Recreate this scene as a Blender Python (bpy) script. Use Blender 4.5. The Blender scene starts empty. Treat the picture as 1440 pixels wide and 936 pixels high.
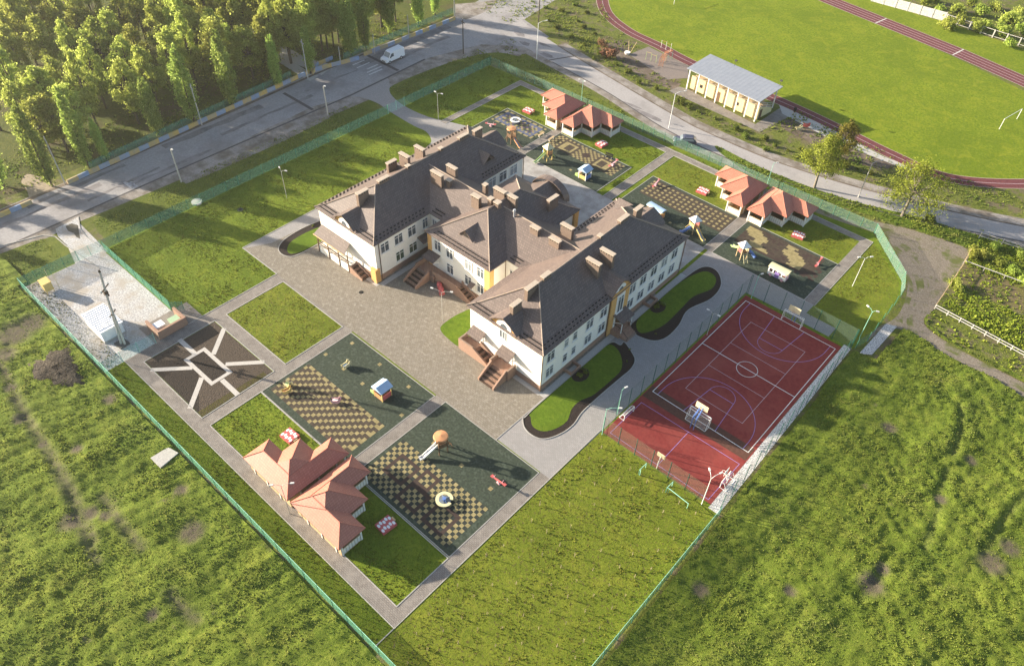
import bpy, math, random
import numpy as np
from mathutils import Vector, Matrix

# ------------------------------------------------------------------ camera, sky, sun, exposure
SC = bpy.context.scene
COL = SC.collection
R_CAM = np.array([[0.74246794, 0.66923549, 0.02941448],
                  [0.49196426, -0.5149439, -0.70199997],
                  [-0.45465648, 0.53568334, -0.71156928]])     # rows: camera right, down, forward
H_CAM, F_PX = 81.0, 1081.11                                    # drone height (m), focal length in photo pixels
cam_data = bpy.data.cameras.new('drone_camera')
cam_data.sensor_width = 36.0
cam_data.lens = F_PX / 1440 * 36.0
cam_data.clip_start = 1.0
cam_data.clip_end = 3000.0
cam = bpy.data.objects.new('drone_camera', cam_data)
COL.objects.link(cam)
r_, d_, f_ = R_CAM
cam.matrix_world = Matrix(((r_[0], -d_[0], -f_[0], 0.0), (r_[1], -d_[1], -f_[1], 0.0),
                           (r_[2], -d_[2], -f_[2], H_CAM), (0, 0, 0, 1)))
SC.camera = cam

SUN_EL, SUN_HEAD = 15.5, 23.5            # sun height; heading of the shadows measured from +X
EXPOSURE = 1.84
world = bpy.data.worlds.new('World')
SC.world = world
world.use_nodes = True
wn = world.node_tree
wn.nodes.clear()
sky = wn.nodes.new('ShaderNodeTexSky')
sky.sky_type = 'NISHITA'
sky.sun_disc = False
sky.sun_elevation = math.radians(SUN_EL)
sky.sun_rotation = math.atan2(-math.cos(math.radians(SUN_HEAD)), -math.sin(math.radians(SUN_HEAD)))
sky.air_density = 1.0
sky.dust_density = 2.0
bg = wn.nodes.new('ShaderNodeBackground')
bg.inputs['Strength'].default_value = 0.078
wo = wn.nodes.new('ShaderNodeOutputWorld')
wn.links.new(sky.outputs[0], bg.inputs['Color'])
wn.links.new(bg.outputs[0], wo.inputs['Surface'])

sun_data = bpy.data.lights.new('sun', 'SUN')
sun_data.energy = 5.0
sun_data.angle = math.radians(0.6)
sun_data.color = (1.0, 0.89, 0.72)
sun = bpy.data.objects.new('sun', sun_data)
COL.objects.link(sun)
_e, _h = math.radians(SUN_EL), math.radians(SUN_HEAD)
sun.rotation_euler = Vector((math.cos(_e) * math.cos(_h), math.cos(_e) * math.sin(_h), -math.sin(_e))).to_track_quat('-Z', 'Y').to_euler()
sun.location = (-150, -60, 120)

SC.view_settings.view_transform = 'Standard'
SC.view_settings.look = 'None'
SC.view_settings.gamma = 1.0
SC.view_settings.exposure = EXPOSURE
SC.view_settings.use_curve_mapping = False


def gp(px, py, z=0.0):
    """Survey: world x, y of a point of known height z seen at a pixel of the 1440x936 photograph."""
    d = R_CAM.T @ np.array([(px - 720) / F_PX, (py - 468) / F_PX, 1.0])
    t = (z - H_CAM) / d[2]
    return (float(d[0] * t), float(d[1] * t))


def gps(pts, z=0.0):
    return [gp(x, y, z) for x, y in pts]


# ------------------------------------------------------------------ materials
MATS = {}


def srgb(h):
    h = h.lstrip('#')
    c = [int(h[i:i + 2], 16) / 255 for i in (0, 2, 4)]
    return tuple(x / 12.92 if x <= 0.04045 else ((x + 0.055) / 1.055) ** 2.4 for x in c)


class NT:
    def __init__(s, name):
        s.m = bpy.data.materials.new(name)
        s.m.use_nodes = True
        s.t = s.m.node_tree
        s.t.nodes.clear()
        s.out = s.n('ShaderNodeOutputMaterial')
        s.pos = None

    def n(s, typ, **kw):
        nd = s.t.nodes.new(typ)
        for k, v in kw.items():
            setattr(nd, k, v)
        return nd

    def l(s, a, b):
        s.t.links.new(a, b)

    def P(s, space='world'):
        if space == 'world':
            if s.pos is None:
                s.pos = s.n('ShaderNodeNewGeometry').outputs['Position']
            return s.pos
        return s.n('ShaderNodeTexCoord').outputs['Object']

    def noise(s, scale, detail=4, rough=.6, vec=None, dist=0.0):
        nd = s.n('ShaderNodeTexNoise')
        nd.inputs['Scale'].default_value = scale
        nd.inputs['Detail'].default_value = detail
        nd.inputs['Roughness'].default_value = rough
        nd.inputs['Distortion'].default_value = dist
        s.l(vec if vec is not None else s.P(), nd.inputs['Vector'])
        return nd.outputs['Fac']

    def ramp(s, fac, stops):
        r = s.n('ShaderNodeValToRGB')
        e = r.color_ramp.elements
        while len(e) > 1:
            e.remove(e[-1])
        for i, (p, c) in enumerate(stops):
            el = e[0] if i == 0 else e.new(p)
            el.position = p
            el.color = (*c, 1) if len(c) == 3 else c
        s.l(fac, r.inputs['Fac'])
        return r.outputs['Color']

    def sock(s, v, inp):
        if hasattr(v, 'links'):
            s.l(v, inp)
        elif isinstance(v, tuple):
            inp.default_value = (*v, 1) if len(v) == 3 else v
        else:
            inp.default_value = v

    def mix(s, fac, a, b, mode='MIX'):
        m = s.n('ShaderNodeMix', data_type='RGBA', blend_type=mode)
        s.sock(fac, m.inputs[0])
        s.sock(a, m.inputs[6])
        s.sock(b, m.inputs[7])
        return m.outputs[2]

    def math(s, op, a, b=0.0, c=None):
        m = s.n('ShaderNodeMath', operation=op)
        s.sock(a, m.inputs[0])
        s.sock(b, m.inputs[1])
        if c is not None:
            s.sock(c, m.inputs[2])
        return m.outputs[0]

    def bsdf(s, col, rough=.9, spec=.2, metallic=0.0, height=None, bump=.3, dist=.05):
        b = s.n('ShaderNodeBsdfPrincipled')
        s.sock(col, b.inputs['Base Color'])
        s.sock(rough, b.inputs['Roughness'])
        b.inputs['Specular IOR Level'].default_value = spec
        b.inputs['Metallic'].default_value = metallic
        if height is not None:
            bp = s.n('ShaderNodeBump')
            bp.inputs['Strength'].default_value = bump
            bp.inputs['Distance'].default_value = dist
            s.l(height, bp.inputs['Height'])
            s.l(bp.outputs[0], b.inputs['Normal'])
        s.l(b.outputs[0], s.out.inputs['Surface'])
        return b


def mat(name, c1, c2=None, scale=6.0, rough=.85, spec=.2, metallic=0.0, bump=0.0, lo=.35, hi=.65, c3=None, scale3=.3, dist=.05, detail=5, lo3=.4, hi3=.62):
    """A base colour with noisy variation and optional larger patches of c3."""
    if name in MATS:
        return MATS[name]
    t = NT(name)
    c2 = c2 or tuple(min(1, x * 1.18 + .004) for x in c1)
    f = t.noise(scale, detail)
    col = t.ramp(f, [(lo, c1), (hi, c2)])
    if c3:
        f3 = t.noise(scale3, 5, .65)
        g = t.ramp(f3, [(lo3, (0, 0, 0)), (hi3, (1, 1, 1))])
        col = t.mix(g, col, c3)
    t.bsdf(col, rough, spec, metallic, f if bump else None, bump, dist)
    MATS[name] = t.m
    return t.m


def grass_mat(name, dark, mid, light, soil=None, fine=9.0, soil_lo=.60, soil_hi=.7, bump=.9, soil_scale=5.0, big=.12, dist=.12):
    """Blades, clumps of half a metre, patches of a few metres and yellowed areas, with optional bare soil."""
    t = NT(name)
    f = t.noise(fine, 6, .8)
    c = t.noise(2.1, 5, .7, dist=.6)
    mix_ = t.math('ADD', t.math('MULTIPLY', f, .6), t.math('MULTIPLY', c, .4))
    col = t.ramp(mix_, [(.36, dark), (.49, mid), (.60, light)])
    g = t.noise(big, 6, .75, dist=.8)
    col = t.mix(t.ramp(g, [(.40, (0, 0, 0)), (.60, (.75, .75, .75))]), col, t.mix(f, dark, mid))
    h = t.noise(.33, 5, .7, dist=1.0)
    yel = tuple(x * k for x, k in zip(light, (1.18, 1.02, 1.15)))
    col = t.mix(t.ramp(h, [(.50, (0, 0, 0)), (.68, (.7, .7, .7))]), col, t.mix(mix_, mid, yel))
    if soil:
        k = t.noise(soil_scale, 5, .7)
        col = t.mix(t.ramp(k, [(soil_lo, (0, 0, 0)), (soil_hi, (.9, .9, .9))]), col, soil)
    t.bsdf(col, .95, .1, 0, mix_, bump, dist)
    MATS[name] = t.m
    return t.m


def worn_meadow(base):
    """Adds trodden soil where the mesh attribute 'soil' says the turf is worn away."""
    t = base.node_tree
    b = [n for n in t.nodes if n.type == 'BSDF_PRINCIPLED'][0]
    src = b.inputs['Base Color'].links[0].from_socket
    at = t.nodes.new('ShaderNodeAttribute')
    at.attribute_name = 'soil'
    nz = t.nodes.new('ShaderNodeTexNoise')
    nz.inputs['Scale'].default_value = 1.6
    nz.inputs['Detail'].default_value = 6
    geo = t.nodes.new('ShaderNodeNewGeometry')
    t.links.new(geo.outputs['Position'], nz.inputs['Vector'])
    ad = t.nodes.new('ShaderNodeMath')
    ad.operation = 'MULTIPLY_ADD'
    t.links.new(nz.outputs['Fac'], ad.inputs[0])
    ad.inputs[1].default_value = 1.2
    ad.inputs[2].default_value = -.62
    sm = t.nodes.new('ShaderNodeMath')
    sm.operation = 'ADD'
    sm.use_clamp = True
    t.links.new(at.outputs['Fac'], sm.inputs[0])
    t.links.new(ad.outputs[0], sm.inputs[1])
    ml = t.nodes.new('ShaderNodeMath')
    ml.operation = 'MULTIPLY'
    t.links.new(sm.outputs[0], ml.inputs[0])
    t.links.new(at.outputs['Fac'], ml.inputs[1])
    mx = t.nodes.new('ShaderNodeMix')
    mx.data_type = 'RGBA'
    t.links.new(ml.outputs[0], mx.inputs[0])
    t.links.new(src, mx.inputs[6])
    mx.inputs[7].default_value = (.105, .088, .060, 1)
    t.links.new(mx.outputs[2], b.inputs['Base Color'])


def leaf_mat(name, dark, light, trans=.35, hue_var=.04, patch=None):
    """Leaves or blades, each its own shade; patch = colour that takes over in patches of the ground."""
    t = NT(name)
    geo = t.n('ShaderNodeNewGeometry')
    info = t.n('ShaderNodeObjectInfo')
    col = t.ramp(geo.outputs['Random Per Island'], [(.0, dark), (.55, tuple((a + b) / 2 for a, b in zip(dark, light))), (1.0, light)])
    if patch:
        n0 = t.noise(.085, 5, .7, dist=1.0)
        col = t.mix(t.ramp(n0, [(.48, (0, 0, 0)), (.60, (.75, .75, .75))]), col, (.105, .175, .040))
        n = t.noise(.16, 6, .75, dist=.8)
        col = t.mix(t.ramp(n, [(.50, (0, 0, 0)), (.66, (.8, .8, .8))]), col, patch)
    hs = t.n('ShaderNodeHueSaturation')
    t.l(t.math('ADD', t.math('MULTIPLY', info.outputs['Random'], hue_var), .5 - hue_var / 2), hs.inputs['Hue'])
    t.l(t.math('ADD', t.math('MULTIPLY', info.outputs['Random'], .5 if hue_var > .01 else 0.0), .75 if hue_var > .01 else 1.0), hs.inputs['Value'])
    t.l(col, hs.inputs['Color'])
    d = t.n('ShaderNodeBsdfDiffuse')
    tr = t.n('ShaderNodeBsdfTranslucent')
    t.l(hs.outputs[0], d.inputs[0])
    t.l(hs.outputs[0], tr.inputs[0])
    mx = t.n('ShaderNodeMixShader')
    mx.inputs[0].default_value = trans
    t.l(d.outputs[0], mx.inputs[1])
    t.l(tr.outputs[0], mx.inputs[2])
    t.l(mx.outputs[0], t.out.inputs['Surface'])
    MATS[name] = t.m
    return t.m


def mesh_mat(name, col, open_):
    """Welded wire mesh seen from far off: wires cover part of the panel, the rest is open."""
    t = NT(name)
    d = t.n('ShaderNodeBsdfDiffuse')
    d.inputs[0].default_value = (*col, 1)
    tl = t.n('ShaderNodeBsdfTransparent')
    mx = t.n('ShaderNodeMixShader')
    f = t.noise(1.2, 3, .6)
    t.l(t.math('ADD', t.math('MULTIPLY', f, .06), open_ - .03), mx.inputs[0])
    t.l(d.outputs[0], mx.inputs[1])
    t.l(tl.outputs[0], mx.inputs[2])
    t.l(mx.outputs[0], t.out.inputs['Surface'])
    MATS[name] = t.m
    return t.m


def tile_roof(name, c_dark, c_light, gap, sx=3.0, sz=2.9, bump=.5):
    """Roof tiles in courses: rows follow height, columns follow the wall line."""
    t = NT(name)
    sep = t.n('ShaderNodeSeparateXYZ')
    t.l(t.P(), sep.inputs[0])
    com = t.n('ShaderNodeCombineXYZ')
    t.l(t.math('MULTIPLY', t.math('ADD', sep.outputs[0], sep.outputs[1]), 1.0), com.inputs[0])
    t.l(t.math('MULTIPLY', sep.outputs[2], 1.9), com.inputs[1])
    br = t.n('ShaderNodeTexBrick')
    t.l(com.outputs[0], br.inputs['Vector'])
    br.inputs['Scale'].default_value = 1.0
    br.inputs['Brick Width'].default_value = 1.0 / sx
    br.inputs['Row Height'].default_value = 1.0 / sz
    br.inputs['Mortar Size'].default_value = .035
    br.inputs['Mortar Smooth'].default_value = .3
    br.inputs['Color1'].default_value = (*c_dark, 1)
    br.inputs['Color2'].default_value = (*c_light, 1)
    br.inputs['Mortar'].default_value = (*gap, 1)
    n = t.noise(.5, 5, .7)
    col = t.mix(t.ramp(n, [(.4, (0, 0, 0)), (.7, (.4, .4, .4))]), br.outputs['Color'], c_light)
    t.bsdf(col, .5, .45, 0, br.outputs['Fac'], -bump, .06)
    MATS[name] = t.m
    return t.m


def brick_mat(name, c1, c2, mortar, bw=.5, rh=.2, ms=.03, bump=.3, use='wall', c3=None, rough=.85, lo3=.42, hi3=.68, amt=.8, s3=.7):
    t = NT(name)
    sep = t.n('ShaderNodeSeparateXYZ')
    t.l(t.P(), sep.inputs[0])
    com = t.n('ShaderNodeCombineXYZ')
    if use == 'wall':
        t.l(t.math('ADD', sep.outputs[0], sep.outputs[1]), com.inputs[0])
        t.l(sep.outputs[2], com.inputs[1])
    else:
        t.l(sep.outputs[0], com.inputs[0])
        t.l(sep.outputs[1], com.inputs[1])
    br = t.n('ShaderNodeTexBrick')
    t.l(com.outputs[0], br.inputs['Vector'])
    br.inputs['Scale'].default_value = 1.0
    br.inputs['Brick Width'].default_value = bw
    br.inputs['Row Height'].default_value = rh
    br.inputs['Mortar Size'].default_value = ms
    br.inputs['Color1'].default_value = (*c1, 1)
    br.inputs['Color2'].default_value = (*c2, 1)
    br.inputs['Mortar'].default_value = (*mortar, 1)
    col = br.outputs['Color']
    n = t.noise(s3, 6, .7)
    if c3:
        col = t.mix(t.ramp(n, [(lo3, (0, 0, 0)), (hi3, (amt, amt, amt))]), col, c3)
    m = t.noise(7, 5, .75)
    col = t.mix(t.ramp(m, [(.3, (.35, .35, .35)), (.6, (0, 0, 0))]), col, tuple(x * .6 for x in c1))
    t.bsdf(col, rough, .2, 0, br.outputs['Fac'], -bump, .02)
    MATS[name] = t.m
    return t.m


# vegetation
LAWN = grass_mat('lawn_grass', (.052, .090, .008), (.122, .168, .013), (.205, .245, .026), None, 6.0)
LAWN2 = grass_mat('thin_lawn_grass', (.064, .090, .009), (.130, .162, .015), (.215, .235, .028), (.095, .075, .030), 6.0, .56, .63, soil_scale=2.6)
LAWN3 = grass_mat('road_verge_grass', (.048, .070, .010), (.10, .128, .019), (.16, .182, .030), (.12, .10, .055), 5.0, .60, .70)
PITCH = grass_mat('pitch_grass', (.060, .100, .006), (.145, .195, .011), (.225, .255, .022), None, 1.8, big=.06)
MEADOW = grass_mat('meadow_grass', (.050, .080, .009), (.115, .155, .018), (.21, .24, .040), (.12, .10, .06), 4.5, .64, .74, bump=.8, soil_scale=.22, dist=.2)
worn_meadow(MEADOW)
FLOOR = grass_mat('forest_floor', (.035, .05, .010), (.075, .092, .018), (.13, .14, .03), (.085, .065, .038), 2.0, .52, .64, soil_scale=.12)
VERGE = grass_mat('rough_verge', (.055, .075, .013), (.115, .135, .026), (.19, .195, .045), (.135, .11, .07), 2.4, .50, .60, soil_scale=.35, dist=.2)
BEDGRASS = grass_mat('bed_grass', (.050, .085, .007), (.095, .155, .012), (.14, .20, .02), None, 11.0, big=.3)
# hard ground
ASPHALT = mat('asphalt', (.26, .245, .245), (.33, .315, .31), 2.3, .9, bump=.15, c3=(.195, .18, .178), scale3=.14, lo3=.45, hi3=.68, detail=8)
ASPHALT2 = mat('pale_asphalt', (.30, .28, .275), (.355, .335, .325), 2.6, .9, bump=.12, c3=(.255, .238, .232), scale3=.18, lo3=.48, hi3=.68, detail=8)
SEAM = mat('tar_seam', (.06, .055, .055), (.10, .09, .09), 4)
SHOULDER = mat('worn_concrete', (.24, .215, .195), (.33, .30, .275), 3.5, .9, bump=.3, c3=(.15, .125, .10), scale3=.35)
DIRT = mat('dirt', (.13, .10, .075), (.20, .16, .125), 3.0, .95, bump=.4, c3=(.09, .068, .05), scale3=.3)
TRACKDIRT = mat('gravel_track', (.13, .108, .082), (.25, .215, .175), 4.0, .95, bump=.6, c3=(.10, .11, .035), scale3=.3, lo3=.50, hi3=.62, detail=9)
PAVER = brick_mat('yard_pavers', (.200, .174, .138), (.262, .231, .187), (.14, .122, .097), .42, .28, .02, .2, 'floor', (.34, .31, .27), amt=.75, lo3=.53, hi3=.66, s3=1.5)
PAVER2 = brick_mat('grey_pavers', (.29, .275, .265), (.35, .33, .32), (.20, .19, .185), .40, .20, .02, .2, 'floor', (.26, .245, .235))
PATH = brick_mat('path_pavers', (.20, .175, .155), (.26, .23, .205), (.13, .115, .10), .35, .2, .03, .2, 'floor', (.30, .27, .24))
GRAVEL = mat('white_gravel', (.24, .235, .235), (.60, .585, .575), 4.5, .95, bump=.7, c3=(.36, .32, .275), scale3=.3, lo3=.46, hi3=.62, detail=8)
STONES = mat('white_stones', (.22, .21, .20), (.72, .69, .66), 7, .95, bump=.9, lo=.42, hi=.56)
KERB = mat('kerb_concrete', (.30, .285, .26), (.40, .38, .35), 5)
SOIL = mat('bed_soil', (.020, .015, .012), (.040, .031, .025), 6, .95, bump=.8, dist=.1)
SOIL2 = mat('dry_bed_soil', (.048, .036, .027), (.095, .073, .055), 5, .95, bump=.9, dist=.1)
MULCH = mat('bark_mulch', (.014, .010, .009), (.045, .033, .028), 9, .95, bump=.9)
RUB_G = mat('green_rubber', (.027, .038, .027), (.052, .066, .046), 3.2, .9, c3=(.062, .078, .058), scale3=1.6, lo3=.54, hi3=.62)
RUB_Y = mat('yellow_rubber', (.20, .165, .075), (.32, .265, .13), 1.6)
RUB_B = mat('brown_rubber', (.046, .036, .027), (.072, .055, .040), 2)
RUB_K = mat('black_rubber', (.020, .026, .024), (.034, .040, .034), 3)
RUB_R = mat('maroon_rubber', (.042, .028, .024), (.060, .040, .033), 3)
RUB_V = mat('blue_rubber', (.075, .090, .155), (.105, .12, .19), 3)
RUB_P = mat('violet_rubber', (.065, .042, .085), (.09, .06, .11), 3)
COURT = mat('red_court', (.185, .028, .025), (.240, .042, .036), 2.2, .85, c3=(.28, .066, .052), scale3=.16, lo3=.42, hi3=.72, detail=8)
COURT_B = mat('brown_court_strip', (.085, .040, .028), (.12, .055, .04), 3)
TARTAN = mat('running_track', (.105, .032, .035), (.15, .05, .052), 2)
WHITE = mat('white_paint', (.74, .73, .70), (.80, .79, .76), 3, .6)
OLDWHITE = mat('worn_white_paint', (.42, .40, .39), (.62, .60, .58), 3, .8)
VIOLETLINE = mat('violet_line_paint', (.30, .20, .46), (.36, .26, .52), 3, .7)
THINLINE = mat('thin_line_paint', (.46, .36, .38), (.56, .44, .46), 3, .7)
PUDDLE = mat('puddle_water', (.045, .038, .030), (.06, .05, .04), 2, .12, spec=.5)
# building
CREAM = brick_mat('cream_wall', (.80, .77, .70), (.82, .79, .72), (.71, .675, .605), 1.2, .42, .012, .12, 'wall')
ORANGE = mat('orange_render', (.56, .315, .11), (.64, .37, .14), 3)
BRICK = brick_mat('red_brick', (.30, .175, .122), (.37, .23, .165), (.27, .20, .155), .26, .085, .012, .2, 'wall')
ROOF = tile_roof('brown_roof_tiles', (.108, .079, .068), (.158, .118, .100), (.072, .053, .047), 2.6, 2.6, .5)
RIDGE = mat('ridge_tiles', (.30, .235, .185), (.38, .30, .24), 4)
CHIM = brick_mat('tan_chimney_brick', (.195, .14, .108), (.25, .185, .142), (.14, .10, .08), .26, .09, .012, .2, 'wall')
CAP = mat('chimney_cap', (.40, .33, .26), (.48, .40, .32), 5)
DARK = mat('dark_opening', (.018, .016, .015), (.03, .027, .025), 4)
GLASS = mat('window_glass', (.06, .075, .09), (.13, .15, .17), .8, .08, spec=.6)
for g_ in (GLASS,):
    nt_ = g_.node_tree
    b_ = [n for n in nt_.nodes if n.type == 'BSDF_PRINCIPLED'][0]
    src_ = b_.inputs['Base Color'].links[0].from_socket
    inf_ = nt_.nodes.new('ShaderNodeObjectInfo')
    rp_ = nt_.nodes.new('ShaderNodeValToRGB')
    rp_.color_ramp.interpolation = 'CONSTANT'
    for p_, v_ in ((0.0, 0.0), (.45, .25), (.70, .0), (.82, .8)):
        e_ = rp_.color_ramp.elements[0] if p_ == 0 else rp_.color_ramp.elements.new(p_)
        e_.position, e_.color = p_, (v_, v_, v_, 1)
    rp_.color_ramp.elements.remove(rp_.color_ramp.elements[-1])
    nt_.links.new(inf_.outputs['Random'], rp_.inputs['Fac'])
    mx_ = nt_.nodes.new('ShaderNodeMix')
    mx_.data_type = 'RGBA'
    nt_.links.new(rp_.outputs['Color'], mx_.inputs[0])
    nt_.links.new(src_, mx_.inputs[6])
    mx_.inputs[7].default_value = (.34, .36, .37, 1)
    nt_.links.new(mx_.outputs[2], b_.inputs['Base Color'])
LAWNREFL = mat('painted_lawn_reflection_glass', (.045, .065, .05), (.075, .10, .075), .8, .08, spec=.6)  # panes with the lawn's green reflection painted into the base colour
FRAME = mat('white_window_frame', (.72, .71, .68), (.78, .77, .74), 3, .5)
WOOD = mat('brown_timber', (.11, .065, .038), (.17, .105, .06), 6)
WOODL = mat('pale_timber', (.42, .30, .165), (.52, .38, .22), 5)
STEEL = mat('zinc_sheet', (.42, .43, .45), (.50, .51, .53), 2, .45, spec=.5, metallic=.3)
SALMON = tile_roof('salmon_shingles', (.40, .142, .092), (.46, .178, .118), (.33, .112, .072), 2.6, 3.4, .3)
SALRIDGE = mat('salmon_ridge', (.40, .155, .108), (.45, .18, .128), 4)
PLANK = mat('white_planks', (.68, .66, .60), (.76, .74, .68), 4)
PLANKGAP = mat('grey_plank_back', (.42, .39, .33), (.50, .47, .40), 4)
GREEN = mat('green_paint', (.06, .20, .14), (.09, .26, .185), 4, .5)
LGREEN = mat('pale_green_paint', (.25, .52, .40), (.32, .60, .47), 4, .5)
DGREEN = mat('dark_green_paint', (.015, .08, .06), (.025, .11, .08), 4, .5)
MESHG = mesh_mat('green_wire_mesh', (.11, .30, .22), .50)
MESHG2 = mesh_mat('pale_green_wire_mesh', (.20, .34, .27), .70)
MESHB = mesh_mat('blue_green_gate_mesh', (.16, .42, .42), .66)
MESHT = mesh_mat('tall_court_netting', (.17, .24, .20), .80)
MESHK = mesh_mat('brown_court_netting', (.16, .14, .10), .72)
NET = mesh_mat('goal_net', (.6, .6, .6), .8)
POLE = mat('grey_concrete_pole', (.40, .38, .35), (.50, .47, .43), 4)
WPOLE = mat('white_pole', (.72, .71, .68), (.78, .77, .74), 4, .5)
DPOLE = mat('dark_wooden_pole', (.055, .042, .034), (.09, .07, .055), 4)
def plas(name, c1, c2, *a):
    def m_(c):
        g = sum(c) / 3
        return tuple(.72 * x * .9 + .28 * g for x in c)
    return mat(name, m_(c1), m_(c2), *a)


RED = plas('red_plastic', (.62, .05, .045), (.70, .08, .07), 3, .45)
BLUE = plas('blue_plastic', (.05, .16, .52), (.07, .20, .60), 3, .45)
LBLUE = plas('light_blue_plastic', (.28, .47, .72), (.33, .52, .76), 3, .45)
YELLOW = plas('yellow_plastic', (.70, .46, .05), (.76, .52, .08), 3, .45)
PYELLOW = plas('pale_yellow_plastic', (.72, .62, .26), (.76, .67, .32), 3, .45)
LIME = plas('lime_plastic', (.36, .56, .10), (.42, .62, .13), 3, .45)
ORNG = plas('orange_plastic', (.66, .24, .04), (.72, .28, .06), 3, .45)
PINK = plas('pink_plastic', (.72, .32, .38), (.78, .38, .44), 3, .45)
VIOL = plas('violet_plastic', (.24, .12, .50), (.30, .16, .56), 3, .45)
BLACK = mat('black_rubber_tyre', (.015, .015, .016), (.025, .025, .026), 4)
SUVP = mat('dark_blue_car_paint', (.045, .05, .085), (.06, .065, .10), 2, .3, spec=.5)
VANP = mat('white_van_paint', (.74, .75, .77), (.78, .79, .81), 2, .35, spec=.5)
BLUEP = mat('blue_parapet_paint', (.20, .29, .46), (.27, .36, .53), 2.5, c3=(.30, .32, .36), scale3=.5)
YELP = mat('yellow_parapet_paint', (.50, .34, .10), (.58, .41, .15), 2.5, c3=(.40, .33, .22), scale3=.5)
BARK = mat('tree_bark', (.06, .047, .036), (.11, .09, .07), 4, bump=.5)
BARKW = mat('whitewashed_bark', (.35, .31, .26), (.48, .43, .37), 5)
LEAF_Y = leaf_mat('spring_leaves', (.26, .30, .045), (.56, .60, .15), .60, .03)
LEAF_G = leaf_mat('green_leaves', (.20, .27, .040), (.46, .54, .12), .60, .03)
LEAF_P = leaf_mat('poplar_leaves', (.20, .30, .045), (.50, .60, .16), .60, .02)
LEAF_B = leaf_mat('bush_leaves', (.065, .10, .018), (.22, .25, .05), .35)
LEAF_R = leaf_mat('roadside_leaves', (.14, .17, .024), (.40, .44, .07), .55, .001)
LEAF_O = leaf_mat('olive_leaves', (.10, .10, .02), (.24, .21, .045), .5, .001)
BARKR = mat('roadside_bark', (.13, .105, .08), (.26, .225, .18), 4)
LEAF_D = leaf_mat('dry_twigs', (.16, .09, .05), (.34, .20, .11), .2)
TUFT = leaf_mat('tuft_blades', (.120, .165, .022), (.33, .37, .080), .5, 0, (.33, .34, .10))
CROP = leaf_mat('crop_leaves', (.17, .25, .025), (.44, .48, .075), .5, 0)
CREAMS = mat('cream_stucco', (.62, .47, .24), (.70, .54, .29), 3, c3=(.58, .46, .28), scale3=.5)
RUSTRED = mat('orange_red_gym_paint', (.36, .15, .07), (.42, .19, .10), 4)
CONC = mat('grey_concrete', (.36, .345, .32), (.45, .43, .40), 4, bump=.2)

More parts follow.
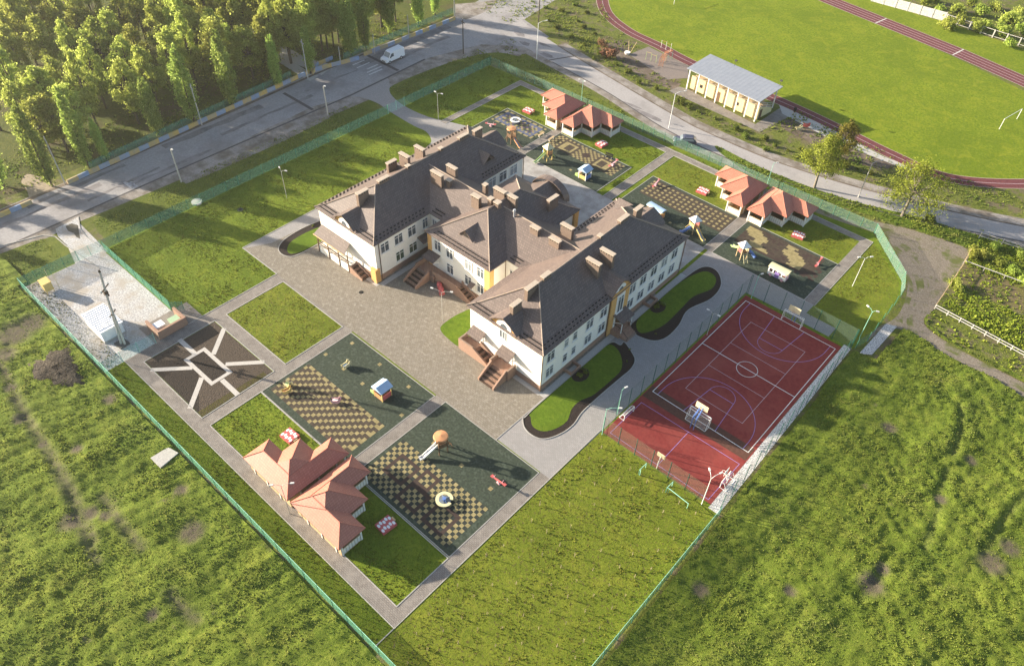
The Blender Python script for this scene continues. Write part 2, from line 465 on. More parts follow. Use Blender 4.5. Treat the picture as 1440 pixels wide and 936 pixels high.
# ------------------------------------------------------------------ mesh and object helpers
class MB:
    """Collects faces of ONE mesh. o is subtracted, so a part can be built at its place and hung under its thing."""

    def __init__(s, o=(0, 0, 0)):
        s.v, s.f, s.mi, s.k, s.o = [], [], [], 0, o

    def add(s, vs, fs):
        b = len(s.v)
        s.v += [tuple(map(float, v)) for v in vs]
        s.f += [tuple(b + i for i in f) for f in fs]
        s.mi += [s.k] * len(fs)
        return s

    def quad(s, *p):
        return s.add(p, [tuple(range(len(p)))])

    def box(s, x0, x1, y0, y1, z0, z1):
        return s.add([(x0, y0, z0), (x1, y0, z0), (x1, y1, z0), (x0, y1, z0), (x0, y0, z1), (x1, y0, z1), (x1, y1, z1), (x0, y1, z1)],
                     [(0, 3, 2, 1), (4, 5, 6, 7), (0, 1, 5, 4), (1, 2, 6, 5), (2, 3, 7, 6), (3, 0, 4, 7)])

    def obox(s, c, ang, hx, hy, z0, z1):
        ca, sa = math.cos(ang), math.sin(ang)
        p = [(c[0] + ca * x - sa * y, c[1] + sa * x + ca * y) for x, y in ((-hx, -hy), (hx, -hy), (hx, hy), (-hx, hy))]
        return s.prism(p, z0, z1)

    def prism(s, pts, z0, z1):
        n = len(pts)
        return s.add([(x, y, z0) for x, y in pts] + [(x, y, z1) for x, y in pts],
                     [tuple(range(n))[::-1], tuple(range(n, 2 * n))] + [(i, (i + 1) % n, n + (i + 1) % n, n + i) for i in range(n)])

    def ext(s, prof, a, b):
        """A closed profile of 3-D points extruded by the vector b-a."""
        n = len(prof)
        d = [b[i] - a[i] for i in range(3)]
        return s.add(list(prof) + [tuple(p[i] + d[i] for i in range(3)) for p in prof],
                     [tuple(range(n))[::-1], tuple(range(n, 2 * n))] + [(i, (i + 1) % n, n + (i + 1) % n, n + i) for i in range(n)])

    def tube(s, p, q, r0, r1=None, n=6):
        r1 = r0 if r1 is None else r1
        p, q = Vector(p), Vector(q)
        d = (q - p).normalized()
        u = d.orthogonal().normalized()
        w = d.cross(u)
        vs = []
        for c, r in ((p, r0), (q, r1)):
            for i in range(n):
                a = 2 * math.pi * i / n
                vs.append(tuple(c + u * (math.cos(a) * r) + w * (math.sin(a) * r)))
        return s.add(vs, [(i, (i + 1) % n, n + (i + 1) % n, n + i) for i in range(n)] + [tuple(range(n))[::-1], tuple(range(n, 2 * n))])

    def path(s, pts, r, n=6):
        for a, b in zip(pts, pts[1:]):
            s.tube(a, b, r, r, n)
        return s

    def ball(s, c, rx, ry=None, rz=None, nu=10, nv=6):
        ry, rz = ry or rx, rz or rx
        vs, fs = [], []
        for j in range(nv + 1):
            t = math.pi * j / nv
            for i in range(nu):
                a = 2 * math.pi * i / nu
                vs.append((c[0] + rx * math.sin(t) * math.cos(a), c[1] + ry * math.sin(t) * math.sin(a), c[2] + rz * math.cos(t)))
        for j in range(nv):
            for i in range(nu):
                fs.append((j * nu + i, j * nu + (i + 1) % nu, (j + 1) * nu + (i + 1) % nu, (j + 1) * nu + i))
        return s.add(vs, fs)

    def mesh(s, name, mats, smooth=False):
        me = bpy.data.meshes.new(name)
        ox, oy, oz = s.o
        me.from_pydata([(x - ox, y - oy, z - oz) for x, y, z in s.v], [], s.f)
        for m in (mats if isinstance(mats, (list, tuple)) else [mats]):
            me.materials.append(m)
        if any(s.mi):
            me.polygons.foreach_set('material_index', s.mi)
        if smooth:
            me.polygons.foreach_set('use_smooth', [True] * len(me.polygons))
        me.update()
        return me

    def build(s, name, mats, parent=None, smooth=False):
        return link(name, s.mesh(name, mats, smooth), parent)


def link(name, data, parent=None, loc=None, rz=0.0):
    o = bpy.data.objects.new(name, data)
    COL.objects.link(o)
    if parent is not None:
        o.parent = parent
    if loc is not None:
        o.location = loc
    if rz:
        o.rotation_euler = (0, 0, rz)
    return o


def tag(o, label, cat, group=None):
    o['label'] = label
    o['category'] = cat
    if group:
        o['group'] = group
    return o


def thing(name, label, cat, loc=(0, 0, 0), rz=0.0, group=None):
    o = link(name, None, None, loc, rz)
    o.empty_display_size = .5
    return tag(o, label, cat, group)


def struct(o, kind='structure'):
    o['kind'] = kind
    return o


def copy_thing(src, loc, rz=0.0, label=None, group=None, scale=None):
    """A copy of a thing with copies of its parts and sub-parts (mesh data shared)."""
    r = src.copy()
    COL.objects.link(r)
    r.location = loc
    r.rotation_euler = (0, 0, rz)
    if scale is not None:
        r.scale = scale
    if label:
        r['label'] = label
    if group:
        r['group'] = group
    for ch in src.children:
        c = ch.copy()
        COL.objects.link(c)
        c.parent = r
        for g in ch.children:
            d = g.copy()
            COL.objects.link(d)
            d.parent = c
    return r


def inside(P, poly):
    x, y = P[:, 0], P[:, 1]
    r = np.zeros(len(P), bool)
    n = len(poly)
    for i in range(n):
        (x0, y0), (x1, y1) = poly[i], poly[(i + 1) % n]
        if y0 != y1:
            c = ((y0 > y) != (y1 > y)) & (x < (x1 - x0) * (y - y0) / (y1 - y0) + x0)
            r ^= c
    return r


def spline(pts, n=8, closed=False):
    """Catmull-Rom through 2-D points."""
    P = [np.array(p, float) for p in pts]
    out = []
    m = len(P)
    for i in range(m if closed else m - 1):
        p0 = P[(i - 1) % m] if closed or i > 0 else P[0] * 2 - P[1]
        p1, p2 = P[i], P[(i + 1) % m]
        p3 = P[(i + 2) % m] if closed or i + 2 < m else P[-1] * 2 - P[-2]
        for k in range(n):
            t = k / n
            out.append(tuple(.5 * ((2 * p1) + (-p0 + p2) * t + (2 * p0 - 5 * p1 + 4 * p2 - p3) * t * t + (-p0 + 3 * p1 - 3 * p2 + p3) * t ** 3)))
    if not closed:
        out.append(tuple(P[-1]))
    return out


def sheet(name, pts, z, m):
    """A flat surface of the ground."""
    return struct(MB().add([(x, y, z) for x, y in pts], [tuple(range(len(pts)))]).build(name, m))


def rect(name, x0, x1, y0, y1, z, m):
    return sheet(name, [(x0, y0), (x1, y0), (x1, y1), (x0, y1)], z, m)


def offset(pts, d):
    """Polyline moved sideways by d (left positive)."""
    out = []
    for i, p in enumerate(pts):
        a = pts[max(i - 1, 0)]
        b = pts[min(i + 1, len(pts) - 1)]
        t = np.array([b[0] - a[0], b[1] - a[1]], float)
        t /= np.hypot(*t) + 1e-9
        out.append((p[0] - t[1] * d, p[1] + t[0] * d))
    return out


def ribbon(name, pts, d0, d1, z, m, mb=None):
    a, b = offset(pts, d0), offset(pts, d1)
    mm = mb or MB()
    n = len(pts)
    mm.add([(x, y, z) for x, y in a] + [(x, y, z) for x, y in b], [(i, i + 1, n + i + 1, n + i) for i in range(n - 1)])
    return mm if mb else struct(mm.build(name, m))


def kerb(pts, closed=True, h=.07, w=.07, mb=None, m=None):
    mm = mb or MB()
    q = list(pts) + ([pts[0]] if closed else [])
    for a, b in zip(q, q[1:]):
        L = math.hypot(b[0] - a[0], b[1] - a[1])
        if L < 1e-4:
            continue
        mm.obox(((a[0] + b[0]) / 2, (a[1] + b[1]) / 2), math.atan2(b[1] - a[1], b[0] - a[0]), L / 2 + w * .4, w, .0, h + random.uniform(0, .003))
    return mm if mb else struct(mm.build('kerb', m or KERB))


def R4(x0, x1, y0, y1):
    return [(x0, y0), (x1, y0), (x1, y1), (x0, y1)]


random.seed(7)
rng = np.random.default_rng(11)

# ------------------------------------------------------------------ ground and setting
struct(MB().box(-620, 420, -260, 720, -3, 0).build('ground', VERGE))
# the plot and its lawns
ROADFENCE_X, LEFT_Y, RIGHT_X = -112.0, 16.45, -12.95
plot = [(-112.4, 16.45), (RIGHT_X, 16.45), (RIGHT_X, 55.6), (-13.4, 93.0), (-12.2, 96.1), (-12.4, 109.5), (-13.9, 113.4), (-22.7, 122.4), (-75.8, 121.0), (-112, 120.3)]
sheet('lawn', plot, .010, LAWN)
rect('thin_lawn', -31.25, RIGHT_X, 16.5, 55.5, .014, LAWN2)
rect('thin_lawn', -85.2, -70.7, 34.35, 44.6, .02, LAWN2)
sheet('thin_lawn', [(-21.6, 94.0), (-14.0, 94.2), (-12.6, 96.1), (-12.8, 109.3), (-14.2, 113), (-21.6, 119.9)], .014, LAWN2)
rect('thin_lawn', -60.9, -41.6, 110.0, 118.3, .014, LAWN2)
rect('thin_lawn', -40.0, -23.6, 110.3, 118.3, .0145, LAWN2)
# verge lawns between fence and road
sheet('road_verge', [(-120.2, 31.5), (-112.2, 30.5), (-112.2, 89.0), (-119.0, 91.5), (-119.6, 78), (-121.2, 70), (-121.0, 50), (-121.5, 36)], .008, LAWN3)
sheet('road_verge', spline([(-119.8, 96.6), (-112.2, 95.6), (-111.8, 121.5), (-76, 122.0), (-62, 123.2), (-72, 124.4), (-88, 126.5), (-103, 128.6), (-111, 128.0), (-116.3, 124.5), (-119.5, 113)], 5, True), .009, LAWN3)
sheet('road_verge', gps([(-40, 372), (45, 340), (75, 333), (105, 362), (115, 369), (30, 402), (-60, 470)]), .0085, LAWN3)

# streets
sheet('road', [(-134.9, -40), (-124.4, -40), (-124.0, 50), (-123.2, 90), (-124.2, 113), (-120.5, 126.5), (-112.5, 133), (-111.8, 141.0), (-122.5, 144), (-125.0, 160), (-127, 320), (-143.5, 320), (-140.5, 155), (-135.9, 132), (-136.6, 108), (-136.6, 88), (-135.6, 65), (-134.6, 40)], .012, ASPHALT)
sheet('road_shoulder', [(-124.5, -40), (-121.0, -40), (-121.3, 22), (-122.0, 30), (-121.6, 36), (-120.9, 50), (-121.2, 70), (-119.6, 78), (-119.2, 91.5), (-119.9, 97), (-119.2, 113), (-116.2, 124.7), (-110.6, 128.2), (-110, 131), (-116, 131), (-121, 126.7), (-124.7, 113), (-123.7, 90), (-124.5, 50)], .008, SHOULDER)
sheet('road_seam', [(-124.3, -40), (-123.95, -40), (-123.75, 50), (-123.0, 90), (-124.0, 112), (-124.5, 112), (-123.5, 90), (-124.15, 50)], .020, SEAM)
sheet('road_seam', [(-134.8, -40), (-133.9, -40), (-133.6, 40), (-134.5, 65), (-135.5, 90), (-135.6, 125), (-135.9, 125), (-136.2, 90), (-135.3, 65), (-134.4, 40)], .019, DIRT)
for y0, y1, x0, x1 in ((26, 44, -132.6, -131.7), (40, 58, -126.0, -125.2), (52, 74, -133.5, -131.9), (62, 84, -129.4, -128.6), (100, 128, -133.8, -131.6), (104, 124, -129.3, -128.2), (70, 77, -126.5, -125.4), (20, 38, -130.2, -129.3), (84, 98, -131.4, -130.7), (34, 48, -127.2, -126.6)):
    pts = [(x0 + random.uniform(-.3, .3), y) for y in np.linspace(y0, y1, 9)] + [(x1 + random.uniform(-.35, .35), y) for y in np.linspace(y1, y0, 9)]
    sheet('road_patch', pts, .016 + random.uniform(0, .003), ASPHALT if x0 == -126.5 else mat('dark_road_patch', (.125, .115, .115), (.185, .17, .17), 2.5, c3=(.23, .21, .21), scale3=.4))
sheet('road_shoulder', gps([(240, 243), (247, 250), (262, 258.5), (300, 243), (400, 198), (462, 167), (476, 150), (470, 142), (440, 150), (330, 203)]), .0122, SHOULDER)
rect('road_seam', -133.8, -124.0, 80.0, 80.7, .0235, SEAM)
rect('road_seam', -134.6, -124.4, 103.6, 104.4, .0237, SEAM)
near = [(-122.5, 134.8), (-117, 133.8), (-109.7, 132.4), (-87, 129.6), (-69, 125.7), (-56, 125.0), (-41.8, 125.7), (-23, 130.0), (-2.5, 138.7), (30, 155), (120, 205)]
far = [(-123.5, 143.5), (-118, 141.6), (-111.5, 139.9), (-96.4, 136.6), (-70, 131.6), (-60.9, 130.6), (-44.7, 131.0), (-25.3, 135.4), (-3.9, 143.4), (28, 160), (116, 210)]
nS, fS = spline(near, 6), spline(far, 6)
sheet('road', nS + fS[::-1], .0145, ASPHALT2)
ribbon('road_shoulder', nS[8:], -2.0, .15, .0115, SHOULDER)
ribbon('road_shoulder', fS[14:], -.15, 2.4, .0117, SHOULDER)
ribbon('road_seam', nS[14:], -.18, .12, .0205, SEAM)
ribbon('road_seam', fS[14:], -.25, .10, .0207, DIRT)
for cx, cy, a, w in ((-113.5, 134.2, 1.6, .8), (-106, 133.3, 2.2, .7), (-117.8, 137, 2.0, .9), (-74, 127.6, 4.2, .8), (-78.5, 128.6, 2.5, .5), (-110, 137, 2.2, .6), (-115.2, 131.3, 2.6, .5), (-60, 126.6, 2.2, .4)):
    sheet('road_patch', [(cx + a * math.cos(t) * random.uniform(.6, 1.2), cy + w * math.sin(t) * random.uniform(.6, 1.2)) for t in np.linspace(0, 6.0, 12)], .019, MATS['dark_road_patch'])
sheet('road_seam', [(-104.4, 131.6), (-103.9, 131.7), (-101.2, 137.4), (-101.7, 137.4)], .021, SEAM)
# worn paint on the street: crossing bars and a faded warning triangle
mk = MB()
for i, (x, L, y) in enumerate(((-133.6, 3.4, 98.6), (-131.9, 3.6, 98.4), (-129.9, 3.2, 99.6), (-128.7, 4.2, 98.6), (-127.6, 3.8, 98.2))):
    mk.quad((x, y, .0255), (x + .36, y, .0255), (x + .36, y + L, .0255), (x, y + L, .0255))
struct(mk.build('crossing_marking', OLDWHITE))
mk = MB()
tri = [gp(*p) for p in ((172.2, 255.5), (186, 265.5), (193.5, 261.5))]
for a, b in zip(tri, tri[1:] + tri[:1]):
    n_ = np.array([-(b[1] - a[1]), b[0] - a[0]], float)
    n_ = n_ / np.hypot(*n_) * .12
    mk.quad((a[0] - n_[0], a[1] - n_[1], .0262), (b[0] - n_[0], b[1] - n_[1], .0262), (b[0] + n_[0], b[1] + n_[1], .0262), (a[0] + n_[0], a[1] + n_[1], .0262))
for px, py, r in ((181, 258.5, .32), (184.5, 260.5, .3), (184, 256.5, .22), (187.5, 259.3, .22)):
    c = gp(px, py)
    mk.add([(c[0] + r * math.cos(t), c[1] + r * 1.5 * math.sin(t), .0268) for t in np.linspace(0, 5.6, 8)], [tuple(range(8))])
struct(mk.build('road_marking', mat('faded_road_paint', (.36, .35, .36), (.46, .45, .46), 6)))

# driveways, yard and paths
DRIVE = mat('drive_slabs', (.235, .215, .195), (.31, .285, .26), 3, bump=.2, c3=(.17, .15, .13), scale3=.3)
sheet('driveway', spline([(-123.6, 89.8), (-121, 90.6), (-117, 91.4), (-112, 90.9), (-105, 90.6), (-101.5, 90.8), (-98.2, 89.0), (-97.0, 86.0), (-94, 86.0), (-94, 98), (-99, 97.4), (-105.5, 95.0), (-112.5, 94.6), (-118, 96), (-121.0, 98.5), (-123.9, 99.5)], 4, True), .018, PAVER2)
sheet('driveway', gps([(78, 322), (110, 305), (113, 325), (140, 345), (152, 352), (128, 375), (112, 362), (82, 333)]), .0125, GRAVEL)
sheet('puddle', gps([(92, 318), (101, 314), (110, 317), (111, 325), (113, 336), (108, 334), (104, 328), (96, 325)]), .0165, mat('damp_earth', (.07, .062, .048), (.11, .098, .08), 3, .5))
rect('yard', -96.6, -88.4, 45.0, 98.2, .022, PAVER2)
rect('yard', -88.4, -40.2, 45.0, 56.0, .0221, PAVER)
sheet('yard', [(-96.4, 45.15), (-88.4, 45.15), (-88.4, 56), (-94.0, 56), (-94.4, 49)], .0235, PAVER)
rect('yard', -88.4, -41.0, 56.0, 83.0, .0222, PAVER)
rect('yard', -88.4, -41.6, 83.0, 98.2, .0223, mat('pale_yard_paving', (.33, .315, .30), (.44, .42, .40), 5, bump=.2, c3=(.27, .25, .235), scale3=.4))
rect('yard', -41.0, -31.0, 56.0, 98.1, .0224, PAVER2)
sheet('yard', [(-40.2, 45.2), (-31.2, 45.2), (-31.0, 56.0), (-40.2, 56.0)], .0226, PAVER2)
sheet('yard', [(-31.0, 93.2), (-21.8, 93.6), (-21.7, 98.1), (-31.0, 98.1)], .0228, PAVER2)
rect('yard', -21.8, -16.9, 93.2, 95.6, .0229, PAVER2)
PZ = .0238
for x0, x1, y0, y1 in ((-87.35, -85.25, 19.4, 45.0), (-70.65, -68.95, 21.1, 45.0), (-85.25, -70.65, 32.45, 34.3), (-87.35, -31.3, 19.4, 21.1), (-51.25, -49.55, 29.1, 45.0),
                       (-32.75, -31.25, 21.1, 45.2), (-84.0, -82.3, 98.2, 118.5), (-42.0, -40.25, 98.1, 118.5), (-63.0, -61.4, 98.2, 118.5), (-23.4, -21.7, 98.1, 118.5),
                       (-102.4, -101.0, 95.6, 118.5), (-102.4, -21.7, 118.5, 119.9), (-85.25, -70.65, 44.62, 45.0), (-91.8, -87.35, 24.0, 31.8)):
    PZ += .0004
    rect('path', x0, x1, y0, y1, PZ, PATH)
rect('apron', -41.05, -40.1, 54.7, 90.0, .0305, CONC)
rect('apron', -56.2, -41.05, 54.5, 55.3, .0276, CONC)
rect('apron', -89.0, -73.9, 53.9, 54.7, .0277, CONC)
rect('apron', -74.1, -73.2, 54.7, 66.0, .0278, CONC)
# kerbs
kb = MB()
for r in (R4(-96.3, -84.0, 98.3, 109.0), R4(-82.3, -64.8, 98.2, 109.3), R4(-60.2, -42.0, 98.2, 109.8), R4(-40.25, -23.4, 98.1, 110.1), R4(-68.9, -51.3, 29.1, 44.7), R4(-49.5, -32.8, 29.2, 45.0)):
    kerb(r, True, .05, .05, kb)
for r in (R4(-85.2, -70.7, 34.35, 44.6), R4(-85.25, -70.7, 21.1, 32.45), R4(-68.9, -32.8, 21.15, 29.0)):
    kerb(r, True, .06, .06, kb)
for pl in ([(-96.6, 45), (-87.4, 45), (-87.4, 29.3)], [(-31.2, 16.6), (-31.2, 55.6)], [(-87.4, 19.35), (-31.25, 19.35)], [(-102.4, 95.7), (-102.4, 119.9), (-21.6, 119.9), (-21.6, 98)],
           [(-101, 95.7), (-101, 118.4), (-84.1, 118.4)], [(-61.3, 98.2), (-61.3, 118.4), (-51, 118.4)], [(-63.1, 98.2), (-63.1, 118.4), (-74, 118.4)], [(-40.2, 45.1), (-40.2, 55)], [(-96.7, 45), (-96.7, 87)]):
    kerb(pl, False, .06, .055, kb)
for pl in (gps([(0, 346), (60, 331), (78, 333), (92, 345), (140, 378)]), gps([(110, 305), (113, 322), (122, 334), (140, 346)])):
    kerb(pl, False, .08, .07, kb)
struct(kb.build('kerb', KERB))

# flower beds with lawn by the building
def bed(soil_pts, lawn_pts, z=.028):
    a = spline(soil_pts, 6, True)
    sheet('flower_bed', a, z, MULCH)
    sheet('bed_lawn', spline(lawn_pts, 6, True), z + .004, BEDGRASS)
    kerb(a, True, .08, .06)
bed(gps([(735, 588), (738, 602), (750, 613), (766, 617), (788, 610), (806, 597), (818, 580), (836, 563), (853, 548), (872, 532), (887, 519), (893, 507), (889, 496), (878, 481)]) + [(-38.6, 70.1), (-39.9, 69.6), (-40.05, 66), (-40.05, 60), (-40.05, 53), (-39.9, 50.5)],
    gps([(746, 586), (749, 599), (762, 606), (780, 603), (797, 592), (804, 575), (815, 564), (833, 556), (846, 546), (860, 534), (872, 522), (875, 510), (871, 495)]) + [(-39.3, 69.3), (-39.95, 68.6), (-39.95, 66), (-39.95, 60), (-39.95, 53), (-39.8, 51.2)])
bed([(-40.0, 75.0), (-39.6, 74.0), (-37.8, 73.4), (-35.5, 74.2), (-34.5, 76.2), (-34.6, 79.6), (-35.4, 83.4), (-34.2, 88.1), (-34.8, 92.1), (-37.2, 94.6), (-39.4, 93.6), (-40.0, 88.0), (-40.05, 80)],
    [(-39.85, 76.4), (-38.6, 74.4), (-37.4, 74.7), (-36.3, 78), (-36.4, 82.9), (-36.5, 86.6), (-35.4, 90.3), (-36.4, 93.0), (-38.6, 92.9), (-39.85, 88), (-39.9, 81)])
bed([(-92.2, 48.8), (-93.6, 51.0), (-93.9, 55.2), (-93.0, 59.0), (-90.0, 60), (-88.9, 57), (-88.8, 50.4), (-90, 48.6)],
    [(-91.2, 49.8), (-92.4, 51.6), (-92.5, 55.2), (-91.6, 58.2), (-89.2, 58.2), (-89.0, 52.0), (-89.8, 49.6)])
sheet('bed_lawn', spline(gps([(619, 462), (632, 449), (650, 439), (663, 436), (668, 458), (664, 484), (648, 488), (632, 478)]), 5, True), .029, BEDGRASS)
sheet('bed_lawn', [(-57.6, 84.2), (-54.6, 84.2), (-54.6, 88.4), (-57.6, 88.4)], .029, BEDGRASS)
for cx, cy in ((-39.2, 61.5), (-39.2, 80.7)):
    sheet('flower_bed', [(cx + 1.1 * math.cos(t), cy + 1.5 * math.sin(t)) for t in np.linspace(0, 6.1, 16)], .0345, MULCH)

# the geometric garden bed
rect('flower_bed', -85.1, -70.85, 21.25, 32.3, .027, SOIL2)
sheet('flower_bed', [(-85.1, 21.25), (-71.6, 21.25), (-78.2, 25.2), (-81.6, 25.2)], .030, SOIL)
sheet('flower_bed', [(-85.1, 21.25), (-81.6, 25.2), (-81.6, 26.6), (-85.1, 26.0)], .0303, SOIL2)
rect('flower_bed', -81.1, -75.2, 25.6, 27.9, .0312, SOIL)
sheet('bed_lawn', [(-72.0, 21.3), (-70.9, 21.3), (-70.9, 31.4), (-71.7, 31.4)], .0316, grass_mat('weedy_soil', (.04, .04, .012), (.08, .075, .02), (.11, .10, .028), (.06, .045, .03), 5, .45, .55))
tp = MB()
def strip(a, b, w=.34, z=.034):
    n = np.array([-(b[1] - a[1]), b[0] - a[0]], float)
    n = n / np.hypot(*n) * w
    tp.quad((a[0] - n[0], a[1] - n[1], z), (b[0] - n[0], b[1] - n[1], z), (b[0] + n[0], b[1] + n[1], z), (a[0] + n[0], a[1] + n[1], z))
for x0, x1, y0, y1 in ((-81.65, -74.7, 25.05, 25.6), (-81.65, -74.7, 27.9, 28.45), (-81.65, -81.1, 25.6, 27.9), (-75.25, -74.7, 25.6, 27.9)):
    tp.quad((x0, y0, .0342), (x1, y0, .0342), (x1, y1, .0342), (x0, y1, .0342))
for a, b in (((-81.7, 28.0), (-84.7, 26.0)), ((-80.2, 28.4), (-80.9, 32.2)), ((-76.6, 28.4), (-73.9, 32.2)), ((-74.7, 25.6), (-71.2, 23.5)), ((-77.6, 25.1), (-78.4, 21.3)), ((-81.2, 25.1), (-84.6, 22.2)), ((-74.8, 27.5), (-71.4, 29.4))):
    pass
E = lambda x, y: gp(180 + x / 3.9, 380 + y / 3.9)
for a, b in ((E(282, 380), E(365, 455)), (E(528, 318), E(468, 462)), (E(535, 515), E(748, 503)), (E(515, 600), E(602, 682)), (E(405, 588), E(340, 758)), (E(355, 535), E(125, 546))):
    strip(a, b)
struct(tp.build('bed_path', mat('pale_bed_slabs', (.40, .37, .34), (.48, .45, .41), 4)))

# transformer yard
sheet('gravel_yard', [(-112.3, 16.5), (-87.3, 16.5), (-87.3, 24.2), (-91.6, 24.6), (-91.8, 29.2), (-112.1, 29.2)], .016, GRAVEL)
sheet('gravel_yard', [(-112.2, 24.6), (-118, 26), (-121.4, 27), (-121.2, 30), (-112.2, 29.6)], .0152, GRAVEL)

# ---- rubber playgrounds, tile by tile
def playground(x0, x1, y0, y1, fn, s=.5):
    mats = [RUB_G, RUB_Y, RUB_B, RUB_K, RUB_R, RUB_V, RUB_P]
    mb = MB()
    nx, ny = round((x1 - x0) / s), round((y1 - y0) / s)
    sx, sy = (x1 - x0) / nx, (y1 - y0) / ny
    for i in range(nx):
        for j in range(ny):
            xa, ya = x0 + i * sx, y0 + j * sy
            mb.k = fn(i, j, xa + sx / 2, ya + sy / 2)
            mb.quad((xa, ya, .032), (xa + sx, ya, .032), (xa + sx, ya + sy, .032), (xa, ya + sy, .032))
    return struct(mb.build('rubber_paving', mats))

def f1(i, j, x, y):
    if -68.2 < x < -52.2 and 30.0 < y < 36.6:
        if y > 36.1 or x > -52.7 or y < 30.5 and j % 2:
            return 1 if (i - j) % 3 < 2 else 2
        return 1 if (i - j) % 3 == 0 else 2
    return 1 if abs((x + 66) % 4.0 - 2) < .26 and abs(y - 39.3) < .26 or abs((x + 64) % 6 - 3) < .26 and abs(y - 43.6) < .26 else 0
def f2(i, j, x, y):
    if -48.8 < x < -33.7 and 29.7 < y < 36.6:
        for cx, cy, r in ((-45.6, 33.6, 1.6), (-41.6, 31.9, 1.6), (-37.2, 32.0, 1.8), (-42.2, 34.6, 1.1)):
            d = max(abs(x - cx), abs(y - cy))
            if r - .5 < d <= r:
                return 4
        return 1 if (i + j) % 2 == 0 else 3
    return 1 if abs((x + 48) % 5 - 2.5) < .26 and abs(y - 39.2) < .26 else 0
def f3(i, j, x, y):
    dx, dy = min(x + 95.7, -84.9 - x), min(y - 103.3, 108.5 - y)
    d = min(dx, dy)
    if d > 0:
        k = int(d / .5)
        if k == 0:
            return 1 if (i + j) % 3 else 0
        if k == 1:
            return 5
        if k == 2:
            return 1 if (i + j) % 2 else 5
        return 6 if (i - j) % 4 == 0 else (1 if (i + j) % 3 == 0 else 0)
    return 0
def f4(i, j, x, y):
    if -81.7 < x < -65.6 and 104.2 < y < 109.0:
        for cx in (-77.6, -69.4):
            d = max(abs(x - cx), abs(y - 106.3))
            if d < 2.0:
                return 2 if d > 1.5 else (1 if d > .8 else 2)
        if max(abs(x + 73.5), abs(y - 106.4)) < .8:
            return 4
        return 1 if (i + j) % 2 == 0 else 2
    return 1 if abs((x + 80) % 5 - 2.5) < .26 and abs(y - 100.4) < .26 else 0
def f5(i, j, x, y):
    if -59.2 < x < -42.2 and 103.9 < y < 109.2:
        return 1 if i % 2 == 0 and j % 2 == 0 else 2
    return 1 if abs((x + 59) % 6 - 3) < .26 and abs(y - 99.9) < .26 else 0
def f6(i, j, x, y):
    v = math.sin(x * .9 + y * .5) * .8 + math.sin(y * 1.9 + 1.1 + x * .25) * .5 + ((i * 7 + j * 13) % 5 - 2) * .07
    if -39.3 < x < -25.6 and 103.6 < y < 109.4:
        if v > .15 and 104.2 < y < 109 and x < -27:
            return 1
        if y < 104.3 or abs(v + .75) < .16:
            return 4
        return 2 if y > 105.2 or x < -34 else 2
    return 4 if -28.0 < x < -24.6 and 103 < y < 107 and (i + j) % 3 else 0
playground(-96.25, -84.05, 98.35, 108.95, f3)
playground(-82.25, -64.85, 98.25, 109.25, f4)
playground(-60.15, -42.05, 98.25, 109.75, f5)
playground(-40.2, -23.45, 98.15, 110.05, f6)
playground(-68.85, -51.35, 29.15, 44.65, f1)
playground(-49.45, -32.85, 29.25, 44.95, f2)

# ---- sports court
sheet('sports_court', [(-30.75, 55.6), (-14.4, 55.9), (-14.5, 92.55), (-30.65, 92.65)], .020, COURT)
sheet('court_strip', [(-30.6, 64.4), (-14.6, 64.6), (-14.6, 67.1), (-30.6, 66.9)], .024, COURT_B)
def loop(mb, pts, w, z, closed=True):
    q = pts + [pts[0]] if closed else pts
    for a, b in zip(q, q[1:]):
        L = math.hypot(b[0] - a[0], b[1] - a[1])
        n = (-(b[1] - a[1]) / L * w, (b[0] - a[0]) / L * w)
        t = ((b[0] - a[0]) / L * w, (b[1] - a[1]) / L * w)
        mb.quad((a[0] - n[0] - t[0], a[1] - n[1] - t[1], z), (b[0] - n[0] + t[0], b[1] - n[1] + t[1], z), (b[0] + n[0] + t[0], b[1] + n[1] + t[1], z), (a[0] + n[0] - t[0], a[1] + n[1] - t[1], z))
def arc(cx, cy, r, a0, a1, n=28):
    return [(cx + r * math.cos(t), cy + r * math.sin(t)) for t in np.linspace(math.radians(a0), math.radians(a1), n)]
m = MB()
for i, pl in enumerate(([(-30, 66), (-15, 66)], [(-15, 66), (-15, 91.5)], [(-15, 91.5), (-30, 91.5)], [(-30, 91.5), (-30, 66)], [(-30, 78.8), (-15, 78.8)])):
    loop(m, pl, .045, .030 + i * .0006, False)
loop(m, arc(-22.5, 78.8, 1.5, 0, 351, 40), .05, .0345)
struct(m.build('court_line', WHITE))
m = MB()
for i, pl in enumerate(([(-27, 69.7), (-18, 69.7)], [(-18, 69.7), (-18, 87.8)], [(-18, 87.8), (-27, 87.8)], [(-27, 87.8), (-27, 69.7)], [(-27, 75.7), (-18, 75.7)], [(-27, 81.8), (-18, 81.8)])):
    loop(m, pl, .03, .0276 + i * .0003, False)
struct(m.build('court_line', THINLINE))
m = MB()
for k, (y, s) in enumerate(((66.0, 1), (91.5, -1))):
    loop(m, [(-29.2, y + s * .1)] + [(-22.5 + 6.7 * math.cos(t), y + s * (1.5 + 6.7 * math.sin(t))) for t in np.linspace(math.pi, 0, 36)] + [(-15.8, y + s * .1)], .035, .0252 + k * .0002, False)
    for i, pl in enumerate(([(-25, y), (-24.4, y + s * 5.8)], [(-24.4, y + s * 5.8), (-20.6, y + s * 5.8)], [(-20.6, y + s * 5.8), (-20, y)])):
        loop(m, pl, .035, .0256 + i * .0004 + k * .0001, False)
    loop(m, [(-22.5 + 1.9 * math.cos(t), y + s * (5.8 + 1.9 * math.sin(t))) for t in np.linspace(math.pi, 0, 20)], .03, .0268, False)
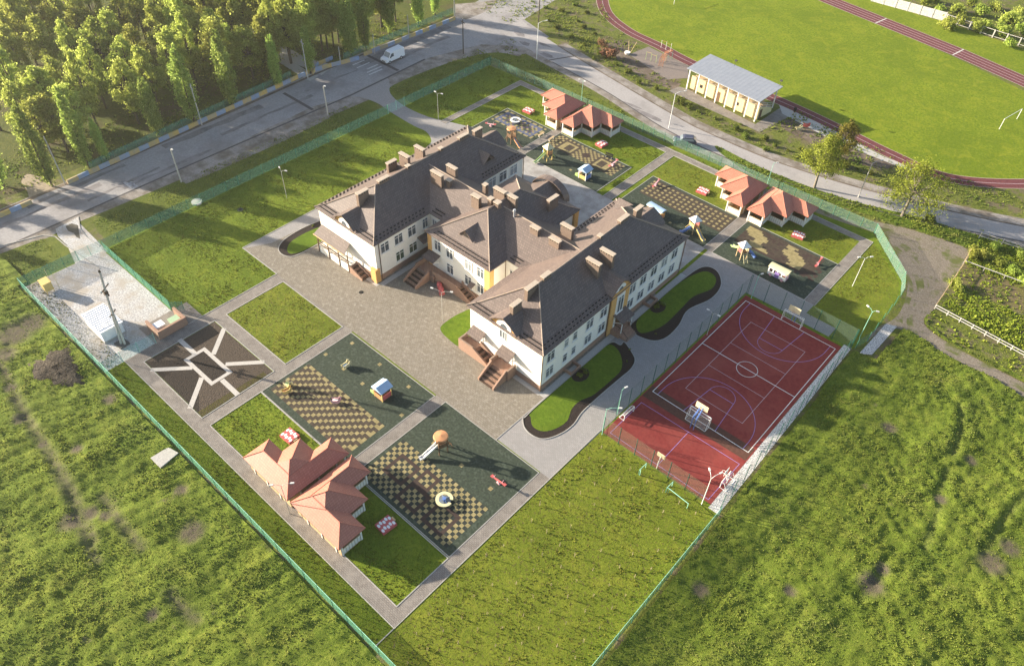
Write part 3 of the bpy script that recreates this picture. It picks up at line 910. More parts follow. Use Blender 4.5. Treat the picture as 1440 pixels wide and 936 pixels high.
for i, pl in enumerate(([(-30, 56.2), (-15, 56.3)], [(-15, 56.3), (-14.9, 63.6)], [(-14.9, 63.6), (-30, 63.3)], [(-30, 63.3), (-30.0, 56.2)], [(-22.5, 56.2), (-22.5, 63.4)])):
    loop(m, pl, .035, .0252 + i * .0005, False)
struct(m.build('court_line', VIOLETLINE))
sheet('gravel_strip', [(-14.4, 55.3), (-13.0, 55.3), (-13.3, 93.3), (-14.45, 93.3)], .0215, STONES)
sheet('gravel_strip', [(-12.0, 93.0), (-10.5, 94.2), (-10.2, 102.6), (-11.7, 102.0)], .020, STONES)

# ---- stadium: pitch, track, aprons
track_c = spline([(-86, 236), (-103, 228), (-117, 212), (-123.5, 192), (-121.5, 176), (-112.0, 163.2), (-101.2, 157.6), (-90.3, 156.0), (-79.3, 154.0), (-55.2, 152.7), (-42.5, 151.2), (-29.9, 149.3), (-19.0, 149.3), (-8.0, 157.6), (0, 168), (5, 182)], 6)
pitch = [p for p in track_c] + [(0, 200), (-20.1, 196.6), (-38.0, 202.2), (-53.5, 205.9), (-75.5, 210.5), (-90, 213)]
sheet('pitch', pitch, .0118, PITCH)
sheet('pitch', [(-95, 222), (-72.8, 213), (-50.9, 209), (-36.2, 206.5), (-22.6, 203.5), (10, 196), (14, 214), (-26, 219.0), (-46, 220.6), (-63, 219.6), (-95, 225)], .0112, PITCH)
ribbon('running_track', track_c, -1.55, 1.55, .022, TARTAN)
ribbon('track_line', track_c, -.05, .05, .027, THINLINE)
ribbon('track_edge', track_c, 1.5, 1.62, .0275, mat('track_edge_kerb', (.38, .30, .25), (.46, .38, .32), 3))
ribbon('track_edge', track_c, -1.62, -1.5, .0277, MATS['track_edge_kerb'])
back_c = [(-120, 221.5), (-95, 216.3), (-74.2, 211.8), (-52.2, 208.0), (-37.1, 205.3), (-21.4, 201.4), (4, 194), (30, 186)]
ribbon('running_track', back_c, -2.6, 2.6, .0222, TARTAN)
for d in (-2.6, -1.3, 0.0, 1.3, 2.6):
    ribbon('track_line', back_c, d - .06, d + .06, .0272, THINLINE)
for c in ((-37.6, 205.4), (-58.5, 209.0)):
    sheet('track_line', [(c[0] - .5, c[1] - 2.5), (c[0] - .2, c[1] - 2.5), (c[0] + .6, c[1] + 2.5), (c[0] + .3, c[1] + 2.5)], .0284, OLDWHITE)
sheet('concrete_apron', gps([(1095, 146), (1115, 153), (1150, 172), (1200, 198), (1240, 219), (1300, 243), (1300, 249), (1268, 236), (1222, 218), (1170, 197), (1130, 176), (1100, 160)]), .0178, CONC)
sheet('concrete_apron', gps([(955, 122), (968, 126), (1062, 175), (1100, 150), (1118, 160), (1068, 186), (940, 128)]), .0176, PATH)
sheet('gym_pad', gps([(884, 77), (912, 66), (968, 93), (968, 110), (938, 112)]), .0182, mat('gym_pad_paving', (.17, .14, .125), (.22, .185, .165), 4, bump=.2))
sheet('bare_soil', gps([(852, 62), (872, 56), (890, 63), (884, 78), (940, 112), (958, 118), (948, 128), (900, 108), (868, 84)]), .0171, DIRT)
sheet('bare_soil', spline(gps([(1098, 178), (1120, 168), (1165, 190), (1210, 212), (1262, 232), (1240, 237), (1200, 228), (1150, 206)]), 4, True), .0172, DIRT)

# gravel track and bare ground outside the fence on the right
sheet('gravel_track', spline(gps([(1226, 312), (1262, 318), (1310, 332), (1362, 352), (1352, 375), (1330, 408), (1312, 436), (1300, 456), (1340, 486), (1400, 518), (1470, 556), (1470, 578), (1400, 536), (1330, 500), (1292, 474), (1262, 462), (1232, 470), (1218, 482), (1232, 462), (1265, 440), (1275, 388), (1240, 322)]), 4, True), .0182, TRACKDIRT)
ribbon('gravel_track', spline(gps([(880, 186), (940, 212), (1010, 244), (1060, 264), (1130, 290), (1190, 312), (1236, 326)]), 5), -.5, 1.0, .0183, TRACKDIRT)
sheet('field_plot', gps([(1356, 371), (1440, 404), (1440, 440), (1400, 425), (1356, 402), (1338, 404)]), .0184, mat('weedy_plot', (.10, .095, .025), (.16, .14, .05), 3, bump=.5, c3=(.14, .105, .06), scale3=.4))

# forest floor, sandy lane and paths in the park
sheet('forest_floor', [(-137.3, -60), (-137.3, 60), (-138.5, 88), (-138.0, 112), (-138.5, 150), (-160, 210), (-330, 210), (-330, -60)], .007, FLOOR)
sheet('lane', spline(gps([(44, 282), (60, 272), (78, 262), (60, 250), (38, 245), (30, 256), (38, 268)]), 4, True), .0135, mat('sandy_lane', (.25, .20, .14), (.33, .27, .20), 3))
sheet('park_path', gps([(360, 40), (392, 60), (432, 82), (470, 92), (452, 106), (440, 100), (420, 92), (378, 66), (340, 42)]), .0136, CONC)
sheet('park_path', gps([(392, 74), (432, 100), (448, 107), (436, 114), (418, 104), (380, 80)]), .0138, CONC)
sheet('lane', gps([(640, 6), (668, 4), (700, 0), (690, 14), (655, 28), (640, 24)]), .0132, SHOULDER)

# green strip and wheel tracks beside the side road
sheet('road_verge', spline(gps([(1008, 205), (1060, 231), (1120, 256), (1200, 283), (1290, 305), (1360, 326), (1450, 352), (1450, 374), (1370, 350), (1310, 330), (1262, 315), (1236, 307), (1130, 273), (1060, 247), (1014, 216)]), 3, True), .0176, grass_mat('lush_verge', (.050, .085, .009), (.105, .155, .016), (.17, .215, .028), (.10, .085, .05), 5.0, .64, .72))
for k_, q_ in enumerate(([(1262, 345), (1290, 372), (1302, 400), (1296, 425), (1286, 448), (1300, 474), (1370, 516), (1445, 556)], [(1250, 350), (1276, 380), (1287, 405), (1281, 430), (1272, 452), (1286, 480), (1355, 523), (1430, 564)], [(1300, 340), (1320, 365), (1312, 395), (1300, 425)])):
    ribbon('wheel_track', spline(gps(q_), 6), -.28, .28, .0225 + k_ * .0006, mat('wheel_track_soil', (.135, .112, .085), (.22, .19, .15), 3, bump=.3, detail=8))

# ------------------------------------------------------------------ the kindergarten building
EAVE, PL = 7.6, 1.0
SCHOOL0 = (-65.0, 55.0, 0.0)
school = thing('kindergarten_building', 'cream two-storey kindergarten with brown tiled hip roofs in the middle of the fenced plot', 'building', SCHOOL0)
def SM():
    return MB(SCHOOL0)
def wing(x0, x1, y0, y1, top=7.45):
    SM().box(x0, x1, y0, y1, PL, top).build('wall', CREAM, school)
    SM().box(x0 - .05, x1 + .05, y0 - .05, y1 + .05, 0, PL + .012).build('plinth', BRICK, school)
wing(-54.75, -41.45, 55.3, 89.4)
wing(-87.9, -74.5, 54.85, 88.75, 7.44)
wing(-71.05, -58.0, 62.7, 83.1, 7.43)
wing(-74.9, -70.6, 66.4, 77.5, 7.42)
wing(-58.4, -54.3, 66.4, 77.5, 7.41)

def hip(x0, x1, y0, y1, z0, zr, axis, run, flare=(1.35, .52), ends=(True, True)):
    """Hip roof with a gentler foot: eave ring, kink ring, ridge. Returns the mesh collector."""
    mb = SM()
    fi, fz = flare
    th = .16
    e = [(x0, y0), (x1, y0), (x1, y1), (x0, y1)]
    i0 = fi if ends[0] or axis == 'y' else 0
    k = [[x0 + fi, y0 + fi], [x1 - fi, y0 + fi], [x1 - fi, y1 - fi], [x0 + fi, y1 - fi]]
    if axis == 'x':
        if not ends[0]:
            k[0][0] = k[3][0] = x0
        if not ends[1]:
            k[1][0] = k[2][0] = x1
        ym = (y0 + y1) / 2
        r = [(x0 + (run if ends[0] else 0), ym), (x1 - (run if ends[1] else 0), ym)]
    else:
        xm = (x0 + x1) / 2
        r = [(xm, y0 + run), (xm, y1 - run)]
    V = [(x, y, z0) for x, y in e] + [(x, y, z0 + fz) for x, y in k] + [(x, y, zr) for x, y in r] + [(x, y, z0 - th) for x, y in e]
    if axis == 'y':
        F = [(0, 1, 5, 4), (1, 2, 6, 5), (2, 3, 7, 6), (3, 0, 4, 7), (4, 5, 8), (5, 6, 9, 8), (6, 7, 9), (7, 4, 8, 9)]
    else:
        F = [(0, 1, 5, 4), (1, 2, 6, 5), (2, 3, 7, 6), (3, 0, 4, 7), (4, 5, 9, 8), (5, 6, 9), (6, 7, 8, 9), (7, 4, 8)]
    F += [(10, 11, 1, 0), (11, 12, 2, 1), (12, 13, 3, 2), (13, 10, 0, 3), (13, 12, 11, 10)]
    mb.add(V, F)
    mb.k = 1
    hips = [(4, 8), (5, 8), (6, 9), (7, 9)] if axis == 'y' else [(4, 8), (7, 8), (5, 9), (6, 9)]
    hips += [(8, 9)] + [(0, 4), (1, 5), (2, 6), (3, 7)]
    if axis == 'x' and not ends[0]:
        hips = [h for h in hips if h[0] not in (4, 7, 0, 3)]
    if axis == 'x' and not ends[1]:
        hips = [h for h in hips if h[0] not in (5, 6, 1, 2)]
    for a, b in hips:
        A, B = V[a], V[b]
        mb.tube((A[0], A[1], A[2] + .03), (B[0], B[1], B[2] + .03), .09, .09, 6)
    mb.k = 0
    return mb

RL = dict(
    R=hip(-55.15, -41.05, 54.9, 89.8, EAVE, 11.55, 'y', 6.95),
    L=hip(-88.3, -74.1, 54.45, 89.15, EAVE, 11.6, 'y', 7.0),
    M=hip(-71.5, -57.6, 62.3, 83.5, EAVE, 11.5, 'y', 6.95),
    C1=hip(-80.4, -64.7, 66.0, 77.9, EAVE + .004, 10.95, 'x', 0, (1.35, .52), (False, False)),
    C2=hip(-64.4, -48.8, 66.0, 77.9, EAVE + .004, 10.95, 'x', 0, (1.35, .52), (False, False)))

# snow guards: two staggered rows of short dark bars near the eaves
def guards(roof, a, b, inward, z, n):
    mb = roof
    mb.k = 2
    ax, ay = a
    bx, by = b
    L = math.hypot(bx - ax, by - ay)
    ang = math.atan2(by - ay, bx - ax)
    for row, (d, h) in enumerate(((.50, .19), (1.02, .39))):
        for i in range(n):
            t = (i + .5 + .5 * row) / (n + .5)
            c = (ax + (bx - ax) * t + inward[0] * d, ay + (by - ay) * t + inward[1] * d)
            mb.obox(c, ang, .17, .06, z + h - .03, z + h + .12)
guards(RL['R'], (-54.6, 54.9), (-51.0, 54.9), (0, 1), EAVE, 7)
guards(RL['R'], (-45.8, 54.9), (-41.6, 54.9), (0, 1), EAVE, 8)
guards(RL['L'], (-87.8, 54.45), (-84.0, 54.45), (0, 1), EAVE, 7)
guards(RL['L'], (-78.6, 54.45), (-74.6, 54.45), (0, 1), EAVE, 8)
guards(RL['M'], (-69.9, 62.3), (-58.2, 62.3), (0, 1), EAVE, 19)
guards(RL['C1'], (-74.0, 66.0), (-71.6, 66.0), (0, 1), EAVE, 5)
guards(RL['C2'], (-57.4, 66.0), (-55.3, 66.0), (0, 1), EAVE, 5)
for key, x, y0, y1, sx in (('R', -41.05, 55.6, 70.0, -1), ('R', -41.05, 74.6, 89.0, -1), ('L', -74.1, 55.2, 66.0, -1), ('L', -74.1, 78.5, 88.5, -1), ('R', -55.15, 78.0, 89.0, 1), ('L', -88.3, 55.2, 88.5, 1)):
    guards(RL[key], (x, y0), (x, y1), (sx, 0), EAVE, int((y1 - y0) / .75))

RL = {k: m_.build('roof', [ROOF, RIDGE, DARK], school) for k, m_ in RL.items()}

# chimneys: brick stacks with a capping slab and a row of flue mouths
def chimney(roof, x, y, lx, ly, top, base):
    top -= .25
    lx, ly = lx * .92, ly * .92
    mb = SM()
    mb.box(x - lx / 2, x + lx / 2, y - ly / 2, y + ly / 2, base, top)
    st = mb.build('chimney', CHIM, roof)
    ca = SM()
    ca.box(x - lx / 2 - .09, x + lx / 2 + .09, y - ly / 2 - .09, y + ly / 2 + .09, top, top + .13)
    dk = SM()
    if lx > ly:
        n = max(2, int(lx / .42))
        for i in range(n):
            cx = x - lx / 2 + lx * (i + .5) / n
            dk.box(cx - .11, cx + .11, y - ly / 2 - .012, y + ly / 2 + .012, top - .30, top - .03)
    else:
        n = max(2, int(ly / .42))
        for i in range(n):
            cy = y - ly / 2 + ly * (i + .5) / n
            dk.box(x - lx / 2 - .012, x + lx / 2 + .012, cy - .11, cy + .11, top - .30, top - .03)
    ca.k = 1
    b = len(ca.v)
    ca.v += dk.v
    ca.f += [tuple(b + i for i in f) for f in dk.f]
    ca.mi += [1] * len(dk.f)
    ca.build('chimney_cap', [CAP, DARK], roof)
for y, ly, t in ((57.3, 1.9, 11.1), (60.4, 2.4, 12.2), (63.4, 1.7, 12.3), (75.6, .7, 12.2), (81.3, 2.4, 12.3), (85.2, 1.9, 12.0)):
    chimney(RL['R'], -48.15, y, .62, ly, t, 8.6)
for y, ly, t in ((58.8, 2.2, 12.0), (63.1, 2.3, 12.3), (68.3, .7, 12.2), (75.6, .7, 12.2), (80.8, 2.3, 12.3), (84.3, 2.0, 12.0)):
    chimney(RL['L'], -81.2, y, .62, ly, t, 8.6)
for x, y, lx in ((-45.4, 70.6, 2.5), (-45.3, 73.7, 2.5)):
    chimney(RL['R'], x, y, lx, .62, 11.9, 8.6)
for x, y, lx in ((-83.9, 70.0, 2.3), (-83.7, 73.2, 2.2)):
    chimney(RL['L'], x, y, lx, .62, 12.2, 8.6)
chimney(RL['L'], -84.9, 68.0, .6, 2.0, 11.4, 8.4)
for x, y, lx, ly, t in ((-76.4, 70.1, 2.6, .6, 12.2), (-76.2, 73.2, 2.2, .6, 12.0), (-74.4, 70.8, .8, .7, 11.5), (-69.2, 73.6, .7, .7, 11.8)):
    chimney(RL['C1'], x, y, lx, ly, t, 9.0)
for x, y, lx, ly, t in ((-67.8, 70.1, 1.7, .7, 12.1), (-65.6, 71.0, .75, .75, 12.3), (-64.2, 71.0, 1.0, .8, 12.3), (-65.9, 73.4, 2.4, .65, 12.5), (-63.6, 73.6, 2.1, .65, 12.4), (-60.1, 79.3, .6, 2.4, 10.9)):
    chimney(RL['M'], x, y, lx, ly, t, 8.6)
for x, y, lx, ly in ((-56.6, 71.0, 1.6, .65), (-52.7, 70.9, 2.0, .65), (-53.4, 74.6, 2.3, .65)):
    chimney(RL['C2'], x, y, lx, ly, 11.6, 8.6)
vp = SM()
vp.tube((-61.2, 71.5, 10.4), (-61.2, 71.5, 11.7), .14, .14, 8)
vp.tube((-61.2, 71.5, 11.7), (-61.2, 71.5, 12.0), .26, .2, 8)
vp.build('vent_pipe', STEEL, RL['C2'])

# windows
def win_mesh(w, h, split=2, transom=True):
    g = MB().box(-w / 2, w / 2, -.02, .02, -h / 2, h / 2)
    fr = MB()
    t = .075
    for x0, x1, z0, z1 in ((-w / 2 - t, -w / 2, -h / 2, h / 2), (w / 2, w / 2 + t, -h / 2, h / 2), (-w / 2 - t, w / 2 + t, h / 2, h / 2 + t), (-w / 2 - t, w / 2 + t, -h / 2 - t, -h / 2)):
        fr.box(x0, x1, -.07, .012, z0, z1)
    for i in range(1, split):
        x = -w / 2 + w * i / split
        fr.box(x - .045, x + .045, -.06, -.022, -h / 2 + .002, h / 2 - .002)
    if transom:
        for i in range(split):
            xa, xb = -w / 2 + w * i / split + .046, -w / 2 + w * (i + 1) / split - .046
            fr.box(xa, xb, -.055, -.022, h / 2 - .48, h / 2 - .42)
    si = MB().box(-w / 2 - .18, w / 2 + .18, -.17, .012, -h / 2 - .16, -h / 2 - t - .003)
    return g, fr, si
WM = {}
def window(x, y, z, face, w=1.5, h=1.75, split=2, transom=True, green=False):
    key = (w, h, split, transom, green)
    if key not in WM:
        g, fr, si = win_mesh(w, h, split, transom)
        WM[key] = (g.mesh('window', LAWNREFL if green else GLASS), fr.mesh('frame', FRAME), si.mesh('sill', FRAME))
    rz = {'-y': 0, '+x': math.pi / 2, '+y': math.pi, '-x': -math.pi / 2}[face]
    p = link('window', WM[key][0], school, (x - SCHOOL0[0], y - SCHOOL0[1], z), rz)
    link('frame', WM[key][1], p)
    link('sill', WM[key][2], p)
    return p
XR = -41.43
for y in (57.0, 65.5, 68.7, 75.7, 78.4, 81.2, 84.0, 86.8):
    for z in (2.75, 5.75):
        window(XR, y, z, '+x', 1.5, 1.7)
for y in (60.3, 62.2):
    for z in (2.9, 5.8):
        window(XR, y, z, '+x', .85, 1.45, 1)
XL = -74.48
for y in (56.8, 59.6, 62.4, 65.25):
    window(XL, y, 5.85, '+x', 1.55 if y < 64 else 1.0, 1.7)
for y in (59.6, 62.4):
    window(XL, y, 2.6, '+x', 1.55, 1.7, green=True)
for y in (80.9, 83.6, 86.3):
    window(XL, y, 5.85, '+x', 1.7, 1.75)
    window(XL, y, 2.6, '+x', 1.7, 1.75)
for x in (-68.9, -66.3, -62.3, -59.8):
    window(x, 62.68, 5.8, '-y', 1.3, 1.75)
for x in (-66.3, -62.4, -59.8):
    window(x, 62.68, 2.7, '-y', 1.3, 1.75)
window(-48.6, 55.28, 6.15, '-y', .95, 1.35, 2, False)
window(-56.7, 66.38, 4.9, '-y', .95, 1.5, 2, False)
window(-73.4, 66.38, 5.6, '-y', .9, 1.5, 2, False)
for x, y in ((-54.73, 80.5), (-54.73, 83.5), (-54.73, 86.5)):
    window(x - .04, y, 5.8, '-x', 1.4, 1.7)
for y in range(58, 88, 4):
    window(-87.94, y, 5.8, '-x', 1.5, 1.7)
    window(-87.94, y, 2.6, '-x', 1.5, 1.7)
for x in (-52.6, -48.1, -43.6, -85.8, -81.2, -76.7):
    window(x, 89.44 if x > -60 else 88.79, 5.8, '+y', 1.5, 1.7)
    window(x, 89.44 if x > -60 else 88.79, 2.6, '+y', 1.5, 1.7)

# wall dormers with a segment-arched gable on the wing ends and over the side entrance
def gable(roof, cx, y, face, hw, z_sp, z_top, depth, wtop, bottom=7.0):
    """Gable wall + little pitched roof running back into the big roof. Built facing -y at the origin, then turned."""
    a = {'-y': 0, '+x': math.pi / 2, '+y': math.pi}[face]
    ca, sa = math.cos(a), math.sin(a)
    def T(mb):
        out = SM()
        out.v = [(cx + ca * vx - sa * vy, y + sa * vx + ca * vy, vz) for vx, vy, vz in mb.v]
        out.f, out.mi = mb.f, mb.mi
        return out
    w = MB()
    prof = [(-hw, -.10, bottom), (hw, -.10, bottom), (hw, -.10, z_sp), (hw * .62, -.10, z_sp + (z_top - z_sp) * .55), (0, -.10, z_top), (-hw * .62, -.10, z_sp + (z_top - z_sp) * .55), (-hw, -.10, z_sp)]
    w.ext(prof, (0, 0, 0), (0, depth * .3, 0))
    gw = T(w).build('gable_wall', ORANGE, school)
    c = MB()
    # white arched field and round window
    r = hw * .60
    n = 14
    top = [(r * math.cos(t), -.16, z_sp - .25 + r * .95 * math.sin(t)) for t in np.linspace(0, math.pi, n)]
    c.ext([(-r, -.16, bottom + .02), (r, -.16, bottom + .02)] + top, (0, 0, 0), (0, .05, 0))
    T(c).build('arched_panel', FRAME, gw)
    gl = MB()
    gl.ext([(r * .42 * math.cos(t), -.19, z_sp - .1 + r * .42 * math.sin(t)) for t in np.linspace(0, 2 * math.pi, 17)[:-1]], (0, 0, 0), (0, .025, 0))
    T(gl).build('round_window', GLASS, gw)
    ro = MB()
    o = .28
    k = [(-hw - o, z_sp - .12), (-hw * .62, z_sp + (z_top - z_sp) * .58), (0, z_top + .1), (hw * .62, z_sp + (z_top - z_sp) * .58), (hw + o, z_sp - .12)]
    for (x0, z0), (x1, z1) in zip(k, k[1:]):
        ro.add([(x0, -.42, z0), (x1, -.42, z1), (x1, depth, z1), (x0, depth, z0), (x0, -.42, z0 + .14), (x1, -.42, z1 + .14), (x1, depth, z1 + .14), (x0, depth, z0 + .14)],
               [(0, 3, 2, 1), (4, 5, 6, 7), (0, 1, 5, 4), (1, 2, 6, 5), (2, 3, 7, 6), (3, 0, 4, 7)])
    T(ro).build('gable_roof', ROOF, roof)
gable(RL['R'], -48.3, 55.3, '-y', 2.25, 7.9, 9.35, 3.4, 0, 6.95)
gable(RL['L'], -81.2, 54.85, '-y', 2.2, 7.9, 9.35, 3.4, 0, 6.95)
gable(RL['R'], -48.1, 89.4, '+y', 2.25, 7.9, 9.35, 3.4, 0, 6.95)
gable(RL['L'], -81.2, 88.75, '+y', 2.25, 7.9, 9.35, 3.4, 0, 6.95)
gable(RL['R'], -41.45, 72.25, '+x', 2.05, 8.0, 9.5, 3.6, 0, 7.0)

# small triangular roof vents
def roof_vent(roof, tip, base_c, half, h, facing, depth):
    """A little gablet on a slope: front triangle and two roof planes running back to the slope."""
    x, y, z = base_c
    fx, fy = facing
    px, py = -fy, fx
    L = (x + px * half, y + py * half, z)
    R = (x - px * half, y - py * half, z)
    T = (x, y, z + h)
    B = (x - fx * depth, y - fy * depth, z + h + .02)
    of = .25
    Lo = (L[0] + fx * of + px * .2, L[1] + fy * of + py * .2, z - .05)
    Ro = (R[0] + fx * of - px * .2, R[1] + fy * of - py * .2, z - .05)
    To = (T[0] + fx * of, T[1] + fy * of, z + h + .12)
    mb = SM()
    mb.add([L, R, T], [(0, 1, 2)])
    mb.add([Lo, To, (B[0], B[1], B[2] + .1), (L[0] - fx * depth * .15 + px * .2, L[1] - fy * depth * .15 + py * .2, z + .1)], [(0, 1, 2, 3)])
    mb.add([Ro, To, (B[0], B[1], B[2] + .1), (R[0] - fx * depth * .15 - px * .2, R[1] - fy * depth * .15 - py * .2, z + .1)], [(0, 3, 2, 1)])
    o = mb.build('roof_vent', ROOF, roof)
    MB(SCHOOL0).add([(x + fx * .015 + px * half * .45, y + fy * .015 + py * half * .45, z + .08), (x + fx * .015 - px * half * .45, y + fy * .015 - py * half * .45, z + .08), (x + fx * .015, y + fy * .015, z + h * .6)], [(0, 1, 2)]).build('vent_louvre', DARK, roof)
roof_vent(RL['M'], None, (-64.6, 64.6, 8.75), 1.35, 1.35, (0, -1), 3.0)
roof_vent(RL['L'], None, (-76.3, 82.0, 8.75), 1.3, 1.3, (1, 0), 3.0)
roof_vent(RL['L'], None, (-85.9, 69.0, 8.9), 1.2, 1.2, (-1, 0), 2.6)
roof_vent(RL['R'], None, (-53.0, 87.4, 8.75), 1.2, 1.2, (-1, 0), 2.6)

# rear barrel gable of the middle wing
ab = SM()
ts = np.linspace(0, math.pi, 15)
outer = [(-64.5 + 3.6 * math.cos(t), 6.9 + 2.9 * math.sin(t)) for t in ts]
for (xa, za), (xb, zb) in zip(outer, outer[1:]):
    ab.add([(xa, 83.6, za), (xb, 83.6, zb), (xb, 84.9, zb), (xa, 84.9, za), (xa, 83.6, za - .18), (xb, 83.6, zb - .18), (xb, 84.9, zb - .18), (xa, 84.9, za - .18)],
           [(0, 1, 2, 3), (4, 7, 6, 5), (0, 4, 5, 1), (3, 2, 6, 7)])
ab.build('arched_roof', ROOF, RL['M'])
SM().ext([(x, 84.3, z - .17) for x, z in outer], (0, 0, 0), (0, .3, 0)).build('gable_wall', CREAM, school)
SM().box(-67.6, -61.4, 83.1, 84.55, 0, 6.95).build('wall', ORANGE, school)
g2 = SM()
g2.add([(-67.9, 84.0, 7.6), (-64.5, 84.0, 9.6), (-61.1, 84.0, 7.6), (-67.9, 79.0, 7.6), (-64.5, 77.0, 9.6), (-61.1, 79.0, 7.6)], [(0, 1, 4, 3), (1, 2, 5, 4), (0, 2, 1)])
g2.build('gable_roof', ROOF, RL['M'])

# side entrance bay on the long wall
SM().box(-41.5, -41.12, 70.1, 74.4, 0.02, 7.9).build('entrance_bay', ORANGE, school)
SM().box(-41.45, -41.05, 71.3, 73.2, 1.0, 7.2).build('bay_panel', FRAME, school)
p_ = window(-41.02, 72.25, 5.3, '+x', 1.25, 3.0, 2)
aw = SM()
aw.add([(-41.1, 71.0, 3.75), (-41.1, 73.9, 3.75), (-39.3, 73.9, 3.2), (-39.3, 71.0, 3.2), (-41.1, 71.0, 3.6), (-41.1, 73.9, 3.6), (-39.3, 73.9, 3.05), (-39.3, 71.0, 3.05)], [(0, 1, 2, 3), (7, 6, 5, 4), (0, 3, 7, 4), (1, 5, 6, 2), (2, 6, 7, 3)])
aw.build('door_canopy', ROOF, school)
cb = SM()
for y in (71.2, 73.7):
    cb.tube((-39.5, y, 3.1), (-39.5, y, 1.0), .07, .07)
    cb.tube((-39.4, y, 3.05), (-41.05, y, 2.2), .05, .05)
cb.build('canopy_bracket', FRAME, school)
SM().box(-41.08, -41.0, 71.7, 73.0, 1.0, 3.1).build('door', WOOD, school)
st = SM()
st.box(-41.1, -39.9, 70.9, 74.0, 0, .96)
for i in range(5):
    st.box(-39.9 + i * .33, -39.9 + (i + 1) * .33, 71.2, 73.7, 0, .80 - i * .16)
for y in (70.95, 73.75):
    st.box(-39.9, -39.55, y, y + .24, 0, 1.3)
st.build('steps', BRICK, school)
rl = SM()
for y in (71.25, 73.65):
    rl.path([(-41.0, y, 1.9), (-39.9, y, 1.9), (-38.3, y, .9), (-38.3, y, .02)], .035)
    rl.tube((-39.9, y, 1.9), (-39.9, y, .96), .03)
rl.build('handrail', DARK, school)
for y in (61.5, 80.7):
    lw = SM()
    for x0, x1, y0, y1 in ((-41.4, -40.0, y - 1.1, y - .9), (-41.4, -40.0, y + .9, y + 1.1), (-40.2, -40.0, y - .9, y + .9)):
        lw.box(x0, x1, y0, y1, 0, .55)
    lw.build('light_well', BRICK, school)

# corner pilasters and downpipes
for x0, x1, y0, y1 in ((-59.0, -57.94, 62.62, 63.6), (-71.12, -70.3, 62.62, 63.4), (-58.05, -57.6, 82.2, 83.2)):
    SM().box(x0, x1, y0, y1, .02, 7.40).build('corner_pilaster', ORANGE, school)
SM().box(-75.5, -74.3, 54.35, 55.3, .02, 2.6).build('corner_pilaster', ORANGE, school)
for x, y in ((-41.3, 55.15), (-41.3, 89.5), (-74.35, 55.6), (-74.35, 88.8), (-58.0, 66.2), (-41.3, 70.0)):
    SM().tube((x, y, .1), (x, y, 7.5), .07, .07, 6).build('downpipe', WOOD, school)

# awnings over the front doors
def awning(x0, x1, y, zt, zb, out, m=ROOF):
    a = SM()
    a.add([(x0, y, zt), (x1, y, zt), (x1, y - out, zb), (x0, y - out, zb), (x0, y, zt - .12), (x1, y, zt - .12), (x1, y - out, zb - .12), (x0, y - out, zb - .12)],
          [(0, 3, 2, 1), (4, 5, 6, 7), (0, 4, 7, 3), (1, 2, 6, 5), (3, 7, 6, 2)])
    o = a.build('door_canopy', m, school)
    b = SM()
    for x in (x0 + .12, x1 - .12):
        b.tube((x, y - out + .15, zb - .08), (x, y - .02, zb - 1.0), .05, .05)
        b.tube((x, y - .05, zt - .2), (x, y - .05, zb - 1.05), .05, .05)
    b.build('canopy_bracket', FRAME, school)
    SM().box(x0 + .55, x1 - .55, y - .06, y + .02, 1.32, 3.4).build('door', FRAME, school)
awning(-54.2, -51.7, 55.3, 4.15, 3.5, 1.45)
awning(-48.6, -46.1, 55.3, 4.15, 3.5, 1.45)
awning(-70.9, -68.4, 62.7, 4.1, 3.6, 1.7)
awning(-61.9, -60.9, 62.7, 2.9, 2.5, .9)
awning_l = SM()
awning_l.add([(-74.5, 65.6, 4.0), (-74.5, 63.4, 4.0), (-73.0, 63.4, 3.5), (-73.0, 65.6, 3.5), (-74.5, 65.6, 3.88), (-74.5, 63.4, 3.88), (-73.0, 63.4, 3.38), (-73.0, 65.6, 3.38)], [(0, 1, 2, 3), (7, 6, 5, 4), (1, 5, 6, 2), (0, 3, 7, 4), (3, 2, 6, 7)])
awning_l.build('door_canopy', ROOF, school)

# front stairs
def stairs(u0, u1, v0, v1, axis, zt, n, wall=.24, par=.75, m=BRICK):
    """Flight falling from u0 (top) to u1 (foot) along axis, between side walls at v0 and v1."""
    s = 1 if u1 > u0 else -1
    def B(mb, ua, ub, va, vb, z0, z1):
        a, b = min(ua, ub), max(ua, ub)
        mb.box(a, b, va, vb, z0, z1) if axis == 'x' else mb.box(va, vb, a, b, z0, z1)
    step = SM()
    d = (u1 - u0) / n
    for i in range(n):
        step.k = i % 2
        B(step, u0 + d * i, u0 + d * (i + 1), v0 + wall, v1 - wall, 0, zt - (i + 1) * zt / (n + 1))
        step.k = 1
        B(step, u0 + d * (i + .86), u0 + d * (i + 1.0) - .004 * s, v0 + wall + .003, v1 - wall - .003, zt - (i + 1) * zt / (n + 1) + .001, zt - (i + 1) * zt / (n + 1) + .02)
        step.k = 0
    step.build('steps', [MATS['red_brick'], mat('dark_step_tread', (.06, .038, .028), (.09, .06, .045), 4)], school)
    for v in (v0, v1 - wall):
        prof = [(u0, 0), (u1, 0), (u1, .45), (u0, zt + par)]
        P3 = [((u, v, z) if axis == 'x' else (v, u, z)) for u, z in prof]
        q = SM()
        q.ext(P3, (0, 0, 0), (0, wall, 0) if axis == 'x' else (wall, 0, 0))
        q.build('stair_wall', m, school)
def landing(x0, x1, y0, y1, z, walls, par=.75):
    SM().box(x0, x1, y0, y1, 0, z).build('landing', BRICK if x0 > -80 else CREAM, school)
    for a in walls:
        SM().box(*a, 0, z + par).build('stair_wall', BRICK, school)
ZT = 1.3
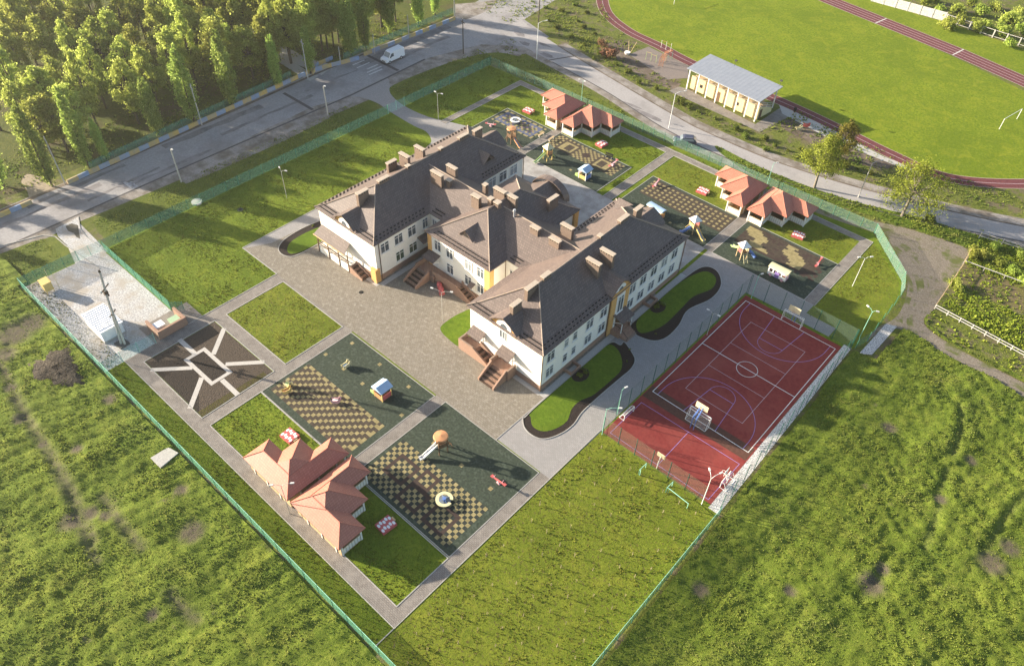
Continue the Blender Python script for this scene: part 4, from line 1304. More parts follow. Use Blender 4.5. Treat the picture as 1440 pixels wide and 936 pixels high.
landing(-55.0, -52.5, 53.6, 55.24, ZT, [(-55.3, -52.5, 53.35, 53.6), (-55.3, -55.05, 53.605, 55.2)])
stairs(-52.5, -49.4, 53.35, 55.2, 'x', ZT, 8)
landing(-49.1, -46.1, 53.5, 55.23, ZT, [(-46.1, -45.85, 53.5, 55.2), (-49.36, -49.12, 53.5, 55.2)])
stairs(53.5, 50.9, -49.1, -46.1, 'y', ZT, 8)
landing(-71.6, -68.0, 60.6, 62.64, 1.25, [(-71.85, -71.6, 60.4, 62.6)])
stairs(60.6, 57.6, -71.8, -68.9, 'y', 1.25, 8)
landing(-68.0, -63.6, 61.2, 62.63, 1.24, [(-68.6, -63.6, 60.95, 61.2)])
stairs(-63.6, -60.6, 60.95, 62.6, 'x', 1.24, 8)
# timber porch and steps at the left wing
landing(-87.0, -79.4, 53.2, 54.79, ZT, [])
stairs(-79.4, -76.4, 53.15, 54.7, 'x', ZT, 8, .2, .25)
po = SM()
for x in (-87.0, -84.4, -81.8, -79.5):
    po.box(x - .07, x + .07, 53.1, 53.24, 0, 3.45)
for z in (1.75, 2.2):
    po.box(-87.0, -79.5, 53.12, 53.22, z, z + .09)
po.box(-87.05, -86.95, 53.26, 54.7, 2.2, 2.29)
po.build('porch_rail', WOOD, school)
pr = SM()
pr.add([(-87.6, 54.8, 4.3), (-80.6, 54.8, 4.3), (-80.0, 53.0, 3.4), (-87.6, 53.0, 3.4), (-87.6, 54.8, 4.18), (-80.6, 54.8, 4.18), (-80.0, 53.0, 3.28), (-87.6, 53.0, 3.28)], [(0, 3, 2, 1), (4, 5, 6, 7), (0, 4, 7, 3), (1, 2, 6, 5), (3, 7, 6, 2)])
pr.build('porch_roof', ROOF, school)
SM().box(-87.7, -79.95, 52.9, 53.0, 3.27, 3.44).build('porch_beam', WOODL, school)
SM().box(-83.2, -81.8, 54.77, 54.86, ZT, 3.4).build('door', FRAME, school)
SM().box(-57.97, -57.9, 64.0, 65.9, 1.0, 3.4).build('door', WOOD, school)

# ------------------------------------------------------------------ play pavilions
def pavilion(label, x0, y0, sx, sy, a=2.7):
    o = (x0, y0, 0)
    t = thing('play_pavilion', label, 'pavilion', o, 0, 'pavilions of the playgrounds')
    def W(u, v):
        return (x0 + sx * u, y0 + sy * v)
    def wb(mb, u0, u1, v0, v1, z0, z1):
        (xa, ya), (xb, yb) = W(u0, v0), W(u1, v1)
        mb.box(min(xa, xb), max(xa, xb), min(ya, yb), max(ya, yb), z0, z1)
    D = [3 * a + .3, 2 * a + .3, a + .3]
    floor = MB(o)
    for i in range(3):
        wb(floor, a * i + .02, a * (i + 1) - .001, 0.02, D[i], 0, .10 + i * .002)
    floor.build('floor', WOODL, t)
    back = MB(o)
    wb(back, 0, .10, 0, 3 * a + .3, .11, 2.36)
    wb(back, .101, 3 * a, 0, .10, .11, 2.36)
    back.build('back_wall', WOODL, t)
    posts = []
    for i in range(3):
        posts += [(a * i + (.07 if i == 0 else 0), D[i] - .07), (a * (i + 1) - .07, D[i] - .07)]
    posts += [(3 * a - .07, .17)]
    for u, v in posts:
        pb = MB(o)
        wb(pb, u - .11, u + .11, v - .11, v + .11, .0, 2.42)
        pb.build('post', PLANK, t)
    for u, v in ((0.0, 1.6), (0.0, 4.3), (0.0, 7.0), (2.0, 0.0), (4.6, 0.0), (7.2, 0.0)):
        pb = MB(o)
        wb(pb, u - .09, u + .09, v - .09, v + .09, .0, 2.30)
        pb.build('rear_post', PLANK, t)
    def panel(u0, u1, v0, v1):
        q = MB(o)
        n = 6
        if abs(v1 - v0) < .01:
            wb(q, u0, u1, v0 - .02, v0 + .02, .12, 1.08)
            q.k = 1
            for i in range(n):
                c = u0 + (u1 - u0) * (i + .5) / n
                wb(q, c - .15, c + .15, v0 - .05, v0 + .05, .06, 1.16)
            q.k = 2
            wb(q, u0, u1, v0 - .06, v0 + .06, 1.165, 1.23)
        else:
            wb(q, u0 - .02, u0 + .02, v0, v1, .12, 1.08)
            q.k = 1
            for i in range(n):
                c = v0 + (v1 - v0) * (i + .5) / n
                wb(q, u0 - .05, u0 + .05, c - .15, c + .15, .06, 1.16)
            q.k = 2
            wb(q, u0 - .06, u0 + .06, v0, v1, 1.165, 1.23)
        q.build('slat_panel', [PLANKGAP, PLANK, WOODL], t)
    for i in range(3):
        panel(a * i + .19, a * (i + 1) - .19, D[i] - .07, D[i] - .07)
        lo = D[i + 1] + .06 if i < 2 else .3
        panel(a * (i + 1) - .07, a * (i + 1) - .07, lo, D[i] - .2)
    # roof: hip roofs over the three longest rectangles of the stepped plan, meeting in valleys
    rb = MB(o)
    ov, ze, pitch = .42, 2.5, .66
    for i in range(3):
        u0, u1, v0, v1 = -ov, a * (i + 1) + ov, -ov, D[i] + ov
        dz = .006 * i
        hu, hv = (u1 - u0) / 2, (v1 - v0) / 2
        h = min(hu, hv)
        zr = ze + h * pitch + dz
        if hu <= hv:
            r0, r1 = ((u0 + u1) / 2, v0 + h), ((u0 + u1) / 2, v1 - h)
        else:
            r0, r1 = (u0 + h, (v0 + v1) / 2), (u1 - h, (v0 + v1) / 2)
        e = [W(u0, v0), W(u1, v0), W(u1, v1), W(u0, v1)]
        rr = [W(*r0), W(*r1)]
        V = [(x, y, ze + dz) for x, y in e] + [(x, y, zr) for x, y in rr] + [(x, y, ze + dz - .10) for x, y in e]
        rb.k = 0
        if hu <= hv:
            rb.add(V, [(0, 1, 4), (1, 2, 5, 4), (2, 3, 5), (3, 0, 4, 5), (6, 7, 1, 0), (7, 8, 2, 1), (8, 9, 3, 2), (9, 6, 0, 3)])
            hp = [(1, 4), (2, 5), (3, 5)]
        else:
            rb.add(V, [(0, 1, 5, 4), (1, 2, 5), (2, 3, 4, 5), (3, 0, 4), (6, 7, 1, 0), (7, 8, 2, 1), (8, 9, 3, 2), (9, 6, 0, 3)])
            hp = [(1, 5), (2, 5), (3, 4)]
        if i == 2:
            hp = [(1, 5), (2, 5), (4, 5)]
        if i == 0:
            hp = [(2, 5), (3, 5), (4, 5)]
        if i == 1:
            hp = [(2, 5)]
            rb.k = 1
            rb.tube((V[0][0], V[0][1], V[0][2] + .02), (V[4][0], V[4][1], V[4][2] + .02), .06, .06, 5)
        rb.k = 1
        for p, q in hp:
            A, B = V[p], V[q]
            rb.tube((A[0], A[1], A[2] + .02), (B[0], B[1], B[2] + .02), .06, .06, 5)
        rb.k = 2
        rb.add([(x, y, ze - .105 - .004 * i) for x, y in e], [(0, 3, 2, 1)])
    rb.build('roof', [SALMON, SALRIDGE, WOOD], t)
    # a plank bench along the back wall
    bb = MB(o)
    wb(bb, .3, .7, .5, 3 * a - .4, .45, .52)
    wb(bb, .9, 3 * a - .6, .3, .7, .45, .521)
    bb.build('bench', mat('warm_bench_boards', (.45, .24, .07), (.55, .31, .11), 5), t)
    return t
pavilion('salmon-roofed stepped pavilion nearest the camera, on the side of the diamond-chequered playground with the carousel', -49.9, 20.95, 1, 1)
pavilion('salmon-roofed stepped pavilion in the near pair, on the side of the dark garden bed', -51.15, 20.9, -1, 1)
pavilion('salmon-roofed stepped pavilion beside the blue-bordered playground with a white ring', -83.7, 118.0, -1, -1)
pavilion('salmon-roofed stepped pavilion behind the playground with two brown diamonds', -82.2, 118.05, 1, -1)
pavilion('salmon-roofed stepped pavilion beside the playground of yellow dots on brown', -42.05, 118.35, -1, -1)
pavilion('salmon-roofed stepped pavilion behind the playground with irregular yellow patches', -40.5, 118.4, 1, -1)

# ------------------------------------------------------------------ fences
def fence(label, pts, h, step, panel_m, post_m, cat='fence', name='wire_fence', r=.04, group=None, rails=(), rail_m=None, corner_h=None):
    o = (pts[0][0], pts[0][1], 0)
    t = thing(name, label, cat, o, 0, group)
    pm = MB(o)
    dist = 0
    posts = []
    for a, b in zip(pts, pts[1:]):
        L = math.hypot(b[0] - a[0], b[1] - a[1])
        n = max(1, round(L / step))
        pm.quad((a[0], a[1], .06), (b[0], b[1], .06), (b[0], b[1], h), (a[0], a[1], h))
        for i in range(n):
            posts.append((a[0] + (b[0] - a[0]) * i / n, a[1] + (b[1] - a[1]) * i / n))
    posts.append(pts[-1])
    if panel_m:
        pm.build('mesh_panel', panel_m, t)
    if rails:
        rm = MB(o)
        for z in rails:
            for a, b in zip(pts, pts[1:]):
                rm.tube((a[0], a[1], z), (b[0], b[1], z), .03, .03, 5)
        rm.build('rail', rail_m or post_m, t)
    me = MB().tube((0, 0, 0), (0, 0, h + .06), r, r, 6).mesh('post', post_m)
    for x, y in posts[:98]:
        link('post', me, t, (x - o[0], y - o[1], 0))
    return t
fence('long green wire fence between the rough meadow and the front lawns', [(-112.35, 16.4), (-12.85, 16.4)], 2.0, 2.5, MESHG, GREEN, rails=(1.98,), rail_m=LGREEN)
fence('green wire fence between the near lawn of stakes and the right-hand meadow', [(-12.85, 16.5), (-12.85, 55.2)], 2.0, 2.5, MESHG, GREEN, rails=(1.98,), rail_m=LGREEN)
fence('short green wire fence on the street side of the gravel yard', [(-112.35, 16.5), (-112.3, 25.3)], 2.0, 2.5, MESHG, GREEN)
fence('pale blue-green gate leaf closing the gravel yard towards the street', [(-112.3, 25.4), (-112.1, 29.2)], 2.0, 1.9, MESHB, LGREEN, 'gate', 'wire_gate')
fence('green wire fence between gravel yard and big left lawn', [(-112.05, 29.35), (-91.9, 29.3)], 2.0, 2.5, MESHG, GREEN)
fence('short green wire fence stub beside the brick bin enclosure', [(-91.7, 29.3), (-90.4, 30.6)], 1.8, 1.2, MESHG, GREEN)
fence('see-through wire fence between gravel yard and garden-bed path', [(-87.3, 16.6), (-87.3, 24.2)], 2.0, 2.5, MESHB, LGREEN)
fence('green wire fence along the street side from gravel yard to the driveway gate', [(-112.05, 29.5), (-112.0, 90.0)], 2.0, 2.5, MESHG, GREEN)
fence('pale see-through wire gate across the paved driveway', [(-112.0, 90.1), (-112.0, 94.6)], 2.0, 2.2, MESHB, LGREEN, 'gate', 'wire_gate')
fence('green wire fence along the street from the driveway to the far corner', [(-112.0, 94.8), (-112.0, 120.4)], 2.0, 2.5, MESHG, GREEN)
fence('green wire fence behind the back pavilions along the side road', [(-111.9, 120.5), (-75.8, 121.1), (-22.6, 122.6)], 2.0, 2.5, MESHG2, GREEN)
fence('green wire fence curving round the far right corner by the gravel track', [(-22.5, 122.5), (-13.9, 113.4), (-12.5, 109.5), (-12.2, 96.3), (-12.9, 93.6)], 2.0, 2.5, MESHG2, GREEN)
fence('tall netting fence on the building side of the red court', [(-30.85, 55.6), (-30.75, 92.9)], 4.0, 2.9, MESHT, DGREEN, r=.045)
fence('tall netting fence behind the far goal of the red court', [(-30.6, 93.0), (-13.5, 93.1)], 4.0, 2.9, MESHT, DGREEN, r=.045)
fence('tall netting fence on the meadow side of the red court', [(-13.35, 93.0), (-13.05, 55.5)], 4.0, 2.9, MESHT, DGREEN, r=.045)
fence('tall brown-tinted netting fence on the near side of the small court', [(-30.7, 55.45), (-15.4, 55.5)], 3.4, 2.55, MESHK, DGREEN, r=.045)
fence('green wire fence of the park behind the striped parapet', [gp(x, y) for x, y in ((128, 238), (210, 200), (330, 145), (410, 109))], 1.5, 2.6, MESHG, GREEN)
fence('green wire fence of the park beyond the footpath opening', [gp(x, y) for x, y in ((484, 84), (540, 60), (600, 35), (640, 18))], 1.5, 2.6, MESHG, GREEN)

# blue and yellow parapet along the street
def parapet(label, pts):
    o = (pts[0][0], pts[0][1], 0)
    t = thing('street_parapet', label, 'wall', o)
    k = 0
    for a, b in zip(pts, pts[1:]):
        L = math.hypot(b[0] - a[0], b[1] - a[1])
        n = max(1, round(L / 2.1))
        ang = math.atan2(b[1] - a[1], b[0] - a[0])
        for i in range(n):
            tt = (i + .5) / n
            c = (a[0] + (b[0] - a[0]) * tt, a[1] + (b[1] - a[1]) * tt)
            MB(o).obox(c, ang, L / n / 2 - .01, .14, 0, .85).build('painted_panel', BLUEP if k % 2 else YELP, t)
            k += 1
    return t
parapet('low blue and yellow striped parapet of the street, long middle stretch', [gp(x, y) for x, y in ((96, 259), (210, 207), (330, 152), (440, 101), (505, 84))])
parapet('low blue and yellow striped parapet at the left edge, before the sandy lane', [gp(x, y) for x, y in ((-40, 325), (0, 306), (46, 286))])
parapet('low blue and yellow striped parapet beyond the white van', [gp(x, y) for x, y in ((512, 79), (545, 66), (640, 28))])
parapet('short blue striped parapet beside the park footpath', [gp(x, y) for x, y in ((440, 105), (448, 92), (468, 84))])

def post_fence(label, pts, h, step, post_m, beams, beam_m, panel=None, hw=.12):
    o = (pts[0][0], pts[0][1], 0)
    t = thing('post_fence', label, 'fence', o)
    for a, b in zip(pts, pts[1:]):
        L = math.hypot(b[0] - a[0], b[1] - a[1])
        n = max(1, round(L / step))
        ang = math.atan2(b[1] - a[1], b[0] - a[0])
        for i in range(n + 1):
            c = (a[0] + (b[0] - a[0]) * i / n, a[1] + (b[1] - a[1]) * i / n)
            MB(o).obox(c, ang, hw, hw, 0, h).build('post', post_m, t)
        m_ = MB(o)
        for z in beams:
            m_.obox(((a[0] + b[0]) / 2, (a[1] + b[1]) / 2), ang, L / 2, .05, z, z + .1)
        m_.build('rail', beam_m, t)
        if panel:
            for i in range(n):
                tt = (i + .5) / n
                c = (a[0] + (b[0] - a[0]) * tt, a[1] + (b[1] - a[1]) * tt)
                MB(o).obox(c, ang, L / n / 2 - hw - .01, .06, .05, h - .12).build('slab_panel', panel, t)
    return t
post_fence('pale concrete slab fence at the top edge behind the running track', [gp(1225, 2), gp(1327, 30)], 2.3, 3.0, OLDWHITE, (2.1,), OLDWHITE, OLDWHITE)
post_fence('open fence of pale concrete posts in front of bushes behind the track', [gp(1329, 31), gp(1395, 53), gp(1450, 70)], 2.0, 3.2, POLE, (1.8, .3), POLE, None, .13)
post_fence('pale post-and-rail fence at the near side of the green allotment', [gp(1314, 434), gp(1440, 502), gp(1475, 521)], .9, 2.0, POLE, (.75, .3), POLE, None, .07)
post_fence('thin pale fence between gravel track and allotment', [gp(1314, 433), gp(1336, 400), gp(1352, 376), gp(1362, 356)], 1.0, 3.0, WOODL, (.9,), WOODL, None, .05)
post_fence('pale fence rail across the allotment by the bare plot', [gp(1354, 371), gp(1440, 403), gp(1470, 414)], .8, 3.0, POLE, (.7,), POLE, None, .04)
post_fence('grey fence at the far side of the allotment by the side road', [gp(1376, 335), gp(1440, 354), gp(1475, 366)], 1.3, 3.0, POLE, (1.1, .5), POLE, None, .06)

# ------------------------------------------------------------------ court furniture
def goal(label, x, y, face, w=3.0, h=2.0, d=1.0, group=None, name='football_goal'):
    o = (x, y, 0)
    t = thing(name, label, 'goal', o, 0, group)
    ca, sa = math.cos(face), math.sin(face)
    def T(u, v, z):
        return (x + ca * u - sa * v, y + sa * u + ca * v, z)
    f = MB(o)
    f.path([T(-w / 2, 0, 0), T(-w / 2, 0, h), T(w / 2, 0, h), T(w / 2, 0, 0)], .055, 6)
    f.build('goal_frame', WHITE, t)
    s = MB(o)
    if d:
        for u in (-w / 2, w / 2):
            s.path([T(u, 0, h), T(u, d * .45, h - .1), T(u, d, .04), T(u, 0, .04)], .03, 5)
        s.tube(T(-w / 2, d, .04), T(w / 2, d, .04), .03)
        s.tube(T(-w / 2, d * .45, h - .1), T(w / 2, d * .45, h - .1), .03)
        s.build('net_support', WHITE, t)
        n = MB(o)
        n.quad(T(-w / 2, d * .46, h - .1), T(w / 2, d * .46, h - .1), T(w / 2, d + .01, .05), T(-w / 2, d + .01, .05))
        n.quad(T(-w / 2, 0.06, h - .01), T(w / 2, .06, h - .01), T(w / 2, d * .45, h - .11), T(-w / 2, d * .45, h - .11))
        n.build('net', NET, t)
    return t
goal('white football goal at the far end of the red court', -22.4, 91.6, 0, 3.1, 2.0, .9)
goal('white football goal standing before a blue basketball stand on the red court', -22.5, 65.9, math.pi, 3.1, 2.0, .9)
goal('small white goal at the building end of the small court', -29.9, 60.2, math.pi / 2, 2.2, 1.0, .8)
goal('small white goal at the meadow end of the small court, under a low hoop', -14.9, 59.9, -math.pi / 2, 2.2, 1.2, .9)
goal('large white netless goal on the stadium pitch at the right edge', -17.6, 178.6, math.atan2(7.5, 1.4), 7.3, 2.4, 0)
goal('far white goal at the top edge of the stadium pitch', *gp(958, 3), math.atan2(7.5, 1.4), 5.5, 2.2, 0)

def hoop(label, x, y, face, post_m, h=3.4, reach=1.3, bw=1.8, bh=1.05, board_m=None, ring_m=None):
    o = (x, y, 0)
    t = thing('basketball_stand', label, 'basketball hoop', o)
    ca, sa = math.cos(face), math.sin(face)
    def T(u, v, z):
        return (x + ca * u - sa * v, y + sa * u + ca * v, z)
    f = MB(o)
    for u in ((-.25, .25) if bw > 1.5 else (0,)):
        f.path([T(u, 0, 0), T(u, 0, h - .9), T(u * .8, -reach, h - .1)], .06, 6)
        f.tube(T(u, 0, h - 1.6), T(u * .8, -reach, h - .5), .045)
    f.build('post', post_m, t)
    b = MB(o)
    p = [T(-bw / 2, -reach, h - bh / 2), T(bw / 2, -reach, h - bh / 2), T(bw / 2, -reach, h + bh / 2), T(-bw / 2, -reach, h + bh / 2)]
    q = [T(-bw / 2, -reach - .06, h - bh / 2), T(bw / 2, -reach - .06, h - bh / 2), T(bw / 2, -reach - .06, h + bh / 2), T(-bw / 2, -reach - .06, h + bh / 2)]
    b.add(p + q, [(0, 3, 2, 1), (4, 5, 6, 7), (0, 1, 5, 4), (1, 2, 6, 5), (2, 3, 7, 6), (3, 0, 4, 7)])
    b.build('backboard', board_m or mat('plywood_board', (.62, .52, .33), (.70, .60, .41), 3), t)
    r = MB(o)
    c = [T(.23 * math.cos(a), -reach - .32 + .23 * math.sin(a), h - .3) for a in np.linspace(0, 2 * math.pi, 13)]
    r.path(c, .02, 4)
    r.build('hoop_ring', ring_m or ORNG, t)
    return t
hoop('plywood basketball board on a blue stand behind the near court goal', -22.5, 64.2, math.pi, BLUE)
hoop('plywood basketball board on a stand at the far end of the red court', -22.4, 92.4, 0, BLUE)
hoop('small plywood backboard on a white post at the near edge of the small court', -22.3, 55.75, math.pi, WPOLE, 2.4, .3, 1.15, .75)
hoop('low hoop with white board above the small goal at the meadow end', -14.6, 60.0, math.pi / 2 * 3, WPOLE, 1.9, .5, 1.1, .7, WHITE, WPOLE)

def pipe_frame(label, pts, ends=True):
    o = (*pts[0], 0)
    t = thing('pipe_frame', label, 'metal frame', o)
    m_ = MB(o)
    m_.path([(*pts[0], 0)] + [(x, y, 1.0) for x, y in pts] + [(*pts[-1], 0)], .045)
    m_.build('tube', LGREEN, t)
    b = MB(o)
    for x, y in pts[1:-1]:
        b.tube((x, y, 0), (x, y, 1.0), .045)
    if len(pts) > 2:
        b.build('support', GREEN, t)
    return t
Q = lambda x, y: (840 + x / 5.2, 540 + y / 5.2)
pipe_frame('long pale green pipe barrier on the lawn by the small court', [gp(*Q(655, 905)), gp(*Q(515, 795)), gp(*Q(500, 790)), gp(*Q(545, 745))])
pipe_frame('short pale green pipe barrier on the lawn near the small backboard', [gp(*Q(310, 665)), gp(*Q(302, 660)), gp(*Q(352, 610))])

# ------------------------------------------------------------------ lamps and poles
def lamp(label, base, h, arms, m=POLE, r=.05, cat='street lamp', name='street_lamp', head=.22, rise=.25, group=None):
    """arms: (heading in degrees, reach). The head is a flat cobra head at the end of each arm."""
    o = (base[0], base[1], 0)
    t = thing(name, label, cat, o, 0, group)
    MB(o).tube((*base, 0), (*base, h), r, r * .75, 8).build('pole', m, t)
    for a, L in arms:
        c, s = math.cos(math.radians(a)), math.sin(math.radians(a))
        e = (base[0] + c * L, base[1] + s * L, h + rise)
        q = MB(o)
        q.path([(*base, h - .1), (base[0] + c * L * .4, base[1] + s * L * .4, h + rise * .85), e], r * .5, 6)
        ar = q.build('arm', m, t)
        hd = MB(o)
        hd.obox((e[0] + c * head * .5, e[1] + s * head * .5), math.radians(a), head, head * .42, e[2] - .06, e[2] + .08)
        hd.build('lamp_head', mat('white_lamp_head', (.55, .54, .52), (.62, .61, .59), 3, .5), ar)
    return t
lamp('white twin-arm lamp at the corner of the small court by the gravel strip', gp(986.5, 709), 5.6, ((135, 1.0), (70, 1.3)), WPOLE, r=.06)
lamp('white twin-arm lamp on the lawn beside the far right playground', gp(1198.5, 402.5), 5.8, ((50, .9), (225, .9)), WPOLE)
lamp('pale twin-arm lamp behind the corner of the court netting', gp(1208, 476), 5.6, ((160, .9), (20, .5)), LGREEN)
lamp('twin-arm lamp standing on the path between the two near pavilions', gp(408, 722), 6.0, ((50, 1.2), (230, .9)))
lamp('twin-arm lamp on the yard before the middle wing', gp(622.5, 451), 5.8, ((35, 1.4), (200, 1.4)))
lamp('single lamp on the big left lawn inside the street fence', gp(403.5, 279), 5.6, ((160, .8), (30, .8)))
lamp('single lamp on the lawn beside the driveway path', gp(616.5, 168), 5.6, ((20, .9), (180, .5)))
lamp('pale green lamp at the near corner of the tall netting fence', gp(846.5, 611), 5.4, ((40, 1.6),), LGREEN)
lamp('tall pale green pole lamp beside the tall netting fence', gp(868, 582), 5.0, ((70, .5),), LGREEN)
lamp('lamp with a short arm on the concrete beside the court netting', gp(994, 471), 4.4, ((0, .8), (180, .8)))
lamp('slim lamp at the far left corner of the court netting', gp(1056, 420), 4.8, ((60, .4),), LGREEN)
lamp('lamp behind the gap of the back left pavilion pair', gp(816.5, 150), 5.6, ((190, .8), (0, .3)), LGREEN)
lamp('lamp behind the gap of the back right pavilion pair', gp(1077, 265), 5.4, ((30, .5),), LGREEN)
lamp('white street lamp on the verge at the bend of the side road', gp(754.5, 83.5), 8.4, ((65, 1.9),), WPOLE, r=.09)
lamp('white street lamp on the verge beside the dark parked car', gp(940.5, 180), 7.6, ((60, 2.0),), WPOLE, r=.09)
lamp('grey street lamp on the verge between the two roadside trees', gp(1206.5, 278), 7.4, ((60, 1.8),), POLE, r=.09)
for px, py, h, lab in ((255, 256, 6.6, 'pale concrete post on the verge by the street, near the big left lawn'), (461, 162, 6.2, 'pale concrete post on the verge by the driveway mouth')):
    lamp(lab, gp(px, py), h, ((10, .3),), POLE, r=.15, cat='pole', name='concrete_pole')
def wood_pole(label, base, h, m=DPOLE, r=.13, cross=True):
    o = (base[0], base[1], 0)
    t = thing('utility_pole', label, 'utility pole', o)
    MB(o).tube((*base, 0), (*base, h), r, r * .7, 8).build('pole', m, t)
    if cross:
        c = MB(o)
        c.obox(base, 1.4, .06, .8, h - .7, h - .58)
        ca = c.build('crossarm', m, t)
        ins = MB(o)
        ins.tube((base[0], base[1], h), (base[0], base[1], h + .2), .05, .03)
        ins.build('insulator', WHITE, ca)
    return t
wood_pole('dark utility pole on the verge at the street junction', gp(651.5, 76), 8.0)
wood_pole('grey pole by the sandy lane mouth, in front of a poplar', gp(92, 259), 9.5, POLE)
wood_pole('grey pole behind the striped parapet between two poplars', gp(284, 176), 8.6, POLE)
wood_pole('grey pole behind the parapet at the park footpath', gp(433, 110), 8.5, POLE)
wood_pole('grey pole behind the parapet just left of the white van', gp(527, 76), 4.6, POLE, .1, False)
wood_pole('grey pole behind the parapet right of the white van', gp(575, 52), 5.2, POLE, .1, False)
wood_pole('grey pole at the park fence opening by the footpath', gp(479, 89), 3.8, POLE, .12, False)
wood_pole('grey pole at the far end of the striped parapet', gp(639, 22), 6.5, POLE, .12)
wood_pole('tall pole at the top edge beside the side road', gp(757, 36), 11.0, DPOLE)

# ------------------------------------------------------------------ gravel yard with transformer
t0 = gp(160, 470)
kx, ky = (-101.2, -96.0), (19.6, 23.0)
kpts = [gp(166.5, 477, 0)]
def transformer():
    # ground corners of the kiosk from the survey
    x0, x1, y0, y1 = -97.4, -92.4, 19.2, 22.3
    o = ((x0 + x1) / 2, (y0 + y1) / 2, 0)
    t = thing('transformer_kiosk', 'white sheet-metal transformer kiosk with ribbed roof in the gravel yard', 'transformer', o)
    MB(o).box(x0, x1, y0, y1, .25, 2.3).build('housing', VANP, t)
    MB(o).box(x0 - .06, x1 + .06, y0 - .06, y1 + .06, 0, .26).build('base', CONC, t)
    r = MB(o)
    r.box(x0 - .15, x1 + .15, y0 - .15, y1 + .15, 2.3, 2.40)
    for i in range(11):
        xa = x0 + (x1 - x0) * (i + .25) / 11
        r.box(xa, xa + .2, y0 - .14, y1 + .14, 2.403, 2.47)
    r.build('ribbed_roof', VANP, t)
    f = MB(o)
    f.box(x1 + .2, x1 + .5, y0 - .15, y1 + .15, 2.3, 2.46)
    f.box(x1 + .01, x1 + .1, y0 + .3, y1 - .3, .5, 2.1)
    f.build('end_cap', VANP, t)
    i_ = MB(o)
    for y in (y0 + .7, y0 + 1.5, y0 + 2.3):
        i_.tube((x1 - .4, y, 2.4), (x1 - .4, y, 3.0), .07, .04, 6)
    i_.build('insulator', WHITE, t)
transformer()
bp = gp(171, 484)
o = (*bp, 0)
t = thing('transformer_pole', 'leaning grey concrete power pole with strut and insulators in front of the kiosk', 'utility pole', o)
top = (bp[0] - 1.2, bp[1] + 1.7, 11.8)
MB(o).tube((*bp, 0), top, .2, .15, 8).build('pole', POLE, t)
MB(o).tube((bp[0] + .5, bp[1] + .3, 0), (bp[0] - .7, bp[1] + 1.1, 8.4), .17, .13, 8).build('strut', POLE, t)
q = MB(o)
q.obox((bp[0] - .95, bp[1] + 1.35), .6, .06, 1.0, 9.2, 9.34)
q.obox((bp[0] - .5, bp[1] + .8), .6, .06, .8, 5.2, 5.34)
q.box(bp[0] - 1.3, bp[0] - .7, bp[1] + 1.0, bp[1] + 1.5, 8.0, 8.9)
ca_ = q.build('crossarm', DPOLE, t)
q = MB(o)
for dx, dy, z in ((-.4, .6, 9.34), (-1.5, 2.1, 9.34), (-.1, .3, 5.34), (-.9, 1.3, 5.34)):
    q.tube((bp[0] + dx, bp[1] + dy, z), (bp[0] + dx, bp[1] + dy, z + .3), .09, .06, 6)
q.build('insulator', WHITE, ca_)
MB(o).tube(top, (top[0] - .02, top[1] + .02, 12.1), .16, .16, 8).build('pole_cap', DARK, t)
MB(o).prism([(bp[0] - .8, bp[1] - .7), (bp[0] + .9, bp[1] - .6), (bp[0] + .8, bp[1] + .9), (bp[0] - .7, bp[1] + .8)], 0, .22).build('footing', mat('dark_footing', (.09, .085, .08), (.14, .13, .12), 5), t)
c = (-108.9, 18.9)
o = (*c, 0)
t = thing('gas_cabinet', 'small yellow gas cabinet on legs in the corner of the gravel yard', 'gas cabinet', o)
MB(o).box(c[0] - .8, c[0] + .8, c[1] - .6, c[1] + .6, .5, 1.9).build('cabinet', YELLOW, t)
MB(o).box(c[0] - .86, c[0] + .86, c[1] - .66, c[1] + .66, 1.902, 1.98).build('lid', YELLOW, t)
q = MB(o)
for dx in (-.7, .7):
    for dy in (-.5, .5):
        q.box(c[0] + dx - .04, c[0] + dx + .04, c[1] + dy - .04, c[1] + dy + .04, 0, .5)
q.build('stand', YELLOW, t)
q = MB(o)
for dx, dy in ((-.9, .9), (.9, 1.3)):
    q.tube((c[0] + dx, c[1] + dy, 0), (c[0] + dx, c[1] + dy, 3.0), .04)
q.build('vent_pipe', PYELLOW, t)
# brick enclosure and its two containers
o = (-89.4, 27.0, 0)
t = thing('bin_enclosure', 'red brick three-sided bin enclosure at the corner of the gravel yard', 'enclosure', o)
MB(o).box(-87.75, -87.4, 24.9, 29.4, 0, 1.5).build('long_wall', BRICK, t)
MB(o).box(-90.6, -87.752, 29.05, 29.4, 0, 1.48).build('side_wall', BRICK, t)
MB(o).box(-90.9, -87.752, 24.9, 25.25, 0, 1.48).build('side_wall', BRICK, t)
def container(label, c, m):
    o = (*c, 0)
    t = thing('waste_container', label, 'bin', o)
    b = MB(o)
    b.add([(c[0] - .45, c[1] - .55, .15), (c[0] + .45, c[1] - .55, .15), (c[0] + .45, c[1] + .55, .15), (c[0] - .45, c[1] + .55, .15), (c[0] - .6, c[1] - .7, 1.15), (c[0] + .6, c[1] - .7, 1.15), (c[0] + .6, c[1] + .7, 1.15), (c[0] - .6, c[1] + .7, 1.15)],
          [(0, 3, 2, 1), (0, 1, 5, 4), (1, 2, 6, 5), (2, 3, 7, 6), (3, 0, 4, 7)])
    b.build('body', m, t)
    MB(o).box(c[0] - .64, c[0] + .64, c[1] - .74, c[1] + .74, 1.15, 1.24).build('lid', m, t)
    w = MB(o)
    for dx in (-.35, .35):
        for dy in (-.4, .4):
            w.tube((c[0] + dx, c[1] + dy - .03, .08), (c[0] + dx, c[1] + dy + .03, .08), .08, .08, 8)
    w.build('wheel', BLACK, t)
